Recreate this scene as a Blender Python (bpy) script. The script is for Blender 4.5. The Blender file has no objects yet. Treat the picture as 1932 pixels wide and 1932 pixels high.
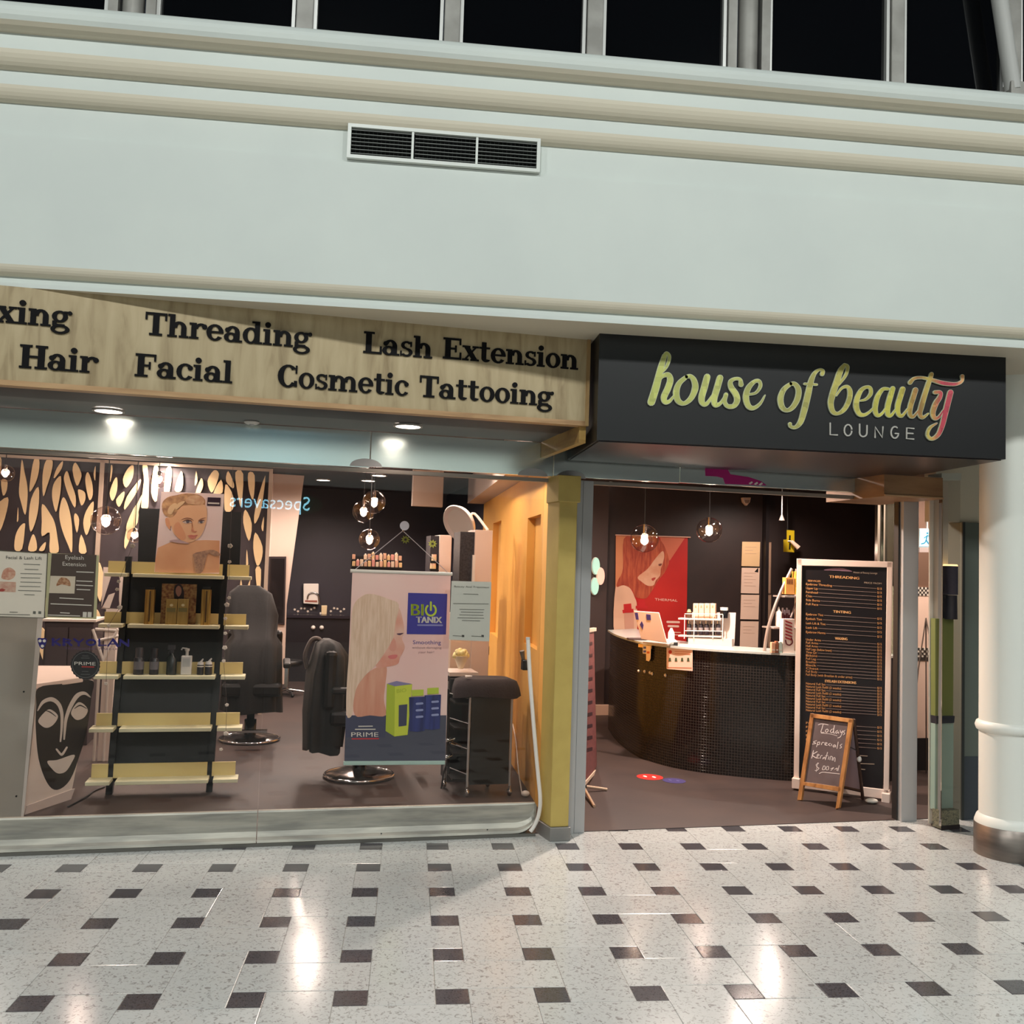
import bpy, math, random
from mathutils import Vector, Matrix
random.seed(7)
sc = bpy.context.scene
COL = sc.collection
PI = math.pi
# ------------------------------------------------------------------ camera
H = 1.7112; FPX = 1771.573; YAW, PITCH, ROLL = 0.1064942, 0.0586138, 0.0321155
TH = 0.1332998; DD = 5.93689            # shopfront: turned by TH against the mall axes, DD metres away
_f = Vector((math.sin(YAW)*math.cos(PITCH), math.cos(YAW)*math.cos(PITCH), math.sin(PITCH)))
_r0 = Vector((math.cos(YAW), -math.sin(YAW), 0)); _u0 = _r0.cross(_f)
_r = math.cos(ROLL)*_r0 + math.sin(ROLL)*_u0; _u = -math.sin(ROLL)*_r0 + math.cos(ROLL)*_u0
cam = bpy.data.cameras.new('camera'); cam.sensor_width = 36; cam.lens = FPX/1932*36; cam.clip_start = .05
camo = bpy.data.objects.new('camera', cam); COL.objects.link(camo)
camo.matrix_world = Matrix(((_r.x, _u.x, -_f.x, 0), (_r.y, _u.y, -_f.y, 0), (_r.z, _u.z, -_f.z, H), (0, 0, 0, 1)))
sc.camera = camo
# ------------------------------------------------------------------ world, lights, exposure
sc.view_settings.view_transform = 'Standard'; sc.view_settings.look = 'None'
sc.view_settings.exposure = 0.0; sc.view_settings.gamma = 1.0; sc.view_settings.use_curve_mapping = False
wd = bpy.data.worlds.new('night'); sc.world = wd; wd.use_nodes = True
wd.node_tree.nodes['Background'].inputs[0].default_value = (.02, .024, .03, 1)
wd.node_tree.nodes['Background'].inputs[1].default_value = 1.0
def lamp(name, kind, loc, energy, color, rot=(0, 0, 0), **kw):
    l = bpy.data.lights.new(name, kind); l.energy = energy; l.color = color
    for k, v in kw.items(): setattr(l, k, v)
    o = bpy.data.objects.new(name, l); COL.objects.link(o); o.location = loc; o.rotation_euler = rot
    return o
COOL = (.965, 1.0, .975); WARM = (1.0, .81, .70)
# the mall hall: rows of high ceiling luminaires over the walkway
for i, x in enumerate((-5.5, -1.0, 3.5, 8.0)):
    lamp('hall_ceiling_light', 'AREA', (x, -1.2, 7.0), 180, COOL, (math.radians(28), 0, 0), shape='RECTANGLE', size=1.0, size_y=.5)
    lamp('hall_ceiling_light', 'AREA', (x, -3.4, 7.0), 230, COOL, (math.radians(-28), 0, 0), shape='RECTANGLE', size=1.0, size_y=.5)
# ------------------------------------------------------------------ frames
CT, ST = math.cos(TH), math.sin(TH)
def S2W(p): return Vector((p[0]*CT-(DD+p[1])*ST, p[0]*ST+(DD+p[1])*CT, p[2]))
def W2S(p): return Vector((p[0]*CT+p[1]*ST, -p[0]*ST+p[1]*CT-DD, p[2]))
def rayw(px, py): return _f + (px-966)/FPX*_r - (py-966)/FPX*_u
def rays(px, py):
    d = rayw(px, py); return Vector((d.x*CT+d.y*ST, -d.x*ST+d.y*CT, d.z))
CS = Vector((0, -DD, H)); CW = Vector((0, 0, H))
class PL:                      # a plane in the place: point o, unit normal n that faces the walkway
    def __init__(s, o, n, frame='shop'):
        s.o = Vector(o); s.n = Vector(n).normalized(); s.frame = frame
    def at(s, px, py, d=0):
        r = rays(px, py) if s.frame == 'shop' else rayw(px, py); c = CS if s.frame == 'shop' else CW
        k = ((s.o+s.n*d-c).dot(s.n))/r.dot(s.n); return c+r*k
def VV(v): return PL((0, v, 0), (0, -1, 0))
def VP(a, b):                  # vertical plane through two floor points (u,v)
    d = Vector((b[0]-a[0], b[1]-a[1], 0)).normalized(); n = Vector((d.y, -d.x, 0))
    return PL((a[0], a[1], 0), n)
def P3(a, b, c):
    a, b, c = Vector(a), Vector(b), Vector(c); n = (b-a).cross(c-a).normalized()
    if n.dot(CS-a) < 0: n = -n
    return PL(a, n)
def MY(y): return PL((0, y, 0), (0, -1, 0), 'mall')
def sz(px, py, z=0):
    r = rays(px, py); return CS+r*((z-H)/r.z)
def su(px, py, u):
    r = rays(px, py); return CS+r*(u/r.x)
def wz(px, py, z=0):
    r = rayw(px, py); return CW+r*((z-H)/r.z)
# ------------------------------------------------------------------ mesh builder
def crom(pts, n=6, closed=False):
    P = [Vector(p) for p in pts]; out = []; N = len(P)
    for i in range(N if closed else N-1):
        if closed: a, b, c, d = P[i-1], P[i], P[(i+1) % N], P[(i+2) % N]
        else: a, b, c, d = P[max(i-1, 0)], P[i], P[i+1], P[min(i+2, N-1)]
        for k in range(n):
            t = k/n
            out.append(.5*((2*b)+(c-a)*t+(2*a-5*b+4*c-d)*t*t+(3*b-a-3*c+d)*t*t*t))
    if not closed: out.append(P[-1])
    return out
class MB:
    def __init__(s): s.v = []; s.f = []; s.sm = []; s.uv = None
    def add(s, V, F, smooth=False):
        b = len(s.v); s.v += [tuple(x) for x in V]
        for f in F: s.f.append(tuple(i+b for i in f)); s.sm.append(smooth)
        return s
    def box(s, x0, x1, y0, y1, z0, z1):
        V = [(x, y, z) for z in (z0, z1) for y in (y0, y1) for x in (x0, x1)]
        return s.add(V, [(0, 2, 3, 1), (4, 5, 7, 6), (0, 1, 5, 4), (2, 6, 7, 3), (0, 4, 6, 2), (1, 3, 7, 5)])
    def hull8(s, A, B):        # two matching loops -> closed prism
        n = len(A); return s.add(list(A)+list(B), [tuple(range(n-1, -1, -1)), tuple(range(n, 2*n))]+[(i, (i+1) % n, n+(i+1) % n, n+i) for i in range(n)])
    def prism(s, poly, a, b, ax='z'):
        f = {'z': lambda p, k: (p[0], p[1], k), 'y': lambda p, k: (p[0], k, p[1]), 'x': lambda p, k: (k, p[0], p[1])}[ax]
        return s.hull8([f(p, a) for p in poly], [f(p, b) for p in poly])
    def flat(s, pl, pts, d0=0, d1=.002):      # outline (image points on that plane) with thickness
        A = [pl.at(x, y)+pl.n*d0 for x, y in pts]; B = [p+pl.n*(d1-d0) for p in A]
        return s.hull8(A, B)
    def rect(s, pl, x0, y0, x1, y1, d0=0, d1=.002): return s.flat(pl, [(x0, y0), (x1, y0), (x1, y1), (x0, y1)], d0, d1)
    def loft(s, rings, cap=True, smooth=True, closed=True):
        n = len(rings[0]); V = [p for r in rings for p in r]; F = []
        for k in range(len(rings)-1):
            for i in range(n if closed else n-1):
                j = (i+1) % n; F.append((k*n+i, k*n+j, (k+1)*n+j, (k+1)*n+i))
        s.add(V, F, smooth)
        if cap: s.add(rings[0], [tuple(range(n-1, -1, -1))]); s.add(rings[-1], [tuple(range(n))])
        return s
    def tube(s, path, r, n=8, cap=True):
        P = [Vector(p) for p in path]; R = r if isinstance(r, (list, tuple)) else [r]*len(P); rings = []
        up = Vector((0, 0, 1)); d0 = (P[1]-P[0]).normalized()
        if abs(d0.dot(up)) > .95: up = Vector((0, 1, 0))
        for i, p in enumerate(P):
            d = (P[min(i+1, len(P)-1)]-P[max(i-1, 0)]).normalized()
            a = up.cross(d)
            if a.length < 1e-4: a = Vector((1, 0, 0))
            a.normalize(); b = d.cross(a); up = b
            rings.append([p+a*math.cos(2*PI*k/n)*R[i]+b*math.sin(2*PI*k/n)*R[i] for k in range(n)])
        return s.loft(rings, cap)
    def lathe(s, prof, c=(0, 0), n=20, sx=1, sy=1, cap=True):
        return s.loft([[(c[0]+r*math.cos(2*PI*k/n)*sx, c[1]+r*math.sin(2*PI*k/n)*sy, z) for k in range(n)] for r, z in prof], cap)
    def sphere(s, c, r, n=16, m=9, sx=1, sy=1, sz=1):
        return s.loft([[(c[0]+r*sx*math.sin(PI*j/m)*math.cos(2*PI*k/n), c[1]+r*sy*math.sin(PI*j/m)*math.sin(2*PI*k/n), c[2]-r*sz*math.cos(PI*j/m)) for k in range(n)] for j in [.04]+list(range(1, m))+[m-.04]])
    def stroke(s, pl, pts, w, d0=0, d1=.002, n=6, closed=False, raw=False):     # brush stroke of varying width in image points
        c = [Vector(p) for p in pts] if raw else crom(pts, n, closed)
        W = w if isinstance(w, (list, tuple)) else [w]*len(pts); L = []
        for i in range(len(c)):
            t = i if raw else i/n; k = int(min(t, len(W)-1)); k2 = min(k+1, len(W)-1); fr = min(t-k, 1); L.append(W[k]*(1-fr)+W[k2]*fr)
        N = len(c)
        if closed: c.append(c[0]); L.append(L[0]); N += 1
        MB.sc = (getattr(MB, 'sc', 0)+1) % 9; d1 += MB.sc*.00006
        le, ri = [], []
        for i in range(N):
            if closed: d = c[(i+1) % (N-1)]-c[(i-1) % (N-1)]
            else: d = c[min(i+1, N-1)]-c[max(i-1, 0)]
            if d.length < 1e-6: d = Vector((1, 0))
            d.normalize(); q = Vector((-d.y, d.x))*L[i]/2; le.append(c[i]+q); ri.append(c[i]-q)
        for i in range(N-1): s.flat(pl, [le[i], le[i+1], ri[i+1], ri[i]], d0, d1)
        if not closed:
            for e in (0, N-1):
                if L[e] > .3: s.flat(pl, [(c[e].x+L[e]/2*math.cos(2*PI*k/10), c[e].y+L[e]/2*math.sin(2*PI*k/10)) for k in range(10)], d0, d1+.0007 if d1 > .009 else d1+.0002)
        return s
    def text(s, pl, txt, p0, p1, hp=None, d=.0015, italic=0):       # lettering from image point p0 to p1 (baseline), cap height hp image px
        V, F, w, h = glyphs(txt); A = pl.at(*p0, d); B = pl.at(*p1, d); X = (B-A)/w
        if hp: up = (pl.at(p0[0], p0[1]-hp, d)-A)/h; up = up-X.normalized()*up.dot(X.normalized())*.0
        else:
            up = pl.n.cross(X).normalized()*X.length
            if up.z < 0: up = -up
        s.add([A+X*(x+italic*y)+up*y for x, y in V], F); return s
_gl = {}
def glyphs(txt):
    if txt not in _gl:
        c = bpy.data.curves.new('t', 'FONT'); c.body = txt; c.resolution_u = 3
        o = bpy.data.objects.new('t', c); COL.objects.link(o)
        dg = bpy.context.evaluated_depsgraph_get(); m = o.evaluated_get(dg).to_mesh()
        V = [(v.co.x, v.co.y) for v in m.vertices]; F = [tuple(p.vertices) for p in m.polygons]
        o.evaluated_get(dg).to_mesh_clear(); bpy.data.objects.remove(o); bpy.data.curves.remove(c)
        x0 = min(v[0] for v in V); x1 = max(v[0] for v in V)
        _gl[txt] = ([(x-x0, y) for x, y in V], F, x1-x0, .7)
    return _gl[txt]
# ------------------------------------------------------------------ objects
def mesh(name, mb, mat, off=(0, 0, 0)):
    m = bpy.data.meshes.new(name); m.from_pydata([(v[0]-off[0], v[1]-off[1], v[2]-off[2]) for v in mb.v], [], mb.f)
    m.polygons.foreach_set('use_smooth', mb.sm)
    if mb.uv:
        l = m.uv_layers.new(name='UVMap')
        for i, lo in enumerate(m.loops): l.data[i].uv = mb.uv[lo.vertex_index]
    m.materials.append(mat); m.update(); return m
def fix(me):
    import bmesh
    b = bmesh.new(); b.from_mesh(me); bmesh.ops.recalc_face_normals(b, faces=b.faces); b.to_mesh(me); b.free()
def tag(o, label=None, cat=None, group=None, kind=None):
    if label: o['label'] = label
    if cat: o['category'] = cat
    if group: o['group'] = group
    if kind: o['kind'] = kind
    return o
def place(o, org, frame):
    if frame == 'shop': o.location = S2W(org); o.rotation_euler = (0, 0, TH)
    else: o.location = org
def thing(name, label, cat, org, group=None, frame='shop', kind=None):
    o = bpy.data.objects.new(name, None); o.empty_display_size = .1; COL.objects.link(o)
    place(o, org, frame); tag(o, label, cat, group, kind); o['_o'] = list(org); return o
def part(t, name, mb, mat, label=None, sub=None, kind=None, bev=0):
    me = mesh(name, mb, mat, t['_o']); fix(me)
    o = bpy.data.objects.new(name, me); COL.objects.link(o); o.parent = sub or t
    if label: o['label'] = label
    if kind: o['kind'] = kind
    if bev: bevel(o, bev)
    return o
def bevel(o, w, seg=2):
    b = o.modifiers.new('bevel', 'BEVEL'); b.width = w; b.segments = seg; b.limit_method = 'ANGLE'; b.angle_limit = .6
def one(name, label, cat, mb, mat, group=None, frame='shop', kind=None, bev=0):
    xs = [v[0] for v in mb.v]; ys = [v[1] for v in mb.v]; zs = [v[2] for v in mb.v]
    org = ((min(xs)+max(xs))/2, (min(ys)+max(ys))/2, min(zs))
    me = mesh(name, mb, mat, org); fix(me)
    o = bpy.data.objects.new(name, me); COL.objects.link(o); place(o, org, frame); tag(o, label, cat, group, kind)
    o['_o'] = list(org)
    if bev: bevel(o, bev)
    return o
# ------------------------------------------------------------------ materials
def lin(c): return tuple((x/255/12.92 if x/255 <= .04045 else ((x/255+.055)/1.055)**2.4) for x in c[:3])+(1,)
_m = {}
def M(name, rgb, rough=.5, metal=0, emit=0, noise=None, bump=None, spec=.5, coat=0, alpha=1):
    if name in _m: return _m[name]
    m = bpy.data.materials.new(name); m.use_nodes = True; nt = m.node_tree; b = nt.nodes['Principled BSDF']
    b.inputs['Base Color'].default_value = lin(rgb); b.inputs['Roughness'].default_value = rough
    b.inputs['Metallic'].default_value = metal; b.inputs['Specular IOR Level'].default_value = spec
    b.inputs['Coat Weight'].default_value = coat; b.inputs['Alpha'].default_value = alpha
    if emit: b.inputs['Emission Color'].default_value = lin(rgb); b.inputs['Emission Strength'].default_value = emit
    g = nt.nodes.new('ShaderNodeNewGeometry')
    if noise:                                  # (scale, second colour, (sx,sy,sz))
        mp = nt.nodes.new('ShaderNodeMapping'); nt.links.new(g.outputs['Position'], mp.inputs[0])
        mp.inputs['Scale'].default_value = noise[2] if len(noise) > 2 else (1, 1, 1)
        n = nt.nodes.new('ShaderNodeTexNoise'); n.inputs['Scale'].default_value = noise[0]; n.inputs['Detail'].default_value = 4
        nt.links.new(mp.outputs[0], n.inputs['Vector'])
        r = nt.nodes.new('ShaderNodeValToRGB'); r.color_ramp.elements[0].position = .35; r.color_ramp.elements[1].position = .65
        r.color_ramp.elements[0].color = lin(noise[1]); r.color_ramp.elements[1].color = lin(rgb)
        nt.links.new(n.outputs[0], r.inputs[0]); nt.links.new(r.outputs[0], b.inputs['Base Color'])
    if bump:
        n2 = nt.nodes.new('ShaderNodeTexNoise'); n2.inputs['Scale'].default_value = bump[0]; n2.inputs['Detail'].default_value = 3
        nt.links.new(g.outputs['Position'], n2.inputs['Vector'])
        bp = nt.nodes.new('ShaderNodeBump'); bp.inputs['Strength'].default_value = bump[1]; bp.inputs['Distance'].default_value = .01
        nt.links.new(n2.outputs[0], bp.inputs['Height']); nt.links.new(bp.outputs[0], b.inputs['Normal'])
    _m[name] = m; return m
def glassmat(name, tint=(246, 245, 244), f0=.017, rough=0.0):
    m = bpy.data.materials.new(name); m.use_nodes = True; nt = m.node_tree; nt.nodes.clear()
    o = nt.nodes.new('ShaderNodeOutputMaterial'); mx = nt.nodes.new('ShaderNodeMixShader')
    t = nt.nodes.new('ShaderNodeBsdfTransparent'); t.inputs[0].default_value = lin(tint)
    g = nt.nodes.new('ShaderNodeBsdfGlossy'); g.inputs['Roughness'].default_value = rough; g.inputs[0].default_value = (1, 1, 1, 1)
    f = nt.nodes.new('ShaderNodeLayerWeight'); f.inputs[0].default_value = .5
    pw = nt.nodes.new('ShaderNodeMath'); pw.operation = 'POWER'; pw.inputs[1].default_value = 4.0; nt.links.new(f.outputs['Facing'], pw.inputs[0])
    ma = nt.nodes.new('ShaderNodeMath'); ma.operation = 'MULTIPLY_ADD'; ma.inputs[1].default_value = .7; ma.inputs[2].default_value = f0; nt.links.new(pw.outputs[0], ma.inputs[0])
    nt.links.new(ma.outputs[0], mx.inputs[0]); nt.links.new(t.outputs[0], mx.inputs[1]); nt.links.new(g.outputs[0], mx.inputs[2]); nt.links.new(mx.outputs[0], o.inputs[0])
    return m
def speck(name, base, fleck, scale, lo, hi, rough, soft=(0, 0, 0)):
    m = bpy.data.materials.new(name); m.use_nodes = True; nt = m.node_tree; b = nt.nodes['Principled BSDF']
    g = nt.nodes.new('ShaderNodeNewGeometry'); n = nt.nodes.new('ShaderNodeTexNoise'); n.inputs['Scale'].default_value = scale; n.inputs['Detail'].default_value = 3
    n.inputs['Distortion'].default_value = 1.2
    nt.links.new(g.outputs['Position'], n.inputs['Vector'])
    r = nt.nodes.new('ShaderNodeValToRGB'); r.color_ramp.elements[0].position = lo; r.color_ramp.elements[1].position = hi
    r.color_ramp.elements[0].color = lin(fleck); r.color_ramp.elements[1].color = lin(base)
    nt.links.new(n.outputs[0], r.inputs[0])
    n2 = nt.nodes.new('ShaderNodeTexNoise'); n2.inputs['Scale'].default_value = 1.3; n2.inputs['Detail'].default_value = 2; nt.links.new(g.outputs['Position'], n2.inputs['Vector'])
    oi = nt.nodes.new('ShaderNodeObjectInfo'); ad = nt.nodes.new('ShaderNodeMath'); ad.operation = 'ADD'
    nt.links.new(n2.outputs[0], ad.inputs[0]); nt.links.new(oi.outputs['Random'], ad.inputs[1])
    mr = nt.nodes.new('ShaderNodeMapRange'); mr.inputs[1].default_value = .3; mr.inputs[2].default_value = 1.7; mr.inputs[3].default_value = .90; mr.inputs[4].default_value = 1.04
    nt.links.new(ad.outputs[0], mr.inputs[0])
    mu = nt.nodes.new('ShaderNodeVectorMath'); mu.operation = 'SCALE'; nt.links.new(r.outputs[0], mu.inputs[0]); nt.links.new(mr.outputs[0], mu.inputs['Scale'])
    nt.links.new(mu.outputs[0], b.inputs['Base Color']); b.inputs['Roughness'].default_value = rough
    return m
def wood(name, c1, c2, c3, scale=6, stretch=(1, 1, .12), rough=.5):
    m = bpy.data.materials.new(name); m.use_nodes = True; nt = m.node_tree; b = nt.nodes['Principled BSDF']
    g = nt.nodes.new('ShaderNodeNewGeometry'); mp = nt.nodes.new('ShaderNodeMapping'); mp.inputs['Scale'].default_value = stretch
    nt.links.new(g.outputs['Position'], mp.inputs[0])
    n = nt.nodes.new('ShaderNodeTexNoise'); n.inputs['Scale'].default_value = scale; n.inputs['Detail'].default_value = 6; n.inputs['Distortion'].default_value = .6
    nt.links.new(mp.outputs[0], n.inputs['Vector'])
    r = nt.nodes.new('ShaderNodeValToRGB'); e = r.color_ramp.elements
    e[0].position = .28; e[0].color = lin(c3); e[1].position = .72; e[1].color = lin(c1); k = e.new(.45); k.color = lin(c2)
    nt.links.new(n.outputs[0], r.inputs[0]); nt.links.new(r.outputs[0], b.inputs['Base Color']); b.inputs['Roughness'].default_value = rough
    return m
white_paint = M('white_paint', (212, 219, 213), .55, noise=(1.5, (206, 213, 208)))
cream_paint = M('cream_paint', (214, 216, 204), .5)
black_gloss = M('black_gloss', (14, 14, 17), .25)
black_satin = M('black_satin', (20, 19, 21), .5)
alu = M('alu', (172, 172, 172), .4, .1)
steel = M('steel', (186, 182, 170), .48, .6, noise=(3, (150, 148, 140), (1, 1, 8)))
chrome = M('chrome', (205, 205, 205), .12, 1)
pane = glassmat('shop_glass')
white_pl = M('white_plastic', (228, 222, 214), .4)
paper = M('paper', (226, 220, 208), .7)
# ================================================================== STRUCTURE: mall floor
PT, DT = .4, .4/3; TX, TY = -.16614, 3.83974
t_white = speck('floor_white', (194, 197, 195), (148, 147, 144), 55, .33, .46, .16)
t_dark = speck('floor_dark', (82, 80, 84), (52, 51, 54), 120, .34, .5, .14)
slab = MB().box(-7, 9, -9, 7.2, -.06, -.003)
fl = one('floor', 'white flecked vinyl mall floor with scattered small dark square tiles', 'floor', slab, speck('floor_joint', (168, 166, 160), (130, 128, 122), 60, .33, .46, .2), frame='mall', kind='structure')
def vis(x, y):
    d = Vector((x, y, 0))-CW; k = d.dot(_f)
    if k <= .3: return False
    a = 966+FPX*d.dot(_r)/k; b = 966-FPX*d.dot(_u)/k
    return -560 < a < 2330 and 1400 < b < 2150
def tile_mesh(nm, hx, hy, mat):
    g = .0012; c = .003
    a = [(-hx+g, -hy+g), (hx-g, -hy+g), (hx-g, hy-g), (-hx+g, hy-g)]
    b = [(-hx+g+c, -hy+g+c), (hx-g-c, -hy+g+c), (hx-g-c, hy-g-c), (-hx+g+c, hy-g-c)]
    mb = MB().loft([[(x, y, -.004) for x, y in a], [(x, y, -.0006) for x, y in a], [(x, y, 0) for x, y in b]], True, False)
    return mesh(nm, mb, mat)
m_d = tile_mesh('dark_tile', DT/2, DT/2, t_dark); m_v = tile_mesh('white_tile', (PT-DT)/2, (PT+DT)/2, t_white); m_h = tile_mesh('white_tile', (PT+DT)/2, (PT-DT)/2, t_white)
fo = fl.location
def put(nm, me, x, y):
    o = bpy.data.objects.new(nm, me); COL.objects.link(o); o.parent = fl; o.location = (x-fo.x, y-fo.y, -fo.z)
for j in range(-4, 9):
    for i in range(-13, 17):
        x, y = TX+i*PT, TY+j*PT
        if W2S((x, y, 0)).y < .12 and vis(x, y): put('dark_tile', m_d, x, y)
        cx, cy = x+PT/2, y+PT/2
        if W2S((cx, cy, 0)).y < .3 and vis(cx, cy): put('white_tile', m_v if (i+j) % 2 == 0 else m_h, cx, cy)
# salon floor
sfl = M('salon_floor', (68, 53, 48), .55, noise=(2.2, (57, 45, 42)), bump=(30, .03))
one('floor', 'dark brown vinyl floor inside the salon', 'floor', MB().prism([(-6, 0.005), (7.9, 0.005), (7.9, 10), (-6, 10)], -.02, .004), sfl, kind='structure')
# ================================================================== bulkhead over the shopfront (mall axes)
X0, X1 = -4.6, 5.6
pr = [(6.8, 3.03), (4.872, 3.03), (4.872, 3.052), (4.893, 3.056), (4.893, 3.088)]
for k in range(7):
    a = k/6*PI/2; pr.append((4.893-.048*math.sin(a), 3.088+.05*(1-math.cos(a))+.0))
pr += [(4.845, 3.80), (4.862, 3.806), (4.862, 3.965)]
for k in range(7):
    a = k/6*PI/2; pr.append((4.862-.06*math.sin(a), 3.965+.07*(1-math.cos(a))))
pr += [(4.802, 4.105)]
for k in range(7):
    a = k/6*PI/2; pr.append((4.802-.065*math.sin(a), 4.105+.08*(1-math.cos(a))))
pr += [(4.737, 4.262)]
for k in range(11):
    a = -PI/2+k/10*PI; pr.append((4.735-.085*math.cos(a), 4.335+.072*math.sin(a)))
pr += [(4.97, 4.415), (6.8, 4.415)]
mbk = MB(); mbk.hull8([(X0, y, z) for y, z in pr], [(X1, y, z) for y, z in pr])
wbk = one('wall_bulkhead', 'white plastered bulkhead with stepped cornice above the shop signs', 'wall', mbk, white_paint, frame='mall', kind='structure')
wbk.data.materials.append(M('cove_bounce', (210, 202, 182), .55))       # warm floor bounce on coves and soffit, put into the colour as cream
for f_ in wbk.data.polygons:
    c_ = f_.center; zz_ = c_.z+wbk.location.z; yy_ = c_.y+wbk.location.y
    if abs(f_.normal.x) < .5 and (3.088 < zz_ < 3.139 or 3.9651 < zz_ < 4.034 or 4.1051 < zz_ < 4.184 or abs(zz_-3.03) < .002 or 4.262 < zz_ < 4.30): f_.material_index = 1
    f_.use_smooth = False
# air vent
pw = MY(4.845)
vt = thing('air_vent', 'white framed three-bay air vent grille in the bulkhead', 'vent', (0.1, 4.845, 3.80), frame='mall')
x0, x1, z0, z1 = -.405, .605, 3.803, 3.985
mb = MB()
for a in (x0, x1-.018): mb.box(a, a+.018, 4.82, 4.86, z0, z1)
for a in (z0, z1-.018): mb.box(x0+.018, x1-.018, 4.82, 4.86, a, a+.018)
part(vt, 'frame', mb, M('vent_white', (216, 220, 214), .4))
part(vt, 'duct', MB().box(x0+.01, x1-.01, 4.853, 4.859, z0+.01, z1-.01), M('vent_dark', (16, 18, 18), .8))
for k in (1, 2):
    c = x0+(x1-x0)*k/3; part(vt, 'divider', MB().box(c-.006, c+.006, 4.823, 4.852, z0+.015, z1-.015), M('vent_white', (0, 0, 0)))
for b in range(3):
    a = x0+.02+(x1-x0-.02)*b/3
    for k in range(7):
        z = z0+.03+k*.0205
        part(vt, 'slat', MB().add([(a, 4.826, z), (a+.318, 4.826, z), (a+.318, 4.846, z+.006), (a, 4.846, z+.006), (a, 4.826, z-.003), (a+.318, 4.826, z-.003), (a+.318, 4.846, z+.003), (a, 4.846, z+.003)],
             [(0, 1, 2, 3), (7, 6, 5, 4), (0, 4, 5, 1), (1, 5, 6, 2), (2, 6, 7, 3), (3, 7, 4, 0)]), M('vent_slat', (118, 122, 118), .5))
    mb = MB()
    for k in range(14): mb.box(a+.02+k*.022, a+.023+k*.022, 4.848, 4.852, z0+.02, z1-.02)
    part(vt, 'cross_fins', mb, M('vent_fin', (70, 74, 72), .5), kind='stuff')
# clerestory windows
wf = M('window_metal', (158, 156, 150), .5, .25, noise=(6, (136, 134, 128)))
pd = M('night_glass', (7, 8, 10), .06)
YW = 5.02
sill = MB().box(X0, X1, 4.93, 5.3, 4.41, 4.50).box(X0, X1, 4.97, 5.3, 4.50, 4.535)
one('trim_1', 'grey metal sill rail under the night-dark clerestory windows', 'sill', sill, wf, frame='mall', kind='structure')
pm = MY(YW)
cols = [(300, 556), (595, 834), (870, 1102), (1138, 1366), (1450, 1672), (1702, 1890)]
ex = [(pm.at(a, 40).x, pm.at(b, 40).x) for a, b in cols]
ex = [(ex[0][0]-1.0, ex[0][0]-.26), (ex[0][0], ex[0][1])]+ex[1:]+[(ex[-1][0]+ex[-1][1]-ex[-1][0]+.1, ex[-1][1]+.8)]
wl = ['far left', 'second from the left, partly cut by the picture edge,', 'third from the left', 'fourth from the left', 'left of the double post', 'right of the double post', 'beside the leaning strut', 'behind the leaning strut']
for k, (a, b) in enumerate(ex):
    w = thing('window_%d' % (k+1), 'night-dark clerestory window pane '+['at the far left edge', 'right of the left double post', 'above the left end of the vent', 'above the right end of the vent', 'just left of the double post', 'just right of the double post', 'left of the leaning strut', 'right of the leaning strut'][k], 'window', ((a+b)/2, YW, 4.535), frame='mall', kind='structure')
    mb = MB()
    for c in (a-.006, b-.012): mb.box(c, c+.018, YW-.03, YW+.02, 4.535, 6.2)
    mb.box(a, b, YW-.03, YW+.02, 4.535, 4.553)
    part(w, 'window_frame', mb, M('window_bead', (200, 200, 196), .4, .3))
    part(w, 'pane', MB().box(a, b, YW, YW+.008, 4.54, 6.2), pd)
for k in range(len(ex)-1):
    a, b = ex[k][1]+.012, ex[k+1][0]-.006
    if b-a > .18:
        mb = MB().box(a, a+.05, YW-.05, YW+.08, 4.535, 6.2).box(b-.05, b, YW-.05, YW+.08, 4.535, 6.2).tube([((a+b)/2, YW-.02, 4.535), ((a+b)/2, YW-.02, 6.2)], .055, 14)
        one('trim_2', 'wide round-cored metal double post between clerestory windows', 'post', mb, wf, frame='mall', kind='structure')
    else:
        one('trim_3', 'flat metal mullion between clerestory windows', 'mullion', MB().box(a, b, YW-.045, YW+.06, 4.535, 6.2), wf, frame='mall', kind='structure', bev=.006)
p0, p1 = MY(4.9).at(1912, 178), MY(4.9).at(1868, -120)
st = thing('roof_strut', 'leaning round steel strut at the right end of the windows', 'strut', p0, frame='mall', kind='structure')
part(st, 'tube', MB().tube([p0+Vector((0, 0, .02)), p1], .045, 14), M('strut_white', (176, 176, 172), .5))
part(st, 'bracket', MB().box(p0.x-.04, p0.x+.05, 4.86, 4.94, p0.z-.03, p0.z+.06), wf, bev=.005)
one('wall_clerestory', 'grey metal wall end beside the leaning strut', 'wall', MB().box(ex[-1][0]-.05, X1, 5.06, 5.2, 4.5, 6.2), wf, frame='mall', kind='structure')
# round column
cc = (3.832, 5.668)
cl = thing('round_column', 'round white column with metal base ring at the right edge', 'column', (cc[0], cc[1], 0), frame='mall', kind='structure')
white_paint_ = M('column_paint', (232, 234, 226), .4)
part(cl, 'shaft', MB().lathe([(.175, .19), (.175, 3.1)], cc, 40), white_paint_)
part(cl, 'base_collar', MB().lathe([(.175, .25), (.188, .235), (.2, .20), (.2, .19)], cc, 40), white_paint_)
part(cl, 'base_ring', MB().lathe([(.203, 0), (.203, .19), (.196, .195)], cc, 40), M('ring_metal', (140, 130, 122), .35, .7, noise=(4, (118, 110, 104), (1, 1, 6))))
part(cl, 'bead_ring', MB().lathe([(.175, .765), (.19, .775), (.198, .80), (.19, .825), (.175, .835)], cc, 40), white_paint_)
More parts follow.
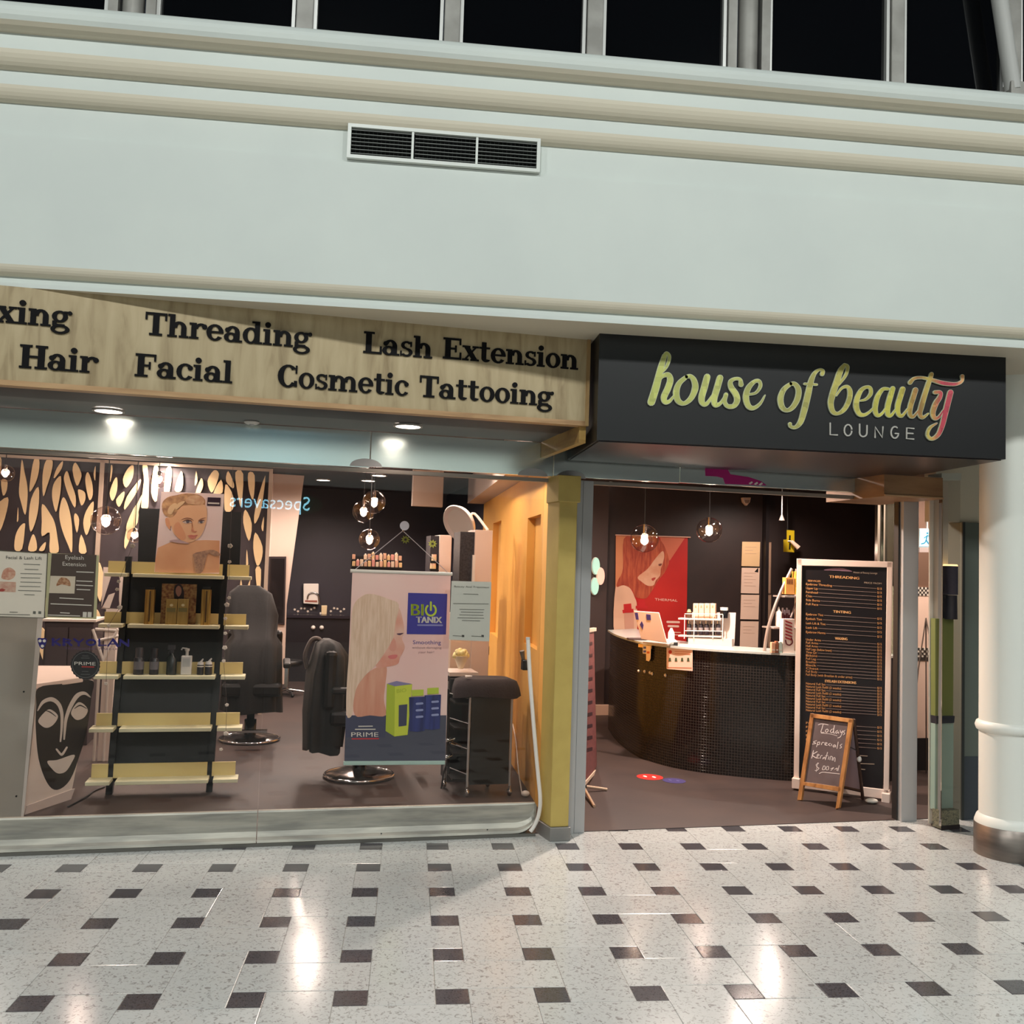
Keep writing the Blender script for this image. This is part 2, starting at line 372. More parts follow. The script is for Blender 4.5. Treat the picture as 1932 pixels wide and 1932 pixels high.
# ================================================================== shop signs
wd1 = wood('sign_wood', (190, 172, 136), (174, 155, 119), (140, 120, 86), 5, (3.0, 3.0, .5), .45)
VS = -.85
ws = thing('timber_sign', 'long light timber sign board listing salon services in black letters', 'sign', (-1, VS, 2.54))
mb = MB().box(-3.2, 1.655, VS, VS+.05, 2.555, 3.03)
part(ws, 'board', mb, wd1)
part(ws, 'bottom_strip', MB().box(-3.2, 1.655, VS-.012, VS+.06, 2.53, 2.556), wood('strip_wood', (196, 160, 118), (180, 142, 100), (150, 112, 76), 6, (.4, .4, 3), .4))
part(ws, 'end_strip', MB().box(1.655, 1.675, VS-.012, VS+.06, 2.53, 3.03), wood('strip_wood2', (190, 158, 108), (172, 138, 92), (140, 108, 70), 6, (3, 3, .5), .4))
part(ws, 'soffit', MB().box(-3.2, 1.63, VS+.05, -.46, 2.535, 2.545), M('soffit_dark', (46, 37, 38), .45)); part(ws, 'ceiling_strip', MB().box(-3.2, 1.63, -.458, -.02, 2.538, 2.548), M('soffit_grey', (96, 94, 92), .5))
part(ws, 'cheek', MB().box(1.63, 1.67, VS+.02, -.02, 2.435, 2.54), wood('cheek_wood', (196, 160, 92), (178, 140, 78), (150, 112, 60), 6, (.4, .4, 3), .4))
# slab serif letters
def Rr(a, b, c, d): return [(a, b), (c, b), (c, d), (a, d)]
def RG(cx, cy, rx, ry, tx, ty, a0=0, a1=360, n=18):
    out = []; n = max(4, int(n*abs(a1-a0)/360))
    for k in range(n):
        a = math.radians(a0+(a1-a0)*k/n); b = math.radians(a0+(a1-a0)*(k+1)/n)
        out.append([(cx+rx*math.cos(a), cy+ry*math.sin(a)), (cx+rx*math.cos(b), cy+ry*math.sin(b)), (cx+(rx-tx)*math.cos(b), cy+(ry-ty)*math.sin(b)), (cx+(rx-tx)*math.cos(a), cy+(ry-ty)*math.sin(a))])
    return out
def DS(x, y, r): return [(x+r*math.cos(k*PI/6), y+r*math.sin(k*PI/6)) for k in range(12)]
stem = [Rr(.08, 0, .29, .7), Rr(0, .62, .29, .7), Rr(0, 0, .38, .08)]
def arch(dx): return RG(.46+dx, .42, .29, .28, .21, .1, 0, 180)+[Rr(.54+dx, 0, .75+dx, .42), Rr(.46+dx, 0, .84+dx, .08)]
GL = {'i': (.42, stem+[DS(.19, .9, .125)]), 'l': (.4, [Rr(.08, 0, .29, 1), Rr(0, .92, .29, 1), Rr(0, 0, .38, .08)]),
 'n': (.86, stem+arch(0)), 'h': (.86, [Rr(.08, 0, .29, 1), Rr(0, .92, .29, 1), Rr(0, 0, .38, .08)]+arch(0)), 'm': (1.33, stem+arch(0)+arch(.47)),
 'r': (.68, stem+RG(.47, .46, .25, .24, .13, .1, 15, 180)+[DS(.6, .56, .11)]), 'o': (.72, RG(.35, .35, .35, .37, .2, .09)),
 'c': (.66, RG(.35, .35, .35, .37, .2, .09, 40, 325)+[DS(.54, .53, .105)]), 'e': (.71, RG(.35, .35, .35, .37, .2, .09, 0, 325)+[Rr(.13, .33, .68, .41)]),
 'a': (.76, RG(.35, .43, .29, .28, .2, .09, -10, 155)+[DS(.14, .52, .105), Rr(.44, .05, .64, .46), Rr(.44, 0, .75, .085)]+RG(.29, .2, .29, .215, .19, .08)),
 'd': (.83, RG(.34, .35, .34, .37, .2, .09)+[Rr(.49, 0, .7, 1), Rr(.37, .92, .7, 1), Rr(.49, 0, .81, .085)]),
 'g': (.74, RG(.31, .46, .3, .25, .18, .085)+RG(.34, -.09, .36, .2, .16, .09)+[Rr(.04, .06, .2, .26), Rr(.08, .04, .5, .13), Rr(.46, .6, .68, .69), DS(.68, .63, .085)]),
 's': (.6, RG(.3, .52, .25, .19, .15, .085, 30, 272)+RG(.29, .19, .28, .2, .16, .085, -150, 92)+[Rr(.46, .46, .53, .69), Rr(.02, .01, .09, .24)]),
 't': (.54, [Rr(.12, .14, .33, .93), Rr(0, .62, .5, .7)]+RG(.33, .17, .21, .18, .2, .085, 180, 335)),
 'x': (.77, [[(.06, .67), (.31, .67), (.71, .03), (.46, .03)], [(.58, .67), (.69, .67), (.17, .03), (.06, .03)], Rr(0, .62, .36, .7), Rr(.46, .62, .75, .7), Rr(0, 0, .3, .08), Rr(.38, 0, .77, .08)]),
 'T': (.9, [Rr(.32, 0, .57, 1), Rr(.02, .9, .87, 1), Rr(.02, .68, .1, 1), Rr(.79, .68, .87, 1), Rr(.19, 0, .7, .09)]),
 'L': (.82, [Rr(.1, 0, .35, 1), Rr(0, .91, .47, 1), Rr(0, 0, .8, .09), Rr(.71, 0, .8, .36)]),
 'E': (.88, [Rr(.1, 0, .35, 1), Rr(0, .91, .82, 1), Rr(0, 0, .84, .09), Rr(.76, 0, .84, .34), Rr(.74, .7, .82, 1), Rr(.3, .46, .6, .54), Rr(.54, .34, .62, .66)]),
 'F': (.84, [Rr(.1, 0, .35, 1), Rr(0, .91, .8, 1), Rr(0, 0, .5, .09), Rr(.72, .7, .8, 1), Rr(.3, .46, .58, .54), Rr(.52, .34, .6, .66)]),
 'H': (1.04, [Rr(.1, 0, .35, 1), Rr(.67, 0, .92, 1), Rr(0, .91, .45, 1), Rr(0, 0, .45, .09), Rr(.57, .91, 1.02, 1), Rr(.57, 0, 1.02, .09), Rr(.3, .46, .7, .55)]),
 'C': (.92, RG(.46, .5, .46, .52, .26, .09, 42, 322)+[Rr(.77, .64, .85, 1), Rr(.72, .04, .86, .3)]),
 'W': (1.3, [[(.06, 1), (.3, 1), (.5, 0), (.38, 0)], [(.66, 1), (.74, 1), (.48, 0), (.4, 0)], [(.6, 1), (.82, 1), (1.0, 0), (.88, 0)], [(1.16, 1), (1.24, 1), (1.0, 0), (.92, 0)], Rr(0, .91, .4, 1), Rr(1.05, .91, 1.35, 1)])}
ink = M('sign_letter', (9, 7, 9), .6, spec=.15)
pv = VV(VS)
def slab_word(wd, xl, xr, ybase, cap=.118, x0u=None):
    W = sum(GL[c][0] for c in wd)-.02
    a = pv.at(xl, ybase[0]); b = pv.at(xr, ybase[1]); ua, ub = a.x, b.x; z = (a.z+b.z)/2
    if x0u is not None: ua = ub-x0u*W
    k = (ub-ua)/W; x = ua
    for c in wd:
        mb = MB()
        for n_, poly in enumerate(GL[c][1]): mb.prism([(x+px*k, z+py*cap) for px, py in poly], VS-.008-.00005*(n_ % 40), VS+.001, 'y')
        part(ws, 'letter', mb, ink); x += GL[c][0]*k
    return k
k = slab_word('Threading', 272, 586, (633, 656))
slab_word('Waxing', 0, 133, (608, 619.5), x0u=k)
slab_word('Lash', 685, 815, (666.5, 676)); slab_word('Extension', 835, 1090, (677.5, 697))
slab_word('Hair', 36, 183, (694.5, 704)); slab_word('Facial', 254, 438, (710, 723)); slab_word('Cosmetic', 523, 770, (729.5, 747)); slab_word('Tattooing', 790, 1042, (748.5, 767))
# black sign
bs = thing('black_sign', 'black box sign with gold and pink script lettering over the entrance', 'sign', (2.2, 5.1, 2.43), frame='mall')
YB = 5.1
part(bs, 'box', MB().prism([(1.005, YB), (3.425, YB), (3.425, 6.40), (1.005, 6.08)], 2.43, 3.03), M('sign_black', (12, 12, 14), .45))
part(bs, 'soffit_panel', MB().prism([(1.02, YB+.02), (3.41, YB+.02), (3.41, 6.38), (1.02, 6.06)], 2.424, 2.431), M('sign_under', (34, 28, 34), .3))
sm = bpy.data.materials.new('script_print'); sm.use_nodes = True; nt = sm.node_tree; b = nt.nodes['Principled BSDF']; b.inputs['Roughness'].default_value = .4
g = nt.nodes.new('ShaderNodeNewGeometry'); sp = nt.nodes.new('ShaderNodeSeparateXYZ'); nt.links.new(g.outputs['Position'], sp.inputs[0])
mr = nt.nodes.new('ShaderNodeMapRange'); mr.inputs[1].default_value = 1.3; mr.inputs[2].default_value = 3.2; nt.links.new(sp.outputs[0], mr.inputs[0])
rp = nt.nodes.new('ShaderNodeValToRGB'); e = rp.color_ramp.elements; e[0].position = 0; e[0].color = lin((196, 202, 112)); e[1].position = 1; e[1].color = lin((206, 150, 130))
for ps, c in ((.2, (204, 208, 120)), (.42, (182, 178, 104)), (.62, (196, 186, 96)), (.76, (206, 200, 84)), (.83, (168, 116, 70)), (.865, (196, 178, 90)), (.905, (200, 72, 88)), (.95, (206, 84, 98)), (.975, (224, 170, 110))):
    q = e.new(ps); q.color = lin(c)
nt.links.new(mr.outputs[0], rp.inputs[0])
vo = nt.nodes.new('ShaderNodeTexVoronoi'); vo.inputs['Scale'].default_value = 22; vo.distance = 'CHEBYCHEV'; nt.links.new(g.outputs['Position'], vo.inputs['Vector'])
hs = nt.nodes.new('ShaderNodeSeparateColor'); nt.links.new(vo.outputs['Color'], hs.inputs[0])
m2 = nt.nodes.new('ShaderNodeMapRange'); m2.inputs[3].default_value = .72; m2.inputs[4].default_value = 1.12; nt.links.new(hs.outputs[0], m2.inputs[0])
mu = nt.nodes.new('ShaderNodeVectorMath'); mu.operation = 'SCALE'; nt.links.new(rp.outputs[0], mu.inputs[0]); nt.links.new(m2.outputs[0], mu.inputs['Scale']); nt.links.new(mu.outputs[0], b.inputs['Base Color'])
edge = M('script_edge', (206, 210, 178), .4)
pb = MY(YB)
def ca(p): return (1200+p[0]/5.3667, 640+p[1]/5.3667)
def cb(p): return (1540+p[0]/6.44, 660+p[1]/6.44)
def glyph(name, strokes, conv, k):
    mb = MB(); me = MB()
    for pts, w in strokes:
        c = [conv(p) for p in pts]
        me.stroke(pb, c, [x/k for x in w], 0, .010)
        mb.stroke(pb, c, [max(x-11, 3)/k for x in w], 0, .0115)
    o = part(bs, 'letter', me, edge); part(bs, 'letter_face', mb, sm, sub=o)
A = [[([(150, 640), (200, 480), (245, 300), (285, 170)], [78, 78, 66, 50]), ([(275, 190), (302, 145), (333, 185), (305, 280), (240, 360)], [34, 38, 38, 34, 20]), ([(190, 480), (255, 385), (318, 365), (342, 415), (318, 500), (278, 590), (292, 638), (335, 630), (380, 575)], [24, 38, 56, 66, 68, 66, 52, 38, 22])],
 [([(505, 385), (432, 450), (402, 540), (422, 625), (482, 653), (552, 600), (594, 500), (582, 420), (545, 378), (505, 385)], [42, 55, 68, 60, 42, 56, 68, 58, 42, 42])],
 [([(715, 385), (690, 480), (660, 590), (668, 648), (712, 655), (785, 550)], [66, 70, 68, 58, 42, 22]), ([(845, 395), (815, 500), (785, 610), (800, 668), (850, 650), (890, 590)], [66, 68, 66, 54, 36, 26])],
 [([(1058, 462), (1048, 412), (1000, 403), (952, 432), (958, 490), (1005, 560), (1018, 622), (985, 678), (922, 680), (892, 632), (905, 565)], [52, 36, 34, 46, 58, 64, 62, 50, 44, 44, 46])],
 [([(1140, 562), (1208, 545), (1253, 480), (1240, 428), (1190, 434), (1130, 500), (1107, 590), (1130, 675), (1182, 700), (1250, 655), (1300, 570)], [24, 30, 38, 38, 42, 58, 64, 58, 44, 32, 14])],
 [([(1560, 455), (1492, 510), (1457, 600), (1472, 688), (1522, 723), (1582, 688), (1630, 600), (1638, 512), (1602, 458), (1560, 455)], [40, 52, 62, 58, 40, 52, 60, 58, 46, 40])],
 [([(1878, 355), (1884, 325), (1850, 312), (1802, 348), (1765, 430), (1735, 560), (1697, 720), (1660, 838), (1610, 893), (1562, 888), (1552, 862)], [46, 40, 28, 42, 58, 66, 66, 58, 38, 32, 42]), ([(1700, 455), (1822, 463)], [26, 26])]]
B = [[([(335, 185), (285, 260), (238, 400), (192, 540), (168, 650), (192, 750), (252, 778), (330, 728), (388, 620), (402, 512), (368, 452), (300, 472), (235, 560)], [40, 72, 78, 78, 72, 60, 42, 56, 64, 62, 44, 34, 22]), ([(330, 185), (372, 212), (350, 310), (285, 400), (225, 470)], [38, 46, 40, 34, 24])],
 [([(530, 622), (598, 602), (652, 540), (650, 475), (608, 455), (540, 492), (490, 590), (477, 690), (512, 778), (572, 795), (642, 755), (700, 690)], [24, 36, 48, 46, 40, 52, 68, 70, 60, 44, 34, 22])],
 [([(870, 480), (802, 482), (742, 560), (712, 660), (708, 748), (738, 800), (792, 775), (850, 690)], [34, 46, 62, 68, 62, 48, 34, 24]), ([(920, 475), (888, 580), (858, 700), (862, 788), (902, 798), (960, 720)], [62, 70, 70, 60, 40, 22])],
 [([(1040, 482), (1010, 580), (980, 690), (988, 778), (1032, 806), (1105, 715)], [68, 68, 68, 56, 40, 22]), ([(1195, 492), (1165, 590), (1132, 700), (1128, 788), (1168, 816), (1235, 735)], [66, 66, 66, 56, 40, 22])],
 [([(1390, 300), (1350, 420), (1305, 560), (1268, 690), (1248, 778), (1282, 826), (1350, 778)], [54, 62, 66, 68, 62, 44, 22]), ([(1130, 402), (1182, 352), (1280, 342), (1400, 372), (1540, 410), (1680, 420), (1758, 385), (1764, 325)], [54, 42, 36, 46, 54, 46, 38, 50])],
 [([(1432, 520), (1498, 522), (1490, 580), (1440, 660), (1406, 770), (1432, 836), (1482, 816), (1535, 735)], [50, 46, 58, 68, 66, 50, 36, 22]), ([(1620, 522), (1590, 640), (1555, 780), (1520, 920), (1470, 1035), (1392, 1085), (1342, 1035), (1372, 950), (1455, 895)], [72, 72, 70, 64, 56, 44, 44, 42, 18])]]
for s_ in A: glyph('a', s_, ca, 5.3667)
for s_ in B: glyph('b', s_, cb, 6.44)
lt = M('lounge_silver', (196, 192, 184), .35, .3)
def ell(cx, cy, rx, ry, a0, a1, n=14): return [(cx+rx*math.cos(math.radians(a0+(a1-a0)*k/n)), cy+ry*math.sin(math.radians(a0+(a1-a0)*k/n))) for k in range(n+1)]
LG = [[[(165, 892), (165, 1033), (252, 1036)]], [ell(382, 978, 46, 68, 0, 360)], [[(522, 905), (522, 1010)]+ell(566, 1012, 44, 44, 180, 0, 8)+[(612, 922)]], [[(710, 1066), (710, 938), (798, 1068), (805, 938)]],
      [ell(950, 1005, 46, 70, -55, -330, 14)+[(997, 1020), (955, 1018)]], [[(1180, 958), (1094, 950), (1092, 1080), (1178, 1086)], [(1093, 1014), (1168, 1019)]]]
for s_ in LG:
    mb = MB()
    for q in s_:
        c = [cb(p) for p in q]; mb.stroke(pb, c, 17/6.44, 0, .006, raw=True)
    part(bs, 'letter', mb, lt)
# ================================================================== SHOPFRONT
tr = M('transom_panel', (236, 246, 241), .22, .85)
us = [-3.3, -1.9, .52, 1.72, 2.62, 4.34]
top = [2.535, 2.535, 2.535, 2.50, 2.43]
tt = thing('trim_4', 'pale grey-green transom band of flush panels above the shop glass', 'transom', (0, 0, 2.3), kind='structure')
for k in range(5):
    part(tt, 'panel', MB().box(us[k]+.002, us[k+1]-.002, -.012, .03, 2.30+.012*(us[k]+3.3)/3, top[k]), tr, bev=.002)
part(tt, 'rail', MB().box(-3.3, 4.34, .0, .045, 2.278, 2.302), M('transom_rail', (150, 140, 130), .4, .5))
mb = MB()
pz = VV(-.012)
mb.flat(pz, [(1330, 882), (1372, 885), (1378, 895), (1412, 900), (1436, 908), (1446, 916), (1368, 913), (1364, 902), (1352, 899), (1331, 898)], 0, .003)
o = part(tt, 'sticker', mb, M('magenta', (170, 30, 110), .4), 'magenta cut-out sticker with small white marks')
mb = MB()
for a in ((1412, 912), (1422, 913), (1431, 914)): mb.flat(pz, [a, (a[0]+6, a[1]-4), (a[0]+8, a[1]-1), (a[0]+3, a[1]+2)], .003, .004)
part(tt, 'sticker_marks', mb, paper, sub=o)
for px in (690, 1005, 1078):
    q = pz.at(px, 890); mb = MB().prism([(q.x+.1*math.cos(a*PI/12), 2.312+.05*math.sin(a*PI/12)) for a in range(13)], -.02, -.01, 'y')
    part(tt, 'patch_fitting', mb, alu)
# glass panes, kick plate
for k, (a, b, w) in enumerate(((-3.3, -.065, 'left of the joint, behind the timber-and-yellow shelves'), (-.062, 1.665, 'right of the joint, carrying the hanging hair banner'))):
    w_ = thing('window_%d' % (20+k), 'large frameless shop window pane '+w, 'window', ((a+b)/2, 0, .2), kind='structure')
    part(w_, 'pane', MB().box(a, b, -.005, .005, .198, 2.285), pane)
kp = thing('baseboard_front', 'brushed steel coved kick plate under the shop glass', 'kick plate', (0, 0, 0), kind='structure')
def kick(a, b, rnd):
    prof = [(0.02, .2), (-.004, .2), (-.008, .19), (-.008, .12), (-.012, .08), (-.024, .05), (-.04, .035), (-.045, .02), (-.02, 0), (.02, 0)]
    mb = MB()
    if not rnd: return mb.hull8([(a, y, z) for y, z in prof], [(b, y, z) for y, z in prof])
    A = []
    for i in range(9):
        t = i/8; u = b-.14+.14*math.sin(t*PI/2); k = math.cos(t*PI/2)**.6 if i < 8 else .03
        A.append([(u, y, .2-(.2-z)*max(k, .03)) for y, z in prof])
    return mb.loft([[(a, y, z) for y, z in prof]]+A, True, False)
part(kp, 'plate', kick(-3.3, -.066, False), steel); part(kp, 'plate', kick(-.061, 1.665, True), steel)
part(kp, 'channel', MB().box(-3.3, 1.66, -.055, .03, 0, .018), M('channel', (112, 110, 104), .5, .5))
for u in (-2.2, .68, 1.35): part(kp, 'screw', MB().tube([(u, -.028, .045), (u, -.034, .047)], .004, 8), black_satin)
# yellow pillar and aluminium frames
yel = M('yellow_pillar', (190, 166, 90), .5, noise=(8, (182, 158, 84)))
yw_ = M('yellow_wall', (226, 172, 84), .6, noise=(2, (220, 164, 78)))
yp = thing('yellow_pillar', 'mustard yellow square pillar with grey plinth between glass and entrance', 'pillar', (1.77, -.09, 0), kind='structure')
part(yp, 'shaft', MB().prism([(1.70, .03), (1.725, -.165), (1.845, -.165), (1.845, .03)], .085, 2.31), yel, bev=.006)
part(yp, 'capital', MB().prism([(1.69, .03), (1.71, -.18), (1.86, -.18), (1.86, .03)], 2.14, 2.312), yel, bev=.004)
part(yp, 'plinth', MB().prism([(1.685, .04), (1.72, -.18), (1.855, -.18), (1.855, .04)], 0, .085), M('plinth', (142, 140, 136), .45, .4), bev=.004)
f1 = thing('door_1', 'grey aluminium jamb beside the yellow pillar with the sliding track', 'door frame', (1.94, 0, 0), kind='structure')
part(f1, 'jamb', MB().box(1.862, 1.925, -.03, .05, 0, 2.30), alu, bev=.003); part(f1, 'jamb', MB().box(1.929, 2.0, -.02, .05, 0, 2.30), alu, bev=.003)
f2 = thing('door_2', 'grey aluminium jamb on the right of the entrance', 'door frame', (4.42, 0, 0), kind='structure')
part(f2, 'jamb', MB().box(4.352, 4.478, -.04, .06, 0, 2.33), alu, bev=.003); part(f2, 'rebate', MB().box(4.338, 4.351, 0, .05, 0, 2.33), M('rebate', (60, 58, 58), .4, .5))
LV = 1.25; la, lb_ = VV(LV).at(1656, 1000).x, VV(LV).at(1700, 1000).x
ld = thing('door_3', 'glass partition leaf with chrome stile behind the price board', 'glass door', ((la+lb_)/2, LV, 0), kind='structure')
part(ld, 'pane', MB().box(la, lb_, LV-.005, LV+.005, .05, 2.5), glassmat('leaf_glass', (196, 208, 200), .06)); part(ld, 'stile', MB().box(la-.015, la+.01, LV-.02, LV+.02, .0, 2.55), chrome); part(ld, 'stile', MB().box(la+.045, la+.06, LV-.02, LV+.02, .0, 2.55), chrome)
part(ld, 'bottom_rail', MB().box(la, lb_, LV-.02, LV+.02, 0, .06), alu); part(ld, 'top_rail', MB().box(la-.015, lb_, LV-.02, LV+.02, 2.5, 2.56), alu)
lp = thing('track_light', 'small round track light hung above the sliding door leaf', 'light', (4.25, .3, 2.2))
c = VV(.3).at(1667, 944); part(lp, 'track', MB().box(c.x-.09, c.x+.07, .27, .33, c.z+.03, c.z+.045), black_satin)
part(lp, 'lens', MB().lathe([(.038, c.z-.008), (.038, c.z+.012)], (c.x, .3), 16), M('lens_glow', (255, 236, 214), .4, emit=4)); part(lp, 'body', MB().lathe([(.045, c.z+.005), (.04, c.z+.03)], (c.x, .3), 16), alu)
# ================================================================== SALON SHELL
CE = 2.78
dk = M('dark_wall', (54, 41, 39), .55, noise=(3, (46, 36, 35))); dk2 = M('dark_wall_left', (42, 39, 50), .5, noise=(2, (36, 34, 44)))
one('ceiling', 'dark painted salon ceiling', 'ceiling', MB().box(-6, 8.2, .06, 10, CE, CE+.05), M('salon_ceiling', (70, 62, 64), .7), kind='structure')
one('wall_back_right', 'dark brown wall behind the reception counter', 'wall', MB().box(2.5, 7.8, 4.8, 4.9, 0, CE), dk, kind='structure')
one('wall_back_left', 'blue-black rear wall of the hair salon', 'wall', MB().box(-6, 2.5, 8.2, 8.3, 0, CE), dk2, kind='structure')
one('wall_left', 'grey side wall at the far left of the salon', 'wall', MB().box(-4.2, -4.1, .1, 8.2, 0, CE), M('lw', (120, 108, 100), .6), kind='structure')
yl = thing('wall_yellow', 'yellow inner side wall with two tall niches behind the glass', 'wall', (1.72, 2, 0), kind='structure')
WA, WB = Vector((1.80, .04, 0)), Vector((2.12, 2.9, 0)); wdir = (WB-WA).normalized(); wnr = Vector((-wdir.y, wdir.x, 0)); WPL = PL(WA, wnr)
def wbox(mb, s0, s1, d0, d1, z0, z1):
    A = [WA+wdir*s+wnr*d for s, d in ((s0, d0), (s1, d0), (s1, d1), (s0, d1))]
    return mb.hull8([(p.x, p.y, z0) for p in A], [(p.x, p.y, z1) for p in A])
def ws_(px, py): return (WPL.at(px, py)-WA).dot(wdir)
ZY = WPL.at(905, 956).z; LW = (WB-WA).length+2.4
mb = MB(); prev = 0
for px0, px1, y0, y1 in ((1017, 992, 975, 1222), (942, 927, 986, 1200)):
    a, b = max(ws_(px0, 1100), prev+.02), ws_(px1, 1100); zA, zB = WPL.at((px0+px1)/2, y1).z, WPL.at((px0+px1)/2, y0).z
    wbox(mb, prev, a, -.07, 0, 0, ZY+.05); wbox(mb, a, b, -.07, 0, 0, zA); wbox(mb, a, b, -.07, 0, zB, ZY+.05); wbox(mb, a, b, -.07, -.06, zA, zB); prev = b
wbox(mb, prev, LW, -.07, 0, 0, ZY+.05)
part(yl, 'wall_face', mb, yw_)
one('wall_yellow_rear', 'dark side wall continuing behind the yellow wall', 'wall', MB().box(2.42, 2.5, 5.2, 8.2, 0, CE), dk2, kind='structure')
one('wall_bulkhead_inner', 'pale dropped ceiling beam running along the yellow wall', 'beam', wbox(MB(), .06, LW, -.07, .2, ZY, CE), M('beam', (176, 160, 148), .6), kind='structure')
q_ = VV(4.4); one('wall_dropped_panel', 'pale front panel of the dropped ceiling at the rear of the salon', 'panel', MB().box(q_.at(779, 930).x, q_.at(836, 930).x, 4.4, 4.5, q_.at(800, 955).z, CE), M('beam', (0, 0, 0)), kind='structure')
one('wall_right', 'dark wall on the right side of the reception', 'wall', MB().box(7.7, 7.8, 2.2, 4.8, 0, CE), dk, kind='structure')
# tree-shaped cut-out screen
ts = thing('cutout_screen', 'black laser-cut screen of organic openings backed by cream panels', 'screen', (-1.6, 4.9, 0))
sb = VV(4.88); uR = sb.at(510, 900).x
part(ts, 'backing', MB().box(-4.0, uR, 4.90, 4.93, 0, CE-.05), M('screen_black', (58, 50, 54), .55, noise=(2, (50, 44, 48))))
cream = M('screen_cream', (232, 206, 160), .6)
def leafs(ps):
    for q in ps:
        mb = MB(); c = crom(q, 3, True); mb.flat(sb, [(p.x, p.y) for p in c], 0, .012); part(ts, 'opening', mb, cream)
def cz(p): return (p[0]/7.43, 850+p[1]/7.43)
LF = [[(310, 130), (345, 300), (385, 500), (385, 700), (355, 900), (300, 730), (270, 590), (285, 380)], [(480, 130), (550, 130), (545, 300), (500, 450), (420, 580), (430, 400)], [(650, 140), (740, 150), (715, 330), (660, 500), (608, 640), (600, 350)],
 [(880, 150), (870, 240), (800, 350), (755, 385), (800, 250)], [(1060, 170), (1140, 320), (1120, 430), (1075, 490), (1020, 280)], [(945, 290), (990, 430), (1060, 640), (1050, 800), (960, 620), (905, 440), (905, 350)], [(855, 360), (850, 560), (820, 740), (785, 860), (740, 700), (735, 560), (770, 440)],
 [(1235, 305), (1290, 450), (1300, 620), (1255, 695), (1210, 520), (1200, 380)], [(1130, 550), (1190, 590), (1195, 690), (1140, 770), (1095, 570)], [(540, 510), (545, 750), (510, 960), (435, 1140), (408, 950), (440, 680)], [(595, 750), (700, 880), (770, 1020), (810, 1250), (820, 1420), (700, 1420), (700, 1150), (590, 1200), (590, 1000)],
 [(895, 655), (960, 790), (1010, 1050), (1010, 1420), (960, 1330), (880, 1130), (835, 930), (850, 760)], [(1060, 880), (1110, 970), (1080, 1150), (1040, 960)], [(1310, 715), (1300, 900), (1260, 1080), (1210, 1185), (1170, 1020), (1210, 850)], [(345, 1020), (350, 1090), (310, 1380), (210, 1390), (220, 1200), (280, 1070)], [(470, 1175), (510, 1270), (510, 1400), (400, 1400), (430, 1250)],
 [(645, 1285), (620, 1400), (550, 1400), (590, 1330)], [(1140, 1180), (1215, 1420), (1110, 1420)], [(110, 655), (95, 850), (0, 1130), (-60, 1000), (-50, 780)], [(20, 420), (100, 420), (95, 560), (45, 630)], [(255, 800), (260, 960), (240, 990)],
 [(1640, 380), (1640, 560), (1580, 705), (1540, 600), (1590, 440)], [(1870, 210), (1860, 380), (1770, 520), (1725, 410), (1790, 260)], [(1740, 575), (1730, 680), (1670, 790), (1630, 690)], [(1970, 400), (1930, 560), (1750, 830), (1780, 650)], [(1990, 620), (1900, 1000), (1760, 1380), (1770, 1130)], [(1560, 210), (1580, 260), (1545, 440)], [(1340, 220), (1335, 420), (1315, 330)]]
leafs([[cz(p) for p in q] for q in LF])
def c1(p): return (p[0]/3.715, 800+p[1]/3.715)
LR = [[(1000, 295), (1035, 300), (1040, 580), (990, 580), (1010, 400)], [(1080, 300), (1110, 310), (1100, 540), (1060, 480)], [(1170, 310), (1205, 320), (1190, 470), (1150, 470)], [(1270, 330), (1285, 400), (1270, 470), (1225, 460)], [(1375, 330), (1385, 400), (1365, 430)], [(1410, 380), (1425, 430), (1400, 490), (1370, 490)], [(1500, 325), (1535, 350), (1510, 440), (1480, 480), (1455, 400)],
 [(1550, 390), (1560, 480), (1495, 490)], [(1600, 330), (1640, 420), (1630, 450), (1585, 400)], [(1580, 425), (1625, 480), (1640, 560), (1620, 610), (1575, 600)], [(1650, 340), (1705, 350), (1690, 580), (1665, 480)], [(1740, 345), (1785, 360), (1775, 530), (1745, 460)], [(1860, 360), (1830, 600), (1785, 700), (1790, 590)], [(1720, 600), (1765, 700), (1745, 820), (1705, 690)], [(1850, 650), (1845, 750), (1832, 720)],
 [(1790, 760), (1840, 860), (1830, 960), (1800, 990), (1775, 870)], [(1790, 1020), (1830, 1020), (1815, 1220)], [(1730, 880), (1740, 980), (1725, 990)], [(1755, 1090), (1740, 1190), (1720, 1180)], [(1690, 1090), (1700, 1170), (1680, 1160)], [(960, 560), (965, 690), (900, 760), (890, 700)]]
leafs([[c1(p) for p in q] for q in LR])
rl = random.Random(4)
def leaf_at(u, z, L_, W_, t_):
    q = [(0, L_/2), (W_*.42, L_*.2), (W_*.5, -L_*.1), (W_*.15, -L_*.45), (-W_*.05, -L_/2), (-W_*.42, -L_*.12), (-W_*.4, L_*.22)]; ca_, sa_ = math.cos(t_), math.sin(t_)
    c_ = crom([(u+x*ca_-y*sa_, z+x*sa_+y*ca_) for x, y in q], 3, True); part(ts, 'opening', MB().prism([(p.x, p.y) for p in c_], 4.868, 4.90, 'y'), cream)
for i in range(18):
    u = -3.9+i*.155
    for j in range(6):
        z = .3+j*.44+(i % 2)*.22
        if z > 2.5 or (u > -2.95 and z > 1.42) or u > uR-.12: continue
        leaf_at(u+rl.uniform(-.02, .02), z+rl.uniform(-.04, .04), rl.uniform(.3, .42), rl.uniform(.09, .13), rl.uniform(-.3, .3))
tm = M("screen_trim", (196, 178, 160), .4, .3)
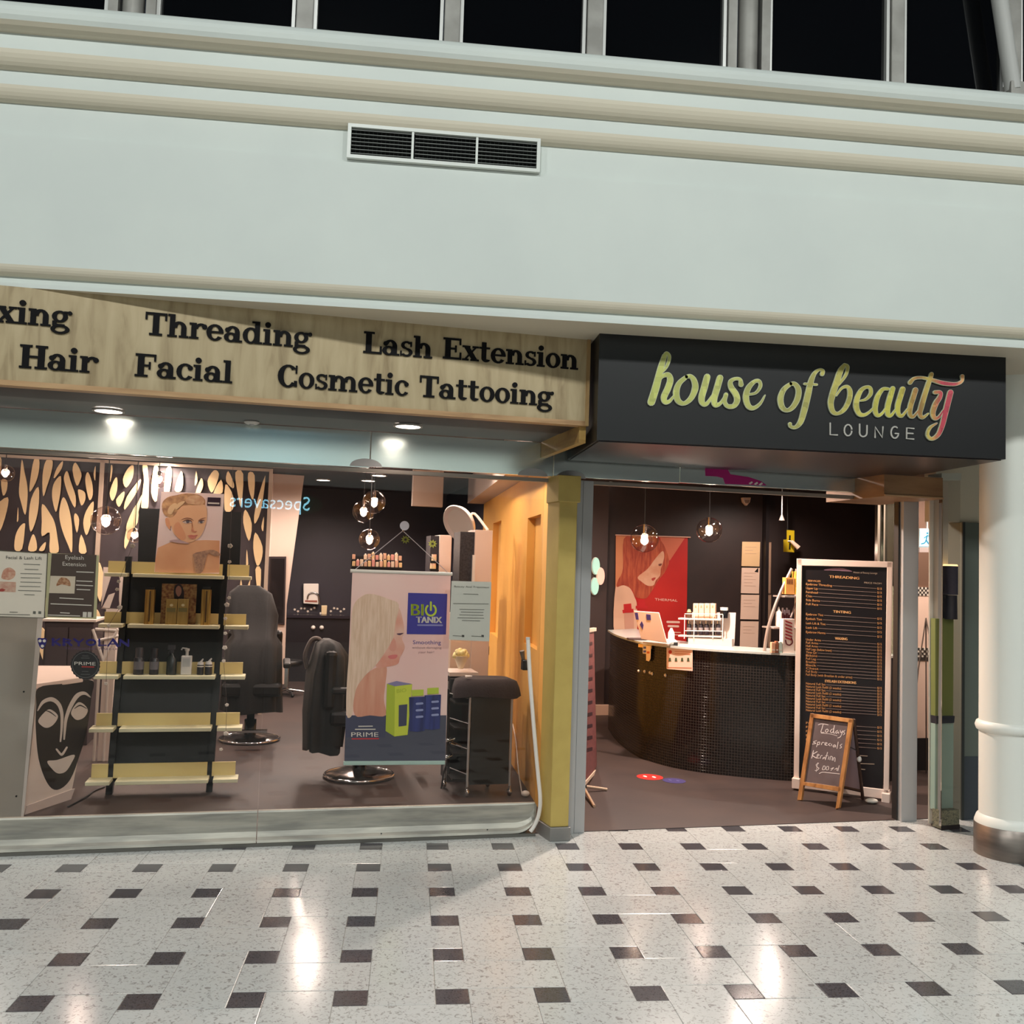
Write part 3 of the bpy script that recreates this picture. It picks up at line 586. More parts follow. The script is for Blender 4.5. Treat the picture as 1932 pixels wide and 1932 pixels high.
for px in (192, 511):
    c = sb.at(px, 900).x; part(ts, 'trim_bar', MB().box(c-.02, c+.02, 4.86, 4.9, 0, CE-.06), tm)
part(ts, 'top_bar', MB().box(-4.0, uR, 4.86, 4.9, CE-.09, CE-.06), tm)
# ceiling services
ac = thing('ceiling_cassette', 'flat white air conditioning cassette on the salon ceiling', 'air conditioner', (-.6, 3.9, CE-.04))
a = sz(392, 868, CE-.04); b = sz(500, 882, CE-.04)
part(ac, 'panel', MB().box(a.x, b.x+.05, 3.6, 4.3, CE-.04, CE), M('ac_white', (206, 196, 186), .5), bev=.01)
for k in range(6): part(ac, 'louvre', MB().box(b.x-.25+k*.045, b.x-.235+k*.045, 3.58, 3.60, CE-.035, CE-.008), black_satin)
glow = M('downlight_glow', (255, 240, 226), .4, emit=14)
trimw = M('downlight_trim', (214, 208, 200), .4)
def downlight(p, label, r=.07, power=30, z=None, frame='shop', sp=True, spread=2.2):
    t = thing('downlight', label, 'downlight', (p[0], p[1], p[2]-.01), 'recessed downlights')
    part(t, 'trim_ring', MB().lathe([(r*1.18, p[2]-.012), (r*1.18, p[2]), (r, p[2]-.002), (r*.98, p[2]-.012)], (p[0], p[1]), 20, cap=False), trimw)
    part(t, 'lens', MB().lathe([(r*.98, p[2]-.010), (r*.98, p[2]-.004)], (p[0], p[1]), 20), glow)
    if power:
        w = S2W((p[0], p[1], p[2]-.03)); lamp('downlight_beam', 'SPOT', w, power, WARM, spot_size=2.85, spot_blend=.6, shadow_soft_size=.05)
for px, py, l in ((205, 773, 'bright recessed downlight under the timber sign above the portrait'), (770, 802, 'bright recessed downlight under the timber sign above the hair banner')):
    p = sz(px, py, 2.535); downlight(p, l, .075, 7)
for px, py, l in ((310, 860, 'ceiling downlight above the portrait poster'), (172, 861, 'small ceiling downlight beside the screen trim bar'), (405, 871, 'small ceiling downlight by the air conditioning cassette'), (620, 883, 'small ceiling downlight left of the paired globes'), (715, 896, 'larger ceiling downlight above the paired globes'), (695, 906, 'lower ceiling downlight just over the paired globes')):
    p = sz(px, py, CE); downlight(p, l, .06 if 'small' in l else .085, 120)
for px, py, l in ((1140, 909, 'ceiling downlight just inside the entrance'), (1340, 927, 'tiny dim ceiling downlight over reception')):
    p = sz(px, py, CE); downlight(p, l, .085 if 'just' in l else .04, 230 if 'just' in l else 60)
for u, v, l in ((-2.6, 1.6, 'added fill downlight at the far left of the salon'), (-1.2, 1.3, 'added fill downlight above the mask desk'), (.2, 1.4, 'added fill downlight above the styling chair'), (.9, 3.2, 'added fill downlight near the inner beam'), (-.6, 3.0, 'added fill downlight before the cut-out screen'), (-2.4, 3.2, 'ceiling downlight before the screen\'s left part'), (.5, 6.6, 'added fill downlight near the rear wall'), (3.2, 1.2, 'added fill downlight above the floor stickers'), (4.6, 2.6, 'added fill downlight behind the counter'), (3.0, 3.6, 'added fill downlight close to the red poster'), (1.35, .9, 'added fill downlight washing the front of the yellow wall'), (1.45, 2.2, 'added fill downlight washing the rear of the yellow wall'), (5.75, .75, 'added fill downlight in the right passage'), (5.6, 3.9, 'added fill downlight close to the certificates')):  # extra downlights added as fill to brighten the salon, yellow wall and passage
    downlight((u, v, CE), l, .085, (520 if u < 4 and v < 2 else 150 if u > 5.7 else 85) if u > 2 else (66 if u > 1.2 else 40 if v < 2 else 130))
p = sz(475, 796, 2.535)
o = thing('smoke_detector', 'small white disc detector under the timber sign', 'detector', (p.x, p.y, 2.52)); part(o, 'body', MB().lathe([(.03, 2.52), (.045, 2.528), (.045, 2.535)], (p.x, p.y), 18), trimw); part(o, 'button', MB().lathe([(.012, 2.514), (.014, 2.521)], (p.x, p.y), 10), alu)
# ================================================================== LEFT SALON
def orect(pl, x0, y0, x1, y1): return [(x0, y0), (x1, y0), (x1, y1), (x0, y1)]
def vline(pl, px, ya, yb, r, n=8):
    return MB().tube([pl.at(px[0], ya), pl.at(px[1], yb)], r, n)
# ---- leaning shelf unit
SK = .17
sp_ = PL((0, 1.36, 0), (0, -1, SK))
su_ = thing('display_shelf', 'black leaning display unit with five rows of cream yellow shelves', 'shelf unit', sp_.at(300, 1495))
bk = M('unit_black', (22, 24, 24), .5, noise=(3, (18, 20, 20)))
part(su_, 'back_panel', MB().flat(sp_, [(243, 1072), (425, 1080), (397, 1470), (209, 1476)], -.03, -.015), bk)
part(su_, 'header_panel', MB().flat(sp_, [(262, 957), (456, 965), (452, 1068), (259, 1062)], -.06, -.03), bk)
for a, b in (((243, 1050), (206, 1502)), ((426, 1058), (395, 1492))):
    p, q = sp_.at(*a), sp_.at(*b); q = p+(q-p)*(p.z/(p.z-q.z)) if p.z != q.z else q
    w = .022; part(su_, 'post', MB().hull8([(q.x-w, q.y-.03, .004), (q.x+w, q.y-.03, .004), (q.x+w, q.y+.03, .004), (q.x-w, q.y+.03, .004)], [(p.x-w, p.y-.03, p.z), (p.x+w, p.y-.03, p.z), (p.x+w, p.y+.03, p.z), (p.x-w, p.y+.03, p.z)]), bk)
lipm = M('shelf_lip', (222, 202, 138), .5); trm = M('shelf_tray', (230, 226, 190), .45)
rows = [(1062, 1091, (250, 421), (206, 196, 238), (430, 474)), (1156, 1186, (240, 413), (199, 185, 230), (423, 468)), (1248, 1282, (232, 405), (190, 176, 222), (416, 462)), (1344, 1381, (224, 398), (184, 167, 213), (409, 456)), (1438, 1480, (216, 392), (175, 160, 206), (401, 448))]
DEP = .17; shelf_z = []
for yt, yb, cx, lx, rx in rows:
    pb_ = sp_.at((cx[0]+cx[1])/2, yb); vb = pb_.y; plf = VV(vb-DEP)
    zb = plf.at((cx[0]+cx[1])/2, yb).z; zt = VV(vb).at((cx[0]+cx[1])/2, yt).z; shelf_z.append((zb+.026, vb))
    for nm, a, b in (('c', cx[0], cx[1]), ('l', lx[1], lx[2]), ('r', rx[0], rx[1])):
        ua, ub = plf.at(a, yb).x, plf.at(b, yb).x
        o = part(su_, 'shelf', MB().box(ua, ub, vb-DEP, vb-.015, zb, zb+.026), trm, bev=.003)
        ul = VV(vb).at(a if nm != 'l' else lx[0], yt).x; ur = VV(vb).at(b-(3 if nm == 'r' else 0), yt).x
        part(su_, 'back_lip', MB().box(ul, ur, vb-.032, vb-.016, zb+.02, zt), lipm, sub=o)
# ---- portrait poster on the top shelf
z1, v1 = shelf_z[0]
pp = PL((0, v1-.13, z1), (0, -1, .06))
po = thing('portrait_poster', 'showcard portrait of a blond person with bare shoulders on top shelf', 'poster', pp.at(352, 1083))
def c3(p): return (270+p[0]/9.66, 900+p[1]/9.66)
def shp(t, nm, pts, mat, pl, conv, d0=.004, d1=.005, n=3, sub=None, label=None, smooth=True):
    q = [conv(p) for p in pts]
    if smooth: q = [(p.x, p.y) for p in crom(q, n, True)]
    return part(t, nm, MB().flat(pl, q, d0, d1), mat, sub=sub, label=label)
skin = M('print_skin', (246, 190, 146), .5, noise=(5, (236, 174, 130))); skin2 = M('print_skin_light', (250, 202, 160), .5, noise=(5, (244, 190, 146)))
cd = part(po, 'card', MB().flat(pp, [c3(p) for p in ((335, 265), (1475, 310), (1385, 1765), (205, 1735))], 0, .004), M('print_bg', (250, 222, 216), .4, noise=(2, (252, 234, 230))))
shp(po, 'print_body', [(270, 1290), (520, 1180), (700, 1150), (900, 1160), (1150, 1150), (1395, 1160), (1390, 1740), (1000, 1755), (215, 1730), (225, 1500)], skin, pp, c3, sub=cd, smooth=False)
shp(po, 'print_hair', [(350, 480), (450, 370), (620, 330), (760, 300), (1000, 320), (1120, 400), (1130, 500), (1080, 560), (700, 640), (560, 740), (430, 720), (360, 640)], M('print_hair', (226, 180, 130), .5, noise=(26, (172, 128, 96))), pp, c3, .004, .0055, sub=cd)
shp(po, 'print_face', [(560, 720), (700, 540), (900, 520), (1090, 500), (1155, 560), (1165, 720), (1130, 900), (1060, 1060), (960, 1150), (850, 1190), (700, 1160), (560, 1030), (510, 900), (430, 900), (405, 780), (440, 740)], skin2, pp, c3, .005, .0065, sub=cd)
dkp = M('print_brow', (168, 120, 96), .5); lash = M('print_lashline', (112, 76, 68), .5); scl = M('print_sclera', (226, 206, 194), .5); iri = M('print_iris', (104, 100, 108), .5); shd = M('print_cheek', (238, 172, 130), .5); lipp = M('print_lips', (214, 126, 112), .5)
for q, mt, dd in (([(560, 900), (640, 820), (700, 900), (760, 1020), (780, 1120), (700, 1150), (590, 1060)], shd, .0068), ([(880, 780), (905, 860), (880, 960), (930, 1000), (915, 900)], shd, .0068), ([(405, 780), (440, 745), (480, 800), (500, 900), (490, 960), (440, 900)], shd, .0069),
                  ([(690, 785), (780, 742), (870, 752), (925, 800), (860, 770), (780, 762)], dkp, .0075), ([(1010, 790), (1070, 752), (1150, 740), (1090, 768), (1030, 805)], dkp, .0075), ([(720, 812), (800, 786), (870, 800), (895, 832), (800, 852), (745, 838)], scl, .0075), ([(1008, 828), (1055, 795), (1118, 792), (1095, 838), (1030, 848)], scl, .0075),
                  ([(715, 815), (790, 778), (870, 790), (900, 832), (865, 806), (790, 793), (735, 812)], lash, .0085), ([(1002, 828), (1050, 788), (1124, 784), (1100, 800), (1050, 802)], lash, .0085), ([(785, 800), (825, 790), (850, 815), (830, 842), (795, 838)], iri, .0082), ([(1040, 806), (1075, 798), (1085, 825), (1060, 842), (1038, 830)], iri, .0082),
                  ([(878, 975), (905, 955), (935, 985), (985, 985), (955, 1012), (900, 1004)], M('print_nose', (222, 148, 118), .5), .0078), ([(815, 1072), (880, 1056), (925, 1064), (1000, 1056), (960, 1090), (890, 1096)], lipp, .0078), ([(835, 1090), (890, 1092), (960, 1088), (945, 1120), (890, 1132), (850, 1112)], M('print_lips2', (226, 146, 128), .5), .008), ([(480, 1160), (620, 1140), (740, 1170), (840, 1215), (620, 1200)], M('print_collar', (206, 176, 176), .5), .0075),
                  ([(920, 1400), (1100, 1350), (1290, 1330), (1420, 1420), (1300, 1440), (1180, 1400), (1090, 1720), (960, 1740), (930, 1500)], M('print_lace', (206, 164, 132), .5, noise=(60, (166, 130, 112))), .0075), ([(470, 560), (560, 480), (620, 500), (570, 590), (520, 680), (450, 660)], M('print_curl', (238, 202, 156), .5), .0072), ([(780, 400), (900, 340), (1060, 350), (1120, 420), (1080, 500), (920, 500), (800, 480)], M('print_curl2', (214, 166, 128), .5, noise=(30, (236, 200, 160))), .0072), ([(640, 480), (740, 440), (760, 460), (680, 540), (600, 600), (590, 560)], M('print_curl', (0, 0, 0)), .0074)):
    shp(po, 'print_detail', q, mt, pp, c3, dd-.0015, dd, 3, sub=cd)
o = part(po, 'print_block', MB().flat(pp, [c3(p) for p in ((1178, 370), (1415, 380), (1408, 530), (1165, 522))], .004, .006), M('print_plum', (58, 40, 56), .4)); part(po, 'print_bar', MB().flat(pp, [c3(p) for p in ((1185, 462), (1392, 470), (1390, 498), (1182, 490))], .006, .007), paper, sub=o)
# ---- shelf products
def gold(n, a, b): return M(n, a, .3, .55, noise=(20, b, (6, 6, .3)))
gm = gold('gold_foil', (206, 164, 84), (150, 108, 50)); gb = gold('gold_box', (190, 158, 92), (170, 136, 74))
z2, v2 = shelf_z[1]
p2 = VV(v2-.09)
for px, l in (((1010, 1075), 'tall gold foil carton on the second shelf, left'), ((1405, 1470), 'tall gold foil carton on the second shelf, right')):
    a, b = p2.at(px[0]/3.715, 1180), p2.at(px[1]/3.715, 1180); zt = p2.at(px[0]/3.715, 1112).z
    t = thing('gold_carton', l, 'carton', ((a.x+b.x)/2, v2-.09, z2), 'tall gold cartons on the second shelf')
    part(t, 'body', MB().box(a.x, b.x, v2-.12, v2-.06, z2, zt), gm, bev=.002); part(t, 'cap', MB().box(a.x+.006, b.x-.006, v2-.115, v2-.065, zt, zt+.018), black_satin); part(t, 'stripe', MB().box(a.x+(b.x-a.x)*.45, a.x+(b.x-a.x)*.62, v2-.1215, v2-.12, z2+.02, zt-.01), M('foil_dark', (92, 66, 36), .4, .4))
def card(px0, px1, y0, y1, pl): return pl.at(px0, y0), pl.at(px1, y1)
a, b = card(306, 368, 1101, 1178, VV(v2-.05))
t = thing('picture_card', 'patterned gold showcard with a dark-haired face on the second shelf', 'showcard', ((a.x+b.x)/2, v2-.05, z2))
o = part(t, 'card', MB().box(a.x, b.x, v2-.052, v2-.046, z2, a.z), M('pattern_gold', (190, 150, 92), .5, noise=(45, (122, 66, 36))))
pc = VV(v2-.0525)
part(t, 'print_hair', MB().flat(pc, [(p.x, p.y) for p in crom([(329, 1108), (337, 1102), (345, 1108), (347, 1130), (338, 1150), (329, 1130)], 3, True)], 0, .001), M('print_black', (40, 26, 24), .5), sub=o)
part(t, 'print_face', MB().flat(pc, [(p.x, p.y) for p in crom([(332, 1110), (337, 1105), (342, 1110), (342, 1119), (337, 1126), (332, 1119)], 3, True)], .001, .002), M('print_skin3', (178, 128, 108), .5), sub=o)
for x0, x1, l in ((1165, 1235, 'slim gold product box on the second shelf, left one'), (1247, 1315, 'slim gold product box on the second shelf, right one')):
    a, b = card(x0/3.715, x1/3.715, 1130, 1176, VV(v2-.11))
    t = thing('product_box', l, 'box', ((a.x+b.x)/2, v2-.1, z2), 'slim gold boxes on the second shelf')
    part(t, 'carton', MB().box(a.x, b.x, v2-.115, v2-.065, z2, a.z), gb, bev=.002)
    c = (a.x+b.x)/2; part(t, 'emblem', MB().prism([(c+.012*math.cos(k*PI/5), a.z-.045+.010*math.sin(k*PI/5)) for k in range(10)], v2-.117, v2-.1145, 'y'), M('emblem', (226, 214, 170), .4)); part(t, 'label_print', MB().box(a.x+.008, b.x-.008, v2-.1165, v2-.1145, a.z-.095, a.z-.065), M('label_olive', (124, 114, 66), .5))
z3, v3 = shelf_z[2]
p3 = VV(v3-.09)
def bottle(nm, label, x0, x1, yt, mat, capmat, kind, group='bottles on the third shelf'):
    a, b = p3.at(x0, 1270), p3.at(x1, 1270); c = (a.x+b.x)/2; r = (b.x-a.x)/2; h = p3.at((x0+x1)/2, yt).z-z3
    t = thing(nm, label, 'bottle', (c, v3-.09, z3), group)
    cc_ = (c, v3-.09)
    if kind == 'tub':
        part(t, 'body', MB().lathe([(r*.96, z3), (r, z3+.006), (r, z3+h*.6), (r*.8, z3+h*.64)], cc_, 16), mat); part(t, 'lid', MB().lathe([(r*.8, z3+h*.64), (r*.78, z3+h*.96), (r*.7, z3+h)], cc_, 16), capmat)
        part(t, 'label_band', MB().lathe([(r*1.01, z3+h*.2), (r*1.01, z3+h*.5)], cc_, 16, cap=False), M('grey_label', (108, 106, 112), .5))
    elif kind == 'spray':
        part(t, 'body', MB().lathe([(r*.96, z3), (r, z3+.006), (r, z3+h*.55), (r*.35, z3+h*.66), (r*.3, z3+h*.74)], cc_, 16), mat)
        part(t, 'trigger_head', MB().box(c-r*.9, c+r*.5, v3-.10, v3-.08, z3+h*.84, z3+h).box(c-r*.3, c+r*.3, v3-.1, v3-.08, z3+h*.72, z3+h*.86), capmat, bev=.004); part(t, 'trigger', MB().tube([(c-r*.4, v3-.09, z3+h*.85), (c-r*.7, v3-.09, z3+h*.7)], .005, 6), capmat)
    elif kind == 'pump':
        part(t, 'body', MB().box(c-r, c+r, v3-.09-r*.8, v3-.09+r*.8, z3, z3+h*.68), mat, bev=.006)
        part(t, 'pump', MB().lathe([(r*.3, z3+h*.68), (r*.3, z3+h*.84), (r*.45, z3+h*.85), (r*.45, z3+h*.93)], cc_, 12).tube([(c, v3-.09, z3+h*.93), (c-r*.9, v3-.09, z3+h*.95), (c-r*1.1, v3-.09, z3+h*.88)], .006, 6), capmat); part(t, 'label_print', MB().box(c-r*.7, c+r*.7, v3-.0915-r*.8, v3-.089-r*.8, z3+h*.3, z3+h*.6), M('label_white2', (188, 192, 190), .5))
    else:
        part(t, 'body', MB().lathe([(r*.96, z3), (r, z3+.005), (r, z3+h*.62), (r*.6, z3+h*.7)], cc_, 14), mat); part(t, 'flip_top', MB().lathe([(r*.95, z3+h*.6), (r*.8, z3+h*.8)], cc_, 14).tube([(c, v3-.09, z3+h*.78), (c+r*.7, v3-.09, z3+h)], [r*.35, r*.2], 8), capmat); part(t, 'label_band', MB().lathe([(r*1.02, z3+h*.5), (r*1.02, z3+h*.56)], cc_, 14, cap=False), paper)
bb = M('bottle_black', (34, 33, 38), .3); bw = M('bottle_white', (214, 214, 210), .35)
bottle('styling_tub', 'dark lidded bottle at the left end of the third shelf', 251, 271, 1222, bb, M('lid_grey', (62, 60, 64), .3), 'tub')
bottle('styling_tub', 'dark lidded bottle second from the left on the third shelf', 281, 299, 1223, bb, bb, 'tub')
bottle('spray_bottle', 'black trigger spray bottle on the third shelf', 313, 333, 1217, M('bottle_green', (30, 38, 36), .25), M('lid_grey', (0, 0, 0)), 'spray')
bottle('pump_bottle', 'white square pump bottle on the third shelf', 341, 361, 1220, bw, bw, 'pump')
bottle('small_bottle', 'small black bottle with white flip top, beside the pump bottle', 371, 384, 1243, bb, bw, 'flip')
bottle('small_bottle', 'small black bottle with white flip top, at the shelf\'s right end', 386, 400, 1242, bb, bw, 'flip')
# ---- bead garlands
def garland(label, pts, v, wires):
    pl = VV(v); q = [pl.at(*p) for p in pts]
    tp = VV(v).at(wires[0], 850); tp.z = min(tp.z, CE)
    t = thing('flower_garland', label, 'garland', q[-1], 'hanging flower strings')
    part(t, 'thread', MB().tube([(tp.x, v, CE)]+q, .0012, 4), M('thread', (90, 80, 80), .6))
    for i, p in enumerate(q):
        mb = MB(); k = 5; R0 = .012 if i % 3 else .016
        for a in range(k):
            w = 2*PI*a/k+i; mb.sphere((p.x+R0*.6*math.cos(w), p.y, p.z+R0*.5*math.sin(w)), R0*.55, 8, 5, sy=.5)
        part(t, 'flower', mb, M('flower_white', (226, 214, 200), .5))
garland('string of small white flowers right of the yellow shelves', [(434, 1030), (433, 1060), (432, 1128), (428, 1141), (425, 1167), (425, 1195), (424, 1222), (422, 1247), (428, 1330), (426, 1384), (417, 1414), (440, 1418)][:11], .95, (440, 0))
garland('string of small white flowers left of the yellow shelves', [(250, 1030), (224, 1097), (221, 1112), (226, 1146), (205, 1180), (200, 1290)], .95, (262, 0))
# ---- wall of signs on the glass
g2 = VV(.012)
def sheet(name, label, cat, quad, mat, pl, th=.002):
    a = [pl.at(*p) for p in quad]; t = thing(name, label, cat, (a[0]+a[2])*.5-Vector((0, 0, abs(a[0].z-a[2].z)/2)))
    return t, part(t, 'sheet', MB().flat(pl, quad, 0, th), mat)
fm = M('frame_pale', (196, 192, 150), .45)
t, o = sheet('notice_poster', 'pale green poster headed Facial & Lash Lift on the glass', 'poster', [(-8, 1038), (90, 1044), (84, 1166), (-14, 1163)], M('poster_green', (242, 234, 218), .5), g2)
def cp(p): return (p[0]/6.9, 1020+p[1]/6.9)
def line(pl, x0, y0, x1, y1, w, d=.0035): return MB().stroke(pl, [(x0, y0), (x1, y1)], w, d-.001, d, raw=True)
inkg = M('ink_grey', (112, 112, 104), .6)
part(t, 'heading', MB().text(g2, 'Facial & Lash Lift', cp((78, 238)), cp((545, 250)), 6.0, .004), M('ink_dark', (74, 76, 72), .6), sub=o)
for a, b, y, y2 in ((312, 522, 305, 314), (325, 500, 372, 378), (270, 545, 428, 435), (275, 522, 482, 488), (270, 535, 538, 545), (260, 525, 594, 600), (240, 538, 648, 656), (320, 450, 702, 706), (-40, 390, 958, 966), (130, 230, 930, 932)):
    p, q = cp((a, y)), cp((b, y2)); part(t, 'text_line', line(g2, p[0], p[1], q[0], q[1], 1.1), inkg, sub=o)
part(t, 'photo_print', MB().flat(g2, [(p.x, p.y) for p in crom([cp(q) for q in ((20, 480), (50, 380), (130, 350), (200, 400), (190, 470), (130, 510), (60, 505))], 3, True)], .002, .003), M('print_rose', (206, 142, 118), .5, noise=(60, (226, 186, 160))), sub=o)
part(t, 'photo_print', MB().flat(g2, [cp(q) for q in ((-40, 530), (210, 540), (205, 670), (-50, 662))], .002, .003), M('print_beige', (222, 190, 168), .5, noise=(50, (210, 160, 140))), sub=o)
part(t, 'print_detail', MB().flat(g2, [cp(q) for q in ((-10, 635), (30, 622), (78, 640), (40, 662), (0, 660))], .003, .004), M('print_red', (176, 74, 66), .5), sub=o)
for x in (432, 502): part(t, 'icon', MB().flat(g2, [cp(q) for q in ((x, 918), (x+36, 920), (x+34, 956), (x-2, 953))], .002, .003), inkg, sub=o)
part(t, 'border', MB().stroke(g2, [(-8, 1038), (90, 1044), (84, 1166), (-14, 1163)], 1.6, .002, .005, raw=True), M('border_dark', (92, 88, 76), .5))
t, o = sheet('notice_poster', 'dark brown poster headed Eyelash Extension on the glass', 'poster', [(91, 1043), (187, 1048), (182, 1168), (85, 1165)], fm, g2)
part(t, 'print_ground', MB().flat(g2, [cp(p) for p in ((675, 168), (1258, 185), (1215, 1000), (620, 985))], .002, .003), M('poster_brown', (84, 70, 62), .5), sub=o)
for s_, a, b, y, y2 in (('Eyelash', 850, 1090, 240, 250), ('Extension', 815, 1118, 325, 338)):
    part(t, 'heading', MB().text(g2, s_, cp((a, y)), cp((b, y2)), 7.5, .0045), paper, sub=o)
for a, b, y, y2 in ((1000, 1218, 406, 414), (1000, 1200, 524, 532), (995, 1208, 578, 588), (1005, 1172, 634, 642), (780, 1085, 746, 762), (665, 1190, 822, 842), (630, 1040, 968, 980), (790, 905, 938, 944)):
    p, q = cp((a, y)), cp((b, y2)); part(t, 'text_line', line(g2, p[0], p[1], q[0], q[1], 1.7, .0045), paper, sub=o)
q_ = part(t, 'photo_print', MB().flat(g2, [cp(p) for p in ((660, 458), (985, 466), (970, 690), (640, 682))], .003, .004), M('print_cream', (222, 208, 186), .5), sub=o)
part(t, 'print_lashes', MB().flat(g2, [(p.x, p.y) for p in crom([cp(q) for q in ((735, 590), (760, 520), (800, 480), (870, 490), (910, 530), (920, 590), (860, 580), (800, 570))], 3, True)], .004, .005), M('print_lash', (150, 94, 60), .5, noise=(70, (206, 164, 128))), sub=o)
for x in (1082, 1145): part(t, 'icon', MB().flat(g2, [cp(q) for q in ((x, 928), (x+50, 930), (x+46, 998), (x-4, 995))], .003, .005), paper, sub=o)
# lettering and seal on the glass
t = thing('window_lettering', 'blue shield and slab lettering stuck on the left shop glass', 'decal', g2.at(150, 1225))
nv = M('decal_navy', (32, 24, 110), .5)
part(t, 'shield', MB().flat(g2, [(p.x, p.y) for p in crom([cp(p) for p in ((492, 1272), (550, 1270), (608, 1275), (600, 1340), (575, 1390), (552, 1412), (525, 1392), (502, 1345))], 3, True)], 0, .001), nv)
for x, y in ((522, 1305), (578, 1305), (552, 1372)): part(t, 'mask_mark', MB().flat(g2, [cp((x+22*math.cos(k*PI/4), y+20*math.sin(k*PI/4))) for k in range(8)], .001, .002), paper)
KL = [(672, 130, [([(.14, 0), (.14, 1)], .28), ([(.25, .5), (.8, 1)], .2), ([(.35, .5), (.82, 0)], .3), ([(0, .05), (.36, .05)], .1), ([(0, .95), (.36, .95)], .1)]),
 (810, 140, [([(.16, 0), (.16, 1)], .28), ([(.2, .92), (.62, .92), (.8, .74), (.62, .52), (.25, .5)], .17), ([(.5, .5), (.85, 0)], .28), ([(0, .05), (.36, .05)], .1)]),
 (955, 140, [([(.08, 1), (.5, .45)], .26), ([(.92, 1), (.55, .45)], .18), ([(.5, .5), (.5, 0)], .28)]), (1115, 140, [([(.5+.4*math.cos(a*PI/8), .5+.42*math.sin(a*PI/8)) for a in range(17)], .24)]),
 (1275, 115, [([(.16, 0), (.16, 1)], .28), ([(.05, .07), (.95, .07)], .16)]), (1400, 145, [([(.05, 0), (.48, 1)], .18), ([(.5, 1), (.92, 0)], .3), ([(.22, .3), (.75, .3)], .12)]), (1550, 140, [([(.1, 0), (.1, 1)], .16), ([(.1, .95), (.85, .05)], .28), ([(.87, 0), (.87, 1)], .16)])]
for x0, w, st_ in KL:
    mb = MB()
    for q, wd_ in st_: mb.stroke(g2, [cp((x0+px*w, 1360+(x0-672)*.014-py*82)) for px, py in q], wd_*w/6.9*.8, 0, .001, raw=True)
    part(t, 'letter', mb, nv)
part(t, 'small_letters', MB().text(g2, 'PROFESSIONAL MAKE-UP', cp((855, 1415)), cp((1540, 1425)), 3.6, .0012), M('decal_violet', (96, 70, 110), .5))
t = thing('round_seal', 'round black scalloped seal sticker on the left shop glass', 'decal', g2.at(160, 1281))
def ring_px(cx, cy, r0, n, amp=0): return [cp((cx+(r0+amp*(k % 2))*math.cos(2*PI*k/n), cy+(r0+amp*(k % 2))*math.sin(2*PI*k/n)*.985)) for k in range(n)]
o = part(t, 'disc', MB().flat(g2, ring_px(1112, 1618, 186, 48, 10), .001, .002), M('seal_black', (26, 25, 27), .5))
part(t, 'ring', MB().stroke(g2, ring_px(1112, 1618, 168, 32), 1.0, .002, .003, raw=True, closed=True), M('seal_grey', (96, 94, 94), .5))
part(t, 'letters', MB().text(g2, 'PRIME', cp((968, 1618)), cp((1245, 1625)), 6.2, .0035), paper)
part(t, 'underline', line(g2, *cp((1070, 1641)), *cp((1222, 1645)), 2.2, .0035), M('seal_red', (176, 50, 44), .5))
for a, b, y in ((1060, 1165, 1528), (1075, 1150, 1500), (1070, 1150, 1702), (1055, 1170, 1740)): part(t, 'text_line', line(g2, *cp((a, y)), *cp((b, y+2)), 1.0, .0035), M('seal_grey', (0, 0, 0)))
# ---- desk with the mask face
pa, pb2 = sz(46, 1538), sz(133, 1509)
fp = VP((pa.x, pa.y), (pb2.x, pb2.y))
dk_ = thing('mask_desk', 'white desk end panel printed with a large black mask face', 'desk', (pa.x, pa.y, .004))
def c2(p): return (p[0]/3.715, 1100+p[1]/3.715)
wh = M('desk_white', (222, 210, 200), .4)
quad = [c2(p) for p in ((265, 745), (655, 680), (490, 1525), (165, 1635))]
part(dk_, 'end_panel', MB().flat(fp, quad, -.03, 0), wh)
part(dk_, 'side_return', MB().hull8([Vector((-2.6, pa.y+.06, .004)), Vector((pa.x-.02, pa.y+.06, .004)), Vector((pb2.x-.03, pb2.y+.03, .004)), Vector((-2.6, pb2.y+.5, .004))], [Vector((-2.6, pa.y+.06, .80)), Vector((pa.x-.02, pa.y+.06, .80)), Vector((pb2.x-.03, pb2.y+.03, .80)), Vector((-2.6, pb2.y+.5, .80))]), wh)
ztop = fp.at(*c2((280, 720))).z
wa, wb = sz(*c2((275, 735)), ztop), sz(*c2((560, 670)), ztop)
part(dk_, 'worktop', MB().prism([(-2.6, pa.y+.08), (pa.x+.0, pa.y+.03), (pb2.x+.03, pb2.y+.03), (pb2.x-.12, pb2.y+.75), (-2.6, pb2.y+.75)], ztop-.02, ztop+.015), M('desk_top', (236, 214, 200), .35), bev=.004)
part(dk_, 'skirt', MB().flat(fp, [c2(p) for p in ((185, 1560), (520, 1440), (490, 1525), (165, 1635))], 0, .006), M('desk_skirt', (206, 192, 184), .4))
fk = part(dk_, 'mask_print', MB().flat(fp, [(p.x, p.y) for p in crom([c2(p) for p in ((268, 735), (450, 705), (645, 682), (640, 800), (610, 1020), (560, 1200), (490, 1380), (400, 1450), (330, 1400), (270, 1230), (250, 1000), (255, 850))], 4, True)], 0, .001), M('mask_black', (44, 42, 42), .5))
fw = M('mask_white', (214, 206, 198), .5)
def fc(q, n=4): part(dk_, 'face_line', MB().flat(fp, [(p.x, p.y) for p in crom([c2(p) for p in q], n, True)], .001, .002), fw, sub=fk)
fc([(268, 960), (330, 890), (370, 895), (405, 935), (375, 990), (330, 1015), (290, 1000)]); fc([(497, 905), (540, 840), (580, 845), (614, 890), (590, 940), (545, 960), (515, 945)])
fc([(330, 1250), (400, 1240), (518, 1203), (500, 1260), (460, 1320), (410, 1335), (370, 1310)])
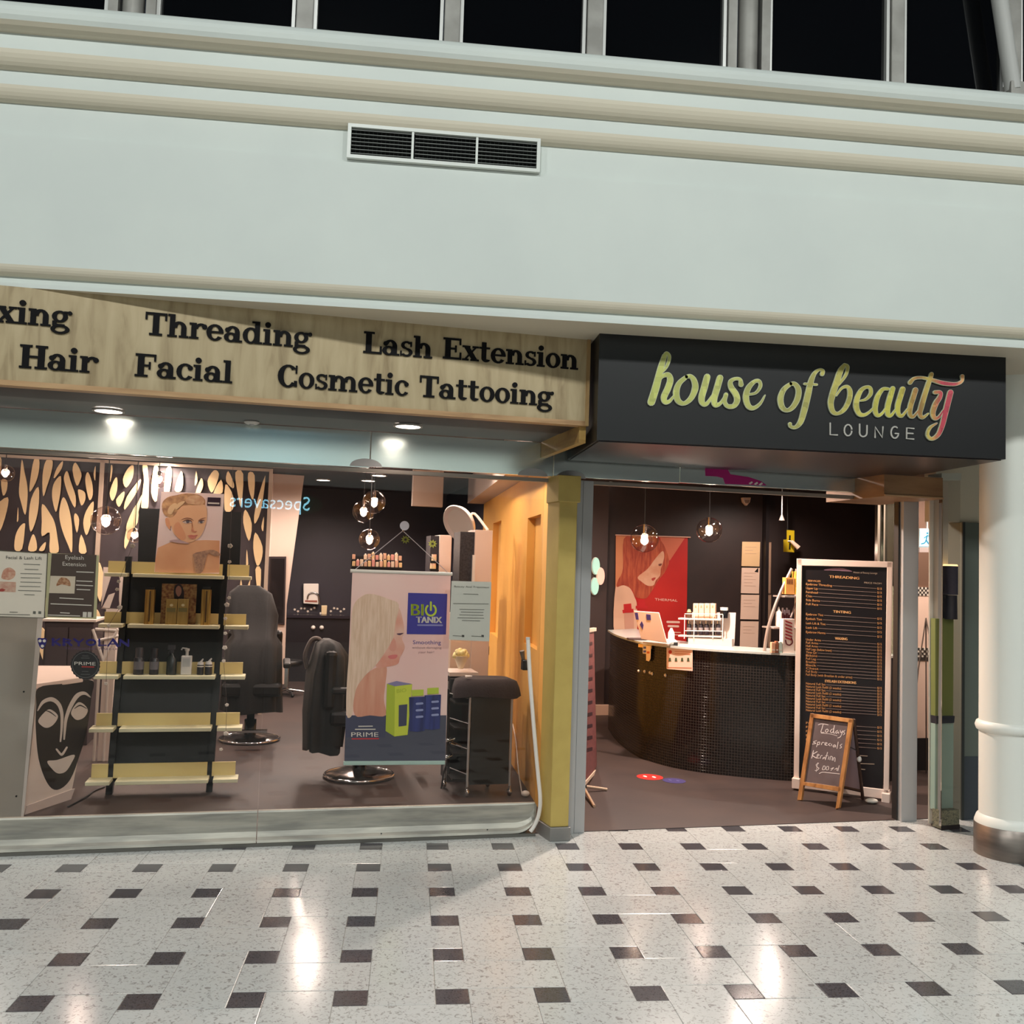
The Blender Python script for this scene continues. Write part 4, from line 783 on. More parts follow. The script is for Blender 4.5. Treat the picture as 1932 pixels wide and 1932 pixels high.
for q, w in (([(262, 895), (300, 835), (360, 815), (410, 850), (432, 920), (430, 1020), (422, 1110)], [5, 22, 30, 26, 22, 16, 10]), ([(632, 800), (590, 772), (540, 790), (495, 860), (462, 950), (452, 1040), (448, 1095)], [5, 22, 30, 28, 22, 16, 10]), ([(395, 1165), (425, 1200), (440, 1195), (467, 1152)], [12, 16, 16, 12]), ([(320, 895), (350, 905), (390, 935)], [4, 9, 4]), ([(520, 880), (560, 858), (605, 880)], [4, 10, 4])):
    part(dk_, 'face_line', MB().stroke(fp, [c2(p) for p in q], [x/3.715 for x in w], .001, .002), M('mask_black2', (44, 42, 42), .5) if max(w) < 11 else fw, sub=fk)
gp = thing('grey_partition', 'plain grey laminate partition panel at the left edge behind the glass', 'panel', (-1.9, .84, .004))
gl = VV(.82)
part(gp, 'panel', MB().flat(gl, [(-60, 1150), (82, 1157), (45, 1540), (-60, 1545)], 0, .03), M('laminate', (188, 178, 164), .35, .1, noise=(1.2, (176, 172, 162))), bev=.003)
for p in ((45, 1305), (31, 1502)): c = gl.at(*p, .03); part(gp, 'screw', MB().tube([c, c+Vector((0, -.004, 0))], .006, 8), black_satin)
part(gp, 'edge_strip', MB().flat(gl, [(74, 1157), (84, 1157), (47, 1540), (42, 1540)], .03, .034), M('edge_white', (226, 216, 206), .4))
# cable on the floor
c = [sz(*p, .012) for p in ((128, 1522), (160, 1505), (178, 1492), (198, 1484))]
one('floor_cable', 'thin black cable lying on the salon floor beside the desk', 'cable', MB().tube(crom(c, 5), .006, 6), black_satin)
# background pieces behind the desk
cb_ = thing('rear_cabinet', 'dark grey cabinet standing behind the mask desk', 'cabinet', (-1.75, 3.2, .004))
v = 3.2; a, b = VV(v).at(85, 1172), VV(v).at(172, 1262)
part(cb_, 'body', MB().box(a.x, b.x, v, v+.5, .004, a.z), M('cab_grey', (66, 58, 60), .5), bev=.005); part(cb_, 'door', MB().box(a.x+.02, (a.x+b.x)/2-.005, v-.015, v, .05, a.z-.05), M('cab_grey2', (74, 66, 68), .5)); part(cb_, 'door', MB().box((a.x+b.x)/2+.005, b.x-.02, v-.015, v, .05, a.z-.05), M('cab_grey2', (0, 0, 0)))
part(cb_, 'top', MB().box(a.x-.02, b.x+.02, v-.02, v+.5, a.z, a.z+.02), wh)
fs = thing('folding_stand', 'white tubular folding stand behind the left shelf wings', 'stand', (-1.2, 2.6, .004))
pf = VV(2.5)
for q in ([(175, 1187), (200, 1262)], [(222, 1187), (186, 1268)], [(178, 1210), (224, 1200)], [(186, 1262), (218, 1258)], [(180, 1187), (222, 1190)]):
    part(fs, 'tube', MB().tube([pf.at(*q[0]), pf.at(*q[1])], .012, 8), white_pl)
for px in (187, 205): p = pf.at(px, 1262); part(fs, 'leg', MB().tube([p, (p.x, p.y, .004)], .012, 8), white_pl)
mr_ = thing('triangle_mirror', 'white framed leaning panel with dark triangle beside the left garland', 'panel', pf.at(210, 1150)-Vector((0, 0, .2)))
part(mr_, 'board', MB().flat(VV(2.55), [(196, 1070), (234, 1072), (230, 1152), (192, 1148)], 0, .02), wh); part(mr_, 'inset', MB().flat(VV(2.55), [(211, 1086), (226, 1088), (225, 1148), (192, 1146)], .02, .024), M('inset_plum', (62, 52, 60), .4)); part(mr_, 'inset', MB().flat(VV(2.55), [(206, 1122), (218, 1118), (208, 1147), (194, 1146)], .024, .026), wh)
part(mr_, 'foot', MB().box(pf.at(200, 1150).x, pf.at(222, 1150).x, 2.5, 2.6, .004, pf.at(200, 1149).z), wh)
# ---- draped shapes
def drape(rings, n=28, folds=7, amp=.02, seed=0, cap=True):
    rr = random.Random(seed); ph = [rr.random()*6 for _ in range(4)]; out = []
    for i, (cu, cv, z, ru, rv) in enumerate(rings):
        t = i/(len(rings)-1); r = []
        for k in range(n):
            a = 2*PI*k/n; w = 1+amp/max(ru, .05)*(1-t)*(math.sin(folds*a+ph[0]+t*1.3)+.6*math.sin((folds+4)*a+ph[1]))
            ex = .62; ca_, sa_ = math.cos(a), math.sin(a)
            r.append((cu+ru*w*math.copysign(abs(ca_)**ex, ca_), cv+rv*w*math.copysign(abs(sa_)**ex, sa_), z+amp*.8*(1-t)*math.sin(3*a+ph[2])*(1 if i == 0 else .3)))
        out.append(r)
    return MB().loft(out, cap)
cape = M('black_cape', (13, 12, 13), .7, noise=(9, (9, 8, 9)), bump=(40, .15))
cape2 = M('grey_cape', (26, 26, 27), .65, noise=(9, (17, 17, 18)), bump=(40, .15))
leath = M('chair_leather', (10, 9, 10), .45)
def styling_chair(label, c, rot, cape_label=None, group='styling chairs'):
    u, v = c; t = thing('styling_chair', label, 'chair', (u, v, .004), group)
    part(t, 'base_disc', MB().lathe([(.27, .004), (.275, .012), (.265, .028), (.12, .04), (.05, .06)], (u, v), 36), M('base_chrome', (120, 112, 106), .2, .9)); part(t, 'base_rim', MB().loft([[(u+(.272+.012*math.cos(b))*math.cos(a), v+(.272+.012*math.cos(b))*math.sin(a), .022+.012*math.sin(b)) for b in [2*PI*k/8 for k in range(8)]] for a in [2*PI*k/36 for k in range(37)]], False), chrome)
    part(t, 'column', MB().lathe([(.055, .04), (.055, .2), (.035, .2), (.035, .44)], (u, v), 20), black_gloss)
    def rb(x0, x1, y0, y1, z0, z1):
        mb = MB().box(x0, x1, y0, y1, z0, z1); ca_, sa_ = math.cos(rot), math.sin(rot)
        mb.v = [(u+x*ca_-y*sa_, v+x*sa_+y*ca_, z) for x, y, z in mb.v]; return mb
    part(t, 'seat', rb(-.27, .27, -.26, .26, .44, .56), leath, bev=.03); part(t, 'backrest', rb(-.26, .26, .22, .32, .56, 1.02), leath, bev=.035)
    for s in (-1, 1): part(t, 'armrest', rb(s*.31-.035, s*.31+.035, -.22, .26, .70, .75).box(0, 0, 0, 0, 0, 0) if False else rb(s*.31-.035, s*.31+.035, -.22, .26, .70, .75), leath, bev=.015); part(t, 'arm_support', rb(s*.31-.015, s*.31+.015, -.02, .04, .5, .72), chrome)
    part(t, 'footrest', rb(-.16, .16, -.5, -.44, .16, .18), chrome)
    return t
c = sz(677, 1466); bc = (c.x, c.y)
styling_chair('styling chair on a round chrome base behind the hanging hair banner', bc, PI*.5)
cp_ = VV(bc[1]+.05)
a = cp_.at(598, 1215); b_ = cp_.at(606, 1405)
rings = [(cp_.at(608, 1408).x, bc[1]+.0, cp_.at(608, 1408).z, .13, .24), (cp_.at(612, 1340).x, bc[1]+.0, cp_.at(612, 1340).z, .15, .25), (cp_.at(618, 1270).x, bc[1]+.02, cp_.at(618, 1270).z, .15, .26), (cp_.at(622, 1235).x, bc[1]+.02, cp_.at(622, 1235).z, .13, .25), (cp_.at(618, 1212).x, bc[1]+.02, cp_.at(618, 1212).z, .09, .2), (cp_.at(616, 1205).x, bc[1]+.02, cp_.at(616, 1205).z, .03, .1)]
one('draped_cape', 'dark grey cutting cape draped over the chair behind the hair banner', 'cape', drape(rings, 32, 6, .028, 3), cape2)
mb = MB().tube(crom([cp_.at(*p) for p in ((580, 1262), (576, 1235), (588, 1208), (602, 1206), (612, 1222), (640, 1250), (655, 1262))], 5), [.018]*31, 8)
one('cape_collar', 'twisted grey collar of a cape looped over the chair top', 'cape', mb, M('collar_grey', (112, 104, 100), .6))
# black covered chair behind the right garland
q = VV(3.4)
rings = [(q.at(474, 1335).x, 3.4, q.at(474, 1338).z, .27, .3), (q.at(474, 1335).x, 3.4, q.at(474, 1290).z, .26, .3), (q.at(474, 1335).x, 3.4, q.at(474, 1215).z, .25, .29), (q.at(474, 1335).x, 3.45, q.at(474, 1200).z, .2, .26), (q.at(468, 1335).x, 3.5, q.at(468, 1160).z, .24, .16), (q.at(462, 1335).x, 3.5, q.at(462, 1120).z, .2, .12), (q.at(458, 1335).x, 3.5, q.at(458, 1105).z, .1, .06)]
rings = [(u_, v_, max(z_, .12), a_, b2) for u_, v_, z_, a_, b2 in rings]
uc = q.at(474, 1335).x
t = styling_chair('styling chair hidden under a black cape behind the right garland', (uc, 3.35), 0)
one('draped_cape', 'long black cape covering the chair behind the right garland', 'cape', drape(rings, 36, 9, .02, 5), cape)
# far stool
st_c = sz(540, 1312); 
t = thing('salon_stool', 'low round stool with chrome star base near the rear wall', 'stool', (st_c.x, st_c.y, .004))
zs = VV(st_c.y).at(535, 1245).z
part(t, 'seat', MB().lathe([(.17, zs-.07), (.19, zs-.05), (.19, zs-.01), (.16, zs)], (st_c.x, st_c.y), 24), leath); part(t, 'column', MB().lathe([(.025, .07), (.025, zs-.07)], (st_c.x, st_c.y), 12), chrome)
for k in range(5):
    w = 2*PI*k/5; part(t, 'foot', MB().tube([(st_c.x, st_c.y, .08), (st_c.x+.24*math.cos(w), st_c.y+.24*math.sin(w), .045)], [.02, .014], 8), chrome); part(t, 'castor', MB().sphere((st_c.x+.24*math.cos(w), st_c.y+.24*math.sin(w), .028), .024, 8, 6), black_gloss)
# rear wall fittings
rw = VV(8.19)
sl = thing('slanted_panel', 'tall cream panel with slanted edge beside the cut-out screen', 'panel', (0.5, 6.0, .004))
pq = VV(6.0)
part(sl, 'board', MB().flat(pq, [(495, 893), (574, 898), (541, 1140), (536, 1290), (488, 1290)], 0, .04), M('panel_cream', (214, 194, 180), .6))
mi = thing('wall_mirror', 'narrow dark framed mirror hung on the cream slanted panel', 'mirror', pq.at(522, 1175, .06))
part(mi, 'frame', MB().flat(pq, [(507, 1050), (540, 1050), (537, 1178), (503, 1176)], .041, .06), M('mirror_frame', (52, 44, 46), .4)); part(mi, 'glass', MB().flat(pq, [(510, 1054), (537, 1054), (534, 1174), (506, 1172)], .06, .063), M('mirror_glass', (110, 100, 100), .08, .9))
cn = thing('basin_counter', 'black wash counter along the rear wall', 'counter', (1.2, 7.9, .004))
part(cn, 'front', MB().box(-.2, 1.68, 7.75, 8.19, .004, rw.at(600, 1150).z-.1), M('basin_black', (24, 22, 28), .4)); part(cn, 'top', MB().box(-.22, 1.68, 7.72, 8.19, rw.at(600, 1150).z-.1, rw.at(600, 1150).z-.06), M('basin_top', (40, 36, 44), .25))
td = thing('towel_dispenser', 'white paper towel dispenser on the rear wall', 'dispenser', rw.at(586, 1140))
o = part(td, 'body', MB().flat(rw, [(572, 1101), (601, 1101), (600, 1140), (572, 1138)], 0, .1), white_pl, bev=.01); part(td, 'slot', MB().flat(rw, [(575, 1132), (598, 1132), (598, 1136), (575, 1135)], .1, .104), M('slot_red', (150, 90, 76), .5))
part(td, 'handle', MB().tube(crom([rw.at(*p, .11) for p in ((580, 1130), (583, 1121), (592, 1118), (600, 1123), (603, 1140))], 4), .014, 6), chrome)
sd = thing('soap_dispenser', 'small cream soap dispenser below the towel dispenser', 'dispenser', rw.at(611, 1172))
part(sd, 'body', MB().flat(rw, [(606, 1142), (617, 1142), (615, 1172), (606, 1172)], 0, .07), M('soap_cream', (222, 200, 160), .4), bev=.008); part(sd, 'tap', MB().flat(rw, [(603, 1155), (606, 1155), (606, 1163), (603, 1163)], .02, .06), white_pl)
for px in (591, 607):
    p = VV(7.74).at(px, 1184); part(cn, 'knob', MB().sphere((p.x, p.y-.02, p.z), .026, 12, 8).tube([(p.x, p.y+.01, p.z), (p.x, p.y-.01, p.z)], .03, 12), white_pl, 'round white knob')
fr = thing('floral_strip', 'thin line of small white blossom stickers along the rear wall', 'sticker', rw.at(600, 1155))
for k in range(16):
    px = 556+k*6.2; py = 1150+3.5*math.sin(k*1.9)
    if 598 < px < 620: continue
    part(fr, 'blossom', MB().flat(rw, [(px+(3.2 if j % 2 else 1.3)*math.cos(2*PI*j/10), py+(3.0 if j % 2 else 1.2)*math.sin(2*PI*j/10)) for j in range(10)], 0, .003), M('flower_white', (0, 0, 0)))
for px, py, l in ((765, 1018, 'green leaf wreath sticker between the banner strings'), (816, 1026, 'green leaf sticker beside the white product box')):
    lf = rw if px < 800 else VV(3.015); t = thing('leaf_sticker', l, 'sticker', lf.at(px, py+9), 'green leaf stickers')
    for k in range(9):
        w = 2*PI*k/9; cx, cy = px+5*math.cos(w), py+4.5*math.sin(w)
        part(t, 'leaf', MB().flat(lf, [(cx+4*math.cos(w), cy+4*math.sin(w)), (cx+1.6*math.cos(w+1.6), cy+1.6*math.sin(w+1.6)), (cx-3*math.cos(w), cy-3*math.sin(w)), (cx+1.6*math.cos(w-1.6), cy+1.6*math.sin(w-1.6))], 0, .003), M('leaf_green', (150, 168, 70), .5))
# ---- globe pendants
bulbm = M('bulb_glow', (255, 226, 196), .4, emit=26); gl_ = glassmat('globe_glass', (244, 236, 234), .10)
def pendant(px, py, r_px, v, label, on=True, power=22, zc=CE, group='clear globe pendants'):
    pl = VV(v); c = pl.at(px, py); R0 = (pl.at(px+r_px, py)-c).length
    t = thing('globe_pendant', label, 'pendant light', (c.x, c.y, c.z-R0), group)
    part(t, 'globe', MB().sphere(c, R0, 28, 16), gl_); part(t, 'cord', MB().tube([(c.x, c.y, c.z+R0), (c.x, c.y, zc)], .004, 6), black_satin); part(t, 'canopy', MB().lathe([(.05, zc-.025), (.05, zc)], (c.x, c.y), 16), chrome)
    part(t, 'socket', MB().lathe([(.014, c.z+R0*.2), (.018, c.z+R0*.5), (.018, c.z+R0)], (c.x, c.y), 12), chrome)
    part(t, 'bulb', MB().lathe([(.006, c.z-R0*.45), (R0*.22, c.z-R0*.32), (R0*.28, c.z-R0*.15), (R0*.18, c.z+R0*.1), (.012, c.z+R0*.25)], (c.x, c.y), 16), bulbm if on else chrome)
    if on: lamp('pendant_glow', 'POINT', S2W(c-Vector((0, 0, R0*.15))), power, WARM, shadow_soft_size=.04)
pendant(200, 982, 29, 2.2, 'lit clear globe pendant left of the portrait poster')
pendant(706, 947, 22, 4.0, 'upper lit clear globe of the pair above the hair banner')
pendant(686, 965, 21, 4.3, 'lower lit clear globe overlapping the pair above the hair banner')
pendant(697, 1018, 20, 3.6, 'lit clear globe hanging just above the hair banner')
pendant(300, 905, 17, 4.2, 'lit globe pendant glowing above the portrait poster')
pendant(10, 893, 18, 4.0, 'lit globe pendant at the left picture edge')
pendant(254, 1010, 15, 4.3, 'small lit globe pendant left of the portrait card')
pendant(1216, 1016, 25, 3.1, 'clear globe pendant in front of the red poster', True, 12)
pendant(1338, 1000, 22, 3.1, 'brightly lit clear globe pendant right of the red poster', True, 22)
# ---- hanging hair banner
bv = VV(.10)
hb = thing('hanging_banner', 'hanging pink hair-care banner with a blond person and green bottles', 'banner', bv.at(745, 1441))
def c4(p): return (630+p[0]/4.83, 1060+p[1]/4.83)
cl_ = part(hb, 'cloth', MB().flat(bv, [c4(p) for p in ((168, 95), (1065, 110), (1015, 1830), (92, 1825))], 0, .003), M('banner_pink', (244, 198, 190), .55, noise=(1.6, (246, 212, 202))))
part(hb, 'top_rail', MB().tube([bv.at(*c4((150, 82))), bv.at(*c4((1078, 112)))], .012, 10), M('rail_white', (228, 224, 214), .35)); part(hb, 'bottom_rail', MB().flat(bv, [c4(p) for p in ((88, 1815), (1012, 1810), (1012, 1845), (85, 1852))], -.01, .012), M('rail_aqua', (178, 206, 196), .35), bev=.003)
navy = M('banner_navy', (64, 66, 92), .5)
part(hb, 'print_ground', MB().flat(bv, [c4(p) for p in ((108, 1398), (1024, 1398), (1015, 1812), (94, 1818))], .003, .004), M('banner_slate', (74, 76, 92), .55), sub=cl_)
part(hb, 'print_block', MB().flat(bv, [c4(p) for p in ((108, 1398), (470, 1400), (468, 1600), (102, 1600))], .004, .0045), navy, sub=cl_)
def hs(nm, q, mat, d=.005, n=4): return part(hb, nm, MB().flat(bv, [(p.x, p.y) for p in crom([c4(p) for p in q], n, True)], d-.002, d), mat, sub=cl_)
hs('print_body', [(190, 1180), (300, 1020), (420, 950), (480, 960), (470, 1100), (455, 1250), (470, 1398), (330, 1398), (190, 1396)], M('banner_skin', (228, 168, 140), .5, noise=(6, (214, 140, 112), (3, 3, .4))))
hs('print_face', [(430, 420), (580, 410), (625, 520), (640, 640), (620, 700), (645, 770), (625, 830), (600, 870), (580, 930), (480, 955), (380, 950), (400, 700)], M('banner_face', (236, 192, 172), .5, noise=(5, (228, 150, 126))), .0055)
hs('print_hair', [(170, 420), (260, 310), (360, 295), (500, 340), (590, 390), (560, 560), (540, 690), (480, 800), (390, 930), (280, 1040), (210, 1140), (180, 1260), (165, 1395), (115, 1395), (118, 1100), (150, 700)], M('banner_hair', (240, 210, 186), .5, noise=(14, (222, 188, 160), (5, 5, .5))), .006)
hs('print_lips', [(490, 860), (540, 845), (580, 850), (560, 880), (515, 885)], M('banner_lip', (222, 120, 116), .5), .0065, 2); hs('print_lash', [(568, 655), (600, 650), (636, 648), (600, 668)], M('banner_lash', (90, 60, 80), .5), .0065, 2); hs('print_shade', [(500, 790), (545, 690), (570, 780), (545, 815)], M('banner_shade', (228, 158, 138), .5), .0063, 2)
lb = part(hb, 'logo_block', MB().flat(bv, [c4(p) for p in ((676, 282), (1032, 292), (1020, 662), (663, 658))], .003, .005), M('logo_violet', (64, 60, 150), .5), sub=cl_)
lime = M('logo_lime', (188, 206, 60), .5)
mb = MB()
for k in (-3, 0, 3): mb.text(bv, 'BI', c4((705+k, 488)), c4((815+k, 490)), 22, .0062)
part(hb, 'logo_letters', mb, lime, sub=cl_)
part(hb, 'logo_ring', MB().stroke(bv, [c4((882+46*math.cos(math.radians(a)), 440+50*math.sin(math.radians(a)))) for a in range(-55, 236, 15)], 3.6, .005, .0065, raw=True).stroke(bv, [c4((882, 368)), c4((882, 440))], 3.6, .005, .0065, raw=True), lime, sub=cl_)
mb = MB()
for k in (-4, 0, 4): mb.text(bv, 'TANIX', c4((752+k, 556)), c4((982+k, 558)), 12, .0066)
part(hb, 'logo_letters', mb, paper, sub=cl_); part(hb, 'logo_line', line(bv, *c4((765, 576)), *c4((985, 578)), 3, .006), M('logo_grey', (140, 140, 190), .5), sub=cl_)
part(hb, 'slogan', MB().text(bv, 'Smoothing', c4((720, 750)), c4((975, 752)), 7.5, .005), M('slogan_blue', (90, 88, 150), .5), sub=cl_)
part(hb, 'slogan_line', MB().text(bv, 'without damaging', c4((712, 790)), c4((980, 792)), 4, .005), M('slogan_grey', (160, 130, 130), .5), sub=cl_); part(hb, 'slogan_line', MB().text(bv, 'your hair!', c4((768, 832)), c4((912, 832)), 4, .005), M('slogan_grey', (0, 0, 0)), sub=cl_)
part(hb, 'print_box', MB().flat(bv, [c4(p) for p in ((482, 1110), (555, 1132), (550, 1590), (470, 1540))], .005, .007), M('lime_dark', (176, 192, 48), .5), sub=cl_); part(hb, 'print_box', MB().flat(bv, [c4(p) for p in ((555, 1132), (712, 1115), (670, 1575), (550, 1590))], .005, .007), M('lime', (206, 216, 66), .5), sub=cl_); part(hb, 'print_box_top', MB().flat(bv, [c4(p) for p in ((482, 1110), (570, 1085), (712, 1112), (555, 1134))], .005, .007), M('box_top', (136, 128, 168), .5), sub=cl_)
part(hb, 'print_panel', MB().flat(bv, [c4(p) for p in ((590, 1305), (668, 1296), (660, 1490), (588, 1500))], .007, .008), navy, sub=cl_)
part(hb, 'print_text', MB().text(bv, 'BIO', c4((572, 1195)), c4((660, 1185)), 7, .0082), M('lime_dark', (0, 0, 0)), sub=cl_)
blue = M('bottle_blue', (52, 62, 128), .4, noise=(8, (36, 42, 92), (4, 4, .2)))
for x0, x1, y0, y1 in ((683, 838, 1232, 1548), (825, 975, 1215, 1530)):
    part(hb, 'print_bottle', MB().flat(bv, [c4(p) for p in ((x0, y0), (x1, y0-6), (x1-12, y1-12), ((x0+x1)/2, y1), (x0+4, y1-8))], .006, .008), blue, sub=cl_)
    part(hb, 'print_cap', MB().flat(bv, [c4(p) for p in ((x0+25, y0-65), (x1-22, y0-70), (x1-22, y0-15), (x0+25, y0-8))], .006, .008), lime, sub=cl_)
    for k in range(3): part(hb, 'print_text', line(bv, *c4((x0+70, y0+60+k*60)), *c4((x0+120, y0+56+k*60)), 4, .0095), M('pale_violet', (150, 158, 200), .5), sub=cl_)
part(hb, 'print_text', MB().text(bv, 'PRIME', c4((158, 1594)), c4((405, 1594)), 8.5, .0065), paper, sub=cl_); part(hb, 'print_text', line(bv, *c4((165, 1612)), *c4((405, 1610)), 2.2, .006), M('banner_red', (200, 50, 60), .5), sub=cl_)
part(hb, 'print_text', line(bv, *c4((225, 1498)), *c4((350, 1496)), 1.8, .006), paper, sub=cl_); part(hb, 'print_text', line(bv, *c4((195, 1525)), *c4((375, 1524)), 1.8, .006), paper, sub=cl_)
hk = g2.at(763, 992)
t = thing('suction_hook', 'clear round suction hook holding the banner strings on the glass', 'hook', hk-Vector((0, 0, .03))); part(t, 'cup', MB().tube([(hk.x, .006, hk.z), (hk.x, .016, hk.z), (hk.x, .03, hk.z)], [.03, .024, .008], 16), M('cup_clear', (206, 204, 214), .15)); part(t, 'hook', MB().tube([(hk.x, .03, hk.z), (hk.x, .05, hk.z-.02), (hk.x, .06, hk.z-.035), (hk.x, .09, hk.z-.03)], .004, 6), chrome)
for e in (c4((175, 85)), c4((1050, 108))): part(hb, 'string', MB().tube([(hk.x, .08, hk.z-.03), bv.at(*e)], .0025, 5), M('string', (196, 190, 196), .6))
# ---- pale notice on the right glass
t, o = sheet('notice_sheet', 'pale green notice sheet on the glass right of the hair banner', 'notice', [(852, 1096), (927, 1098), (923, 1210), (847, 1207)], M('notice_green', (214, 216, 206), .5), g2)
def c5(p): return (820+p[0]/5.52, 930+p[1]/5.52)
part(t, 'heading', MB().text(g2, 'Beauty And Treatment', c5((205, 982)), c5((570, 992)), 3.2, .004), inkg, sub=o)
for a, b, y in ((300, 452, 1052), (195, 560, 1152), (260, 515, 1212), (275, 505, 1240), (260, 505, 1270), (240, 512, 1300), (285, 470, 1328), (190, 285, 1486), (385, 490, 1490)): part(t, 'text_line', line(g2, *c5((a, y)), *c5((b, y+5)), 1.0, .0035), inkg, sub=o)
for x in (283, 487): part(t, 'icon', MB().flat(g2, [c5(q) for q in ((x, 1478), (x+25, 1480), (x+25, 1502), (x, 1500))], .002, .003), M('ink_dark', (0, 0, 0)), sub=o)
ORD = ['first', 'second', 'third', 'fourth', 'fifth', 'sixth', 'seventh', 'eighth', 'ninth', 'tenth', 'eleventh', 'twelfth', 'thirteenth']
# ---- nail polish rack
vr = 3.0; pr_ = VV(vr)
rk = thing('polish_rack', 'black tiered rack of small bottles above the hair banner', 'rack', pr_.at(715, 1078))
zr = [pr_.at(700, y).z for y in (1056, 1069, 1077)]; ua, ub = pr_.at(663, 1060).x, pr_.at(760, 1060).x
for k, z in enumerate(zr): part(rk, 'tier', MB().box(ua, ub, vr-.02-k*.04, vr+.03-k*.04, z-.012, z), black_satin)
part(rk, 'back', MB().box(ua, ub, vr+.03, vr+.04, zr[2]-.02, zr[0]+.03), black_satin)
part(rk, 'stand', MB().box(ua+.05, ub-.05, vr-.05, vr+.05, .004, zr[2]-.012), M('rack_stand', (30, 27, 34), .5))
n = 0
for k, z in enumerate(zr[:2]):
    for i in range(13):
        if k == 0 and i in (1, 2): continue
        px = 667+i*7.3; u = pr_.at(px, 1060).x; h = .045+.02*((i*7+k*3) % 3)/2; col = [(232, 184, 156), (236, 202, 150), (226, 160, 150), (240, 216, 190)][(i+k) % 4]
        t = thing('polish_bottle', ORD[i]+' polish bottle from the left on the '+('upper' if k == 0 else 'lower')+' tier of the black rack', 'bottle', (u, vr-k*.04, z), 'polish bottles on the black rack')
        part(t, 'bottle', MB().box(u-.014, u+.014, vr-.014-k*.04, vr+.014-k*.04, z, z+h), M('polish%d' % ((i+k) % 4), col, .3), bev=.003); part(t, 'cap', MB().lathe([(.008, z+h), (.007, z+h+.012)], (u, vr-k*.04), 8), white_pl if i % 2 else black_satin)
# ---- small jars and white box on the rail side
v = 3.0; pl = VV(v)
for (x0, x1, y0, y1), l in (((814, 824, 1046, 1058), 'upper small cream jar beside the white product box'), ((811, 823, 1063, 1073), 'lower small cream jar beside the white product box')):
    a, b = pl.at(x0, y1), pl.at(x1, y0); t = thing('cream_jar', l, 'jar', ((a.x+b.x)/2, v, a.z), 'cream jars'); c_ = ((a.x+b.x)/2, v); r = (b.x-a.x)/2
    part(t, 'jar', MB().lathe([(r, a.z), (r, a.z+(b.z-a.z)*.6)], c_, 14), M('jar_cream', (232, 206, 160), .35)); part(t, 'lid', MB().lathe([(r*.95, a.z+(b.z-a.z)*.6), (r*.95, b.z)], c_, 14), M('jar_lid', (238, 198, 170), .4))
a, b = pl.at(811, 1076), pl.at(852, 1010)
t = thing('product_cabinet', 'white narrow product cabinet with a dark open side behind the banner rail', 'cabinet', ((a.x+b.x)/2, v+.1, .004))
part(t, 'side', MB().box(pl.at(828, 1050).x, b.x, v-.02, v+.3, .004, b.z), M('cab_white', (228, 206, 192), .45), bev=.004); part(t, 'shelf_bay', MB().box(a.x, pl.at(828, 1050).x, v+.02, v+.3, .004, b.z-.01), M('bay_dark', (40, 36, 44), .5))
for y in (1060, 1075): z = pl.at(818, y).z; part(t, 'shelf', MB().box(a.x, pl.at(828, 1050).x, v-.03, v+.02, z-.012, z), black_satin)
# ---- hood processor and tall machine
v = 2.5; pl = VV(v)
t = thing('hood_processor', 'large white hair processor dish on an arm beside the yellow wall', 'hair processor', (pl.at(905, 1400).x, v, .004))
c = pl.at(866, 988); ax = Vector((-.62, -.45, -.35)).normalized(); e1 = ax.cross(Vector((0, 0, 1))).normalized(); e2 = ax.cross(e1)
def dish(prof): return MB().loft([[c+ax*h+e1*r*1.07*math.cos(2*PI*k/32)+e2*r*1.07*math.sin(2*PI*k/32) for k in range(32)] for r, h in prof])
part(t, 'dish', dish([(.03, -.11), (.1, -.09), (.15, -.04), (.165, .0), (.158, .012), (.15, .01), (.02, -.06)]), M('dish_white', (236, 222, 216), .35)); part(t, 'rim', dish([(.165, -.004), (.172, .004), (.166, .014), (.158, .012), (.158, -.002)]), white_pl)
part(t, 'motor', MB().sphere(c-ax*.13, .05, 14, 8), M('motor_cream', (224, 200, 160), .4)); part(t, 'arm', MB().tube(crom([c-ax*.13, c-ax*.2+Vector((.02, .02, .02)), (pl.at(922, 1000).x, v+.04, pl.at(922, 1000).z)], 4), .014, 8), white_pl)
part(t, 'stand', MB().tube([(pl.at(922, 1000).x, v+.04, pl.at(922, 1000).z), (pl.at(922, 1000).x, v+.04, .05)], .016, 8), white_pl)
part(t, 'base', MB().lathe([(.2, .004), (.2, .02), (.03, .05)], (pl.at(922, 1000).x, v+.04), 24), white_pl)
v = 1.9; pl = VV(v)
t = thing('tall_cabinet', 'tall white and black narrow cabinet in front of the yellow wall', 'cabinet', (pl.at(897, 1300).x, v, .004))
A_, B_, C_, D_ = pl.at(869, 1003), pl.at(898, 1003), pl.at(929, 1001), pl.at(925, 1290)
part(t, 'black_side', MB().box(A_.x, B_.x-.01, v, v+.3, 1.3, A_.z), M('speckle_black', (30, 30, 36), .5, noise=(60, (56, 56, 62)))); part(t, 'white_side', MB().box(B_.x-.01, C_.x, v-.02, v+.3, .004, C_.z), M('cab_white', (0, 0, 0)), bev=.004)
part(t, 'handle', MB().box(pl.at(889, 1100).x, pl.at(894, 1100).x, v-.03, v, 1.3, pl.at(890, 1047).z), white_pl); part(t, 'lower_bay', MB().box(A_.x-.05, B_.x-.01, v, v+.3, .004, 1.3), M('bay_pale', (226, 202, 180), .5)); part(t, 'latch', MB().box(C_.x, C_.x+.012, v+.02, v+.06, pl.at(925, 1236).z, pl.at(925, 1220).z), black_satin)
v = 1.55; pl = VV(v)
t = thing('bouquet', 'pale yellow flower bouquet in front of the tall cabinet', 'flowers', pl.at(869, 1262))
c = pl.at(870, 1235); mb = MB()
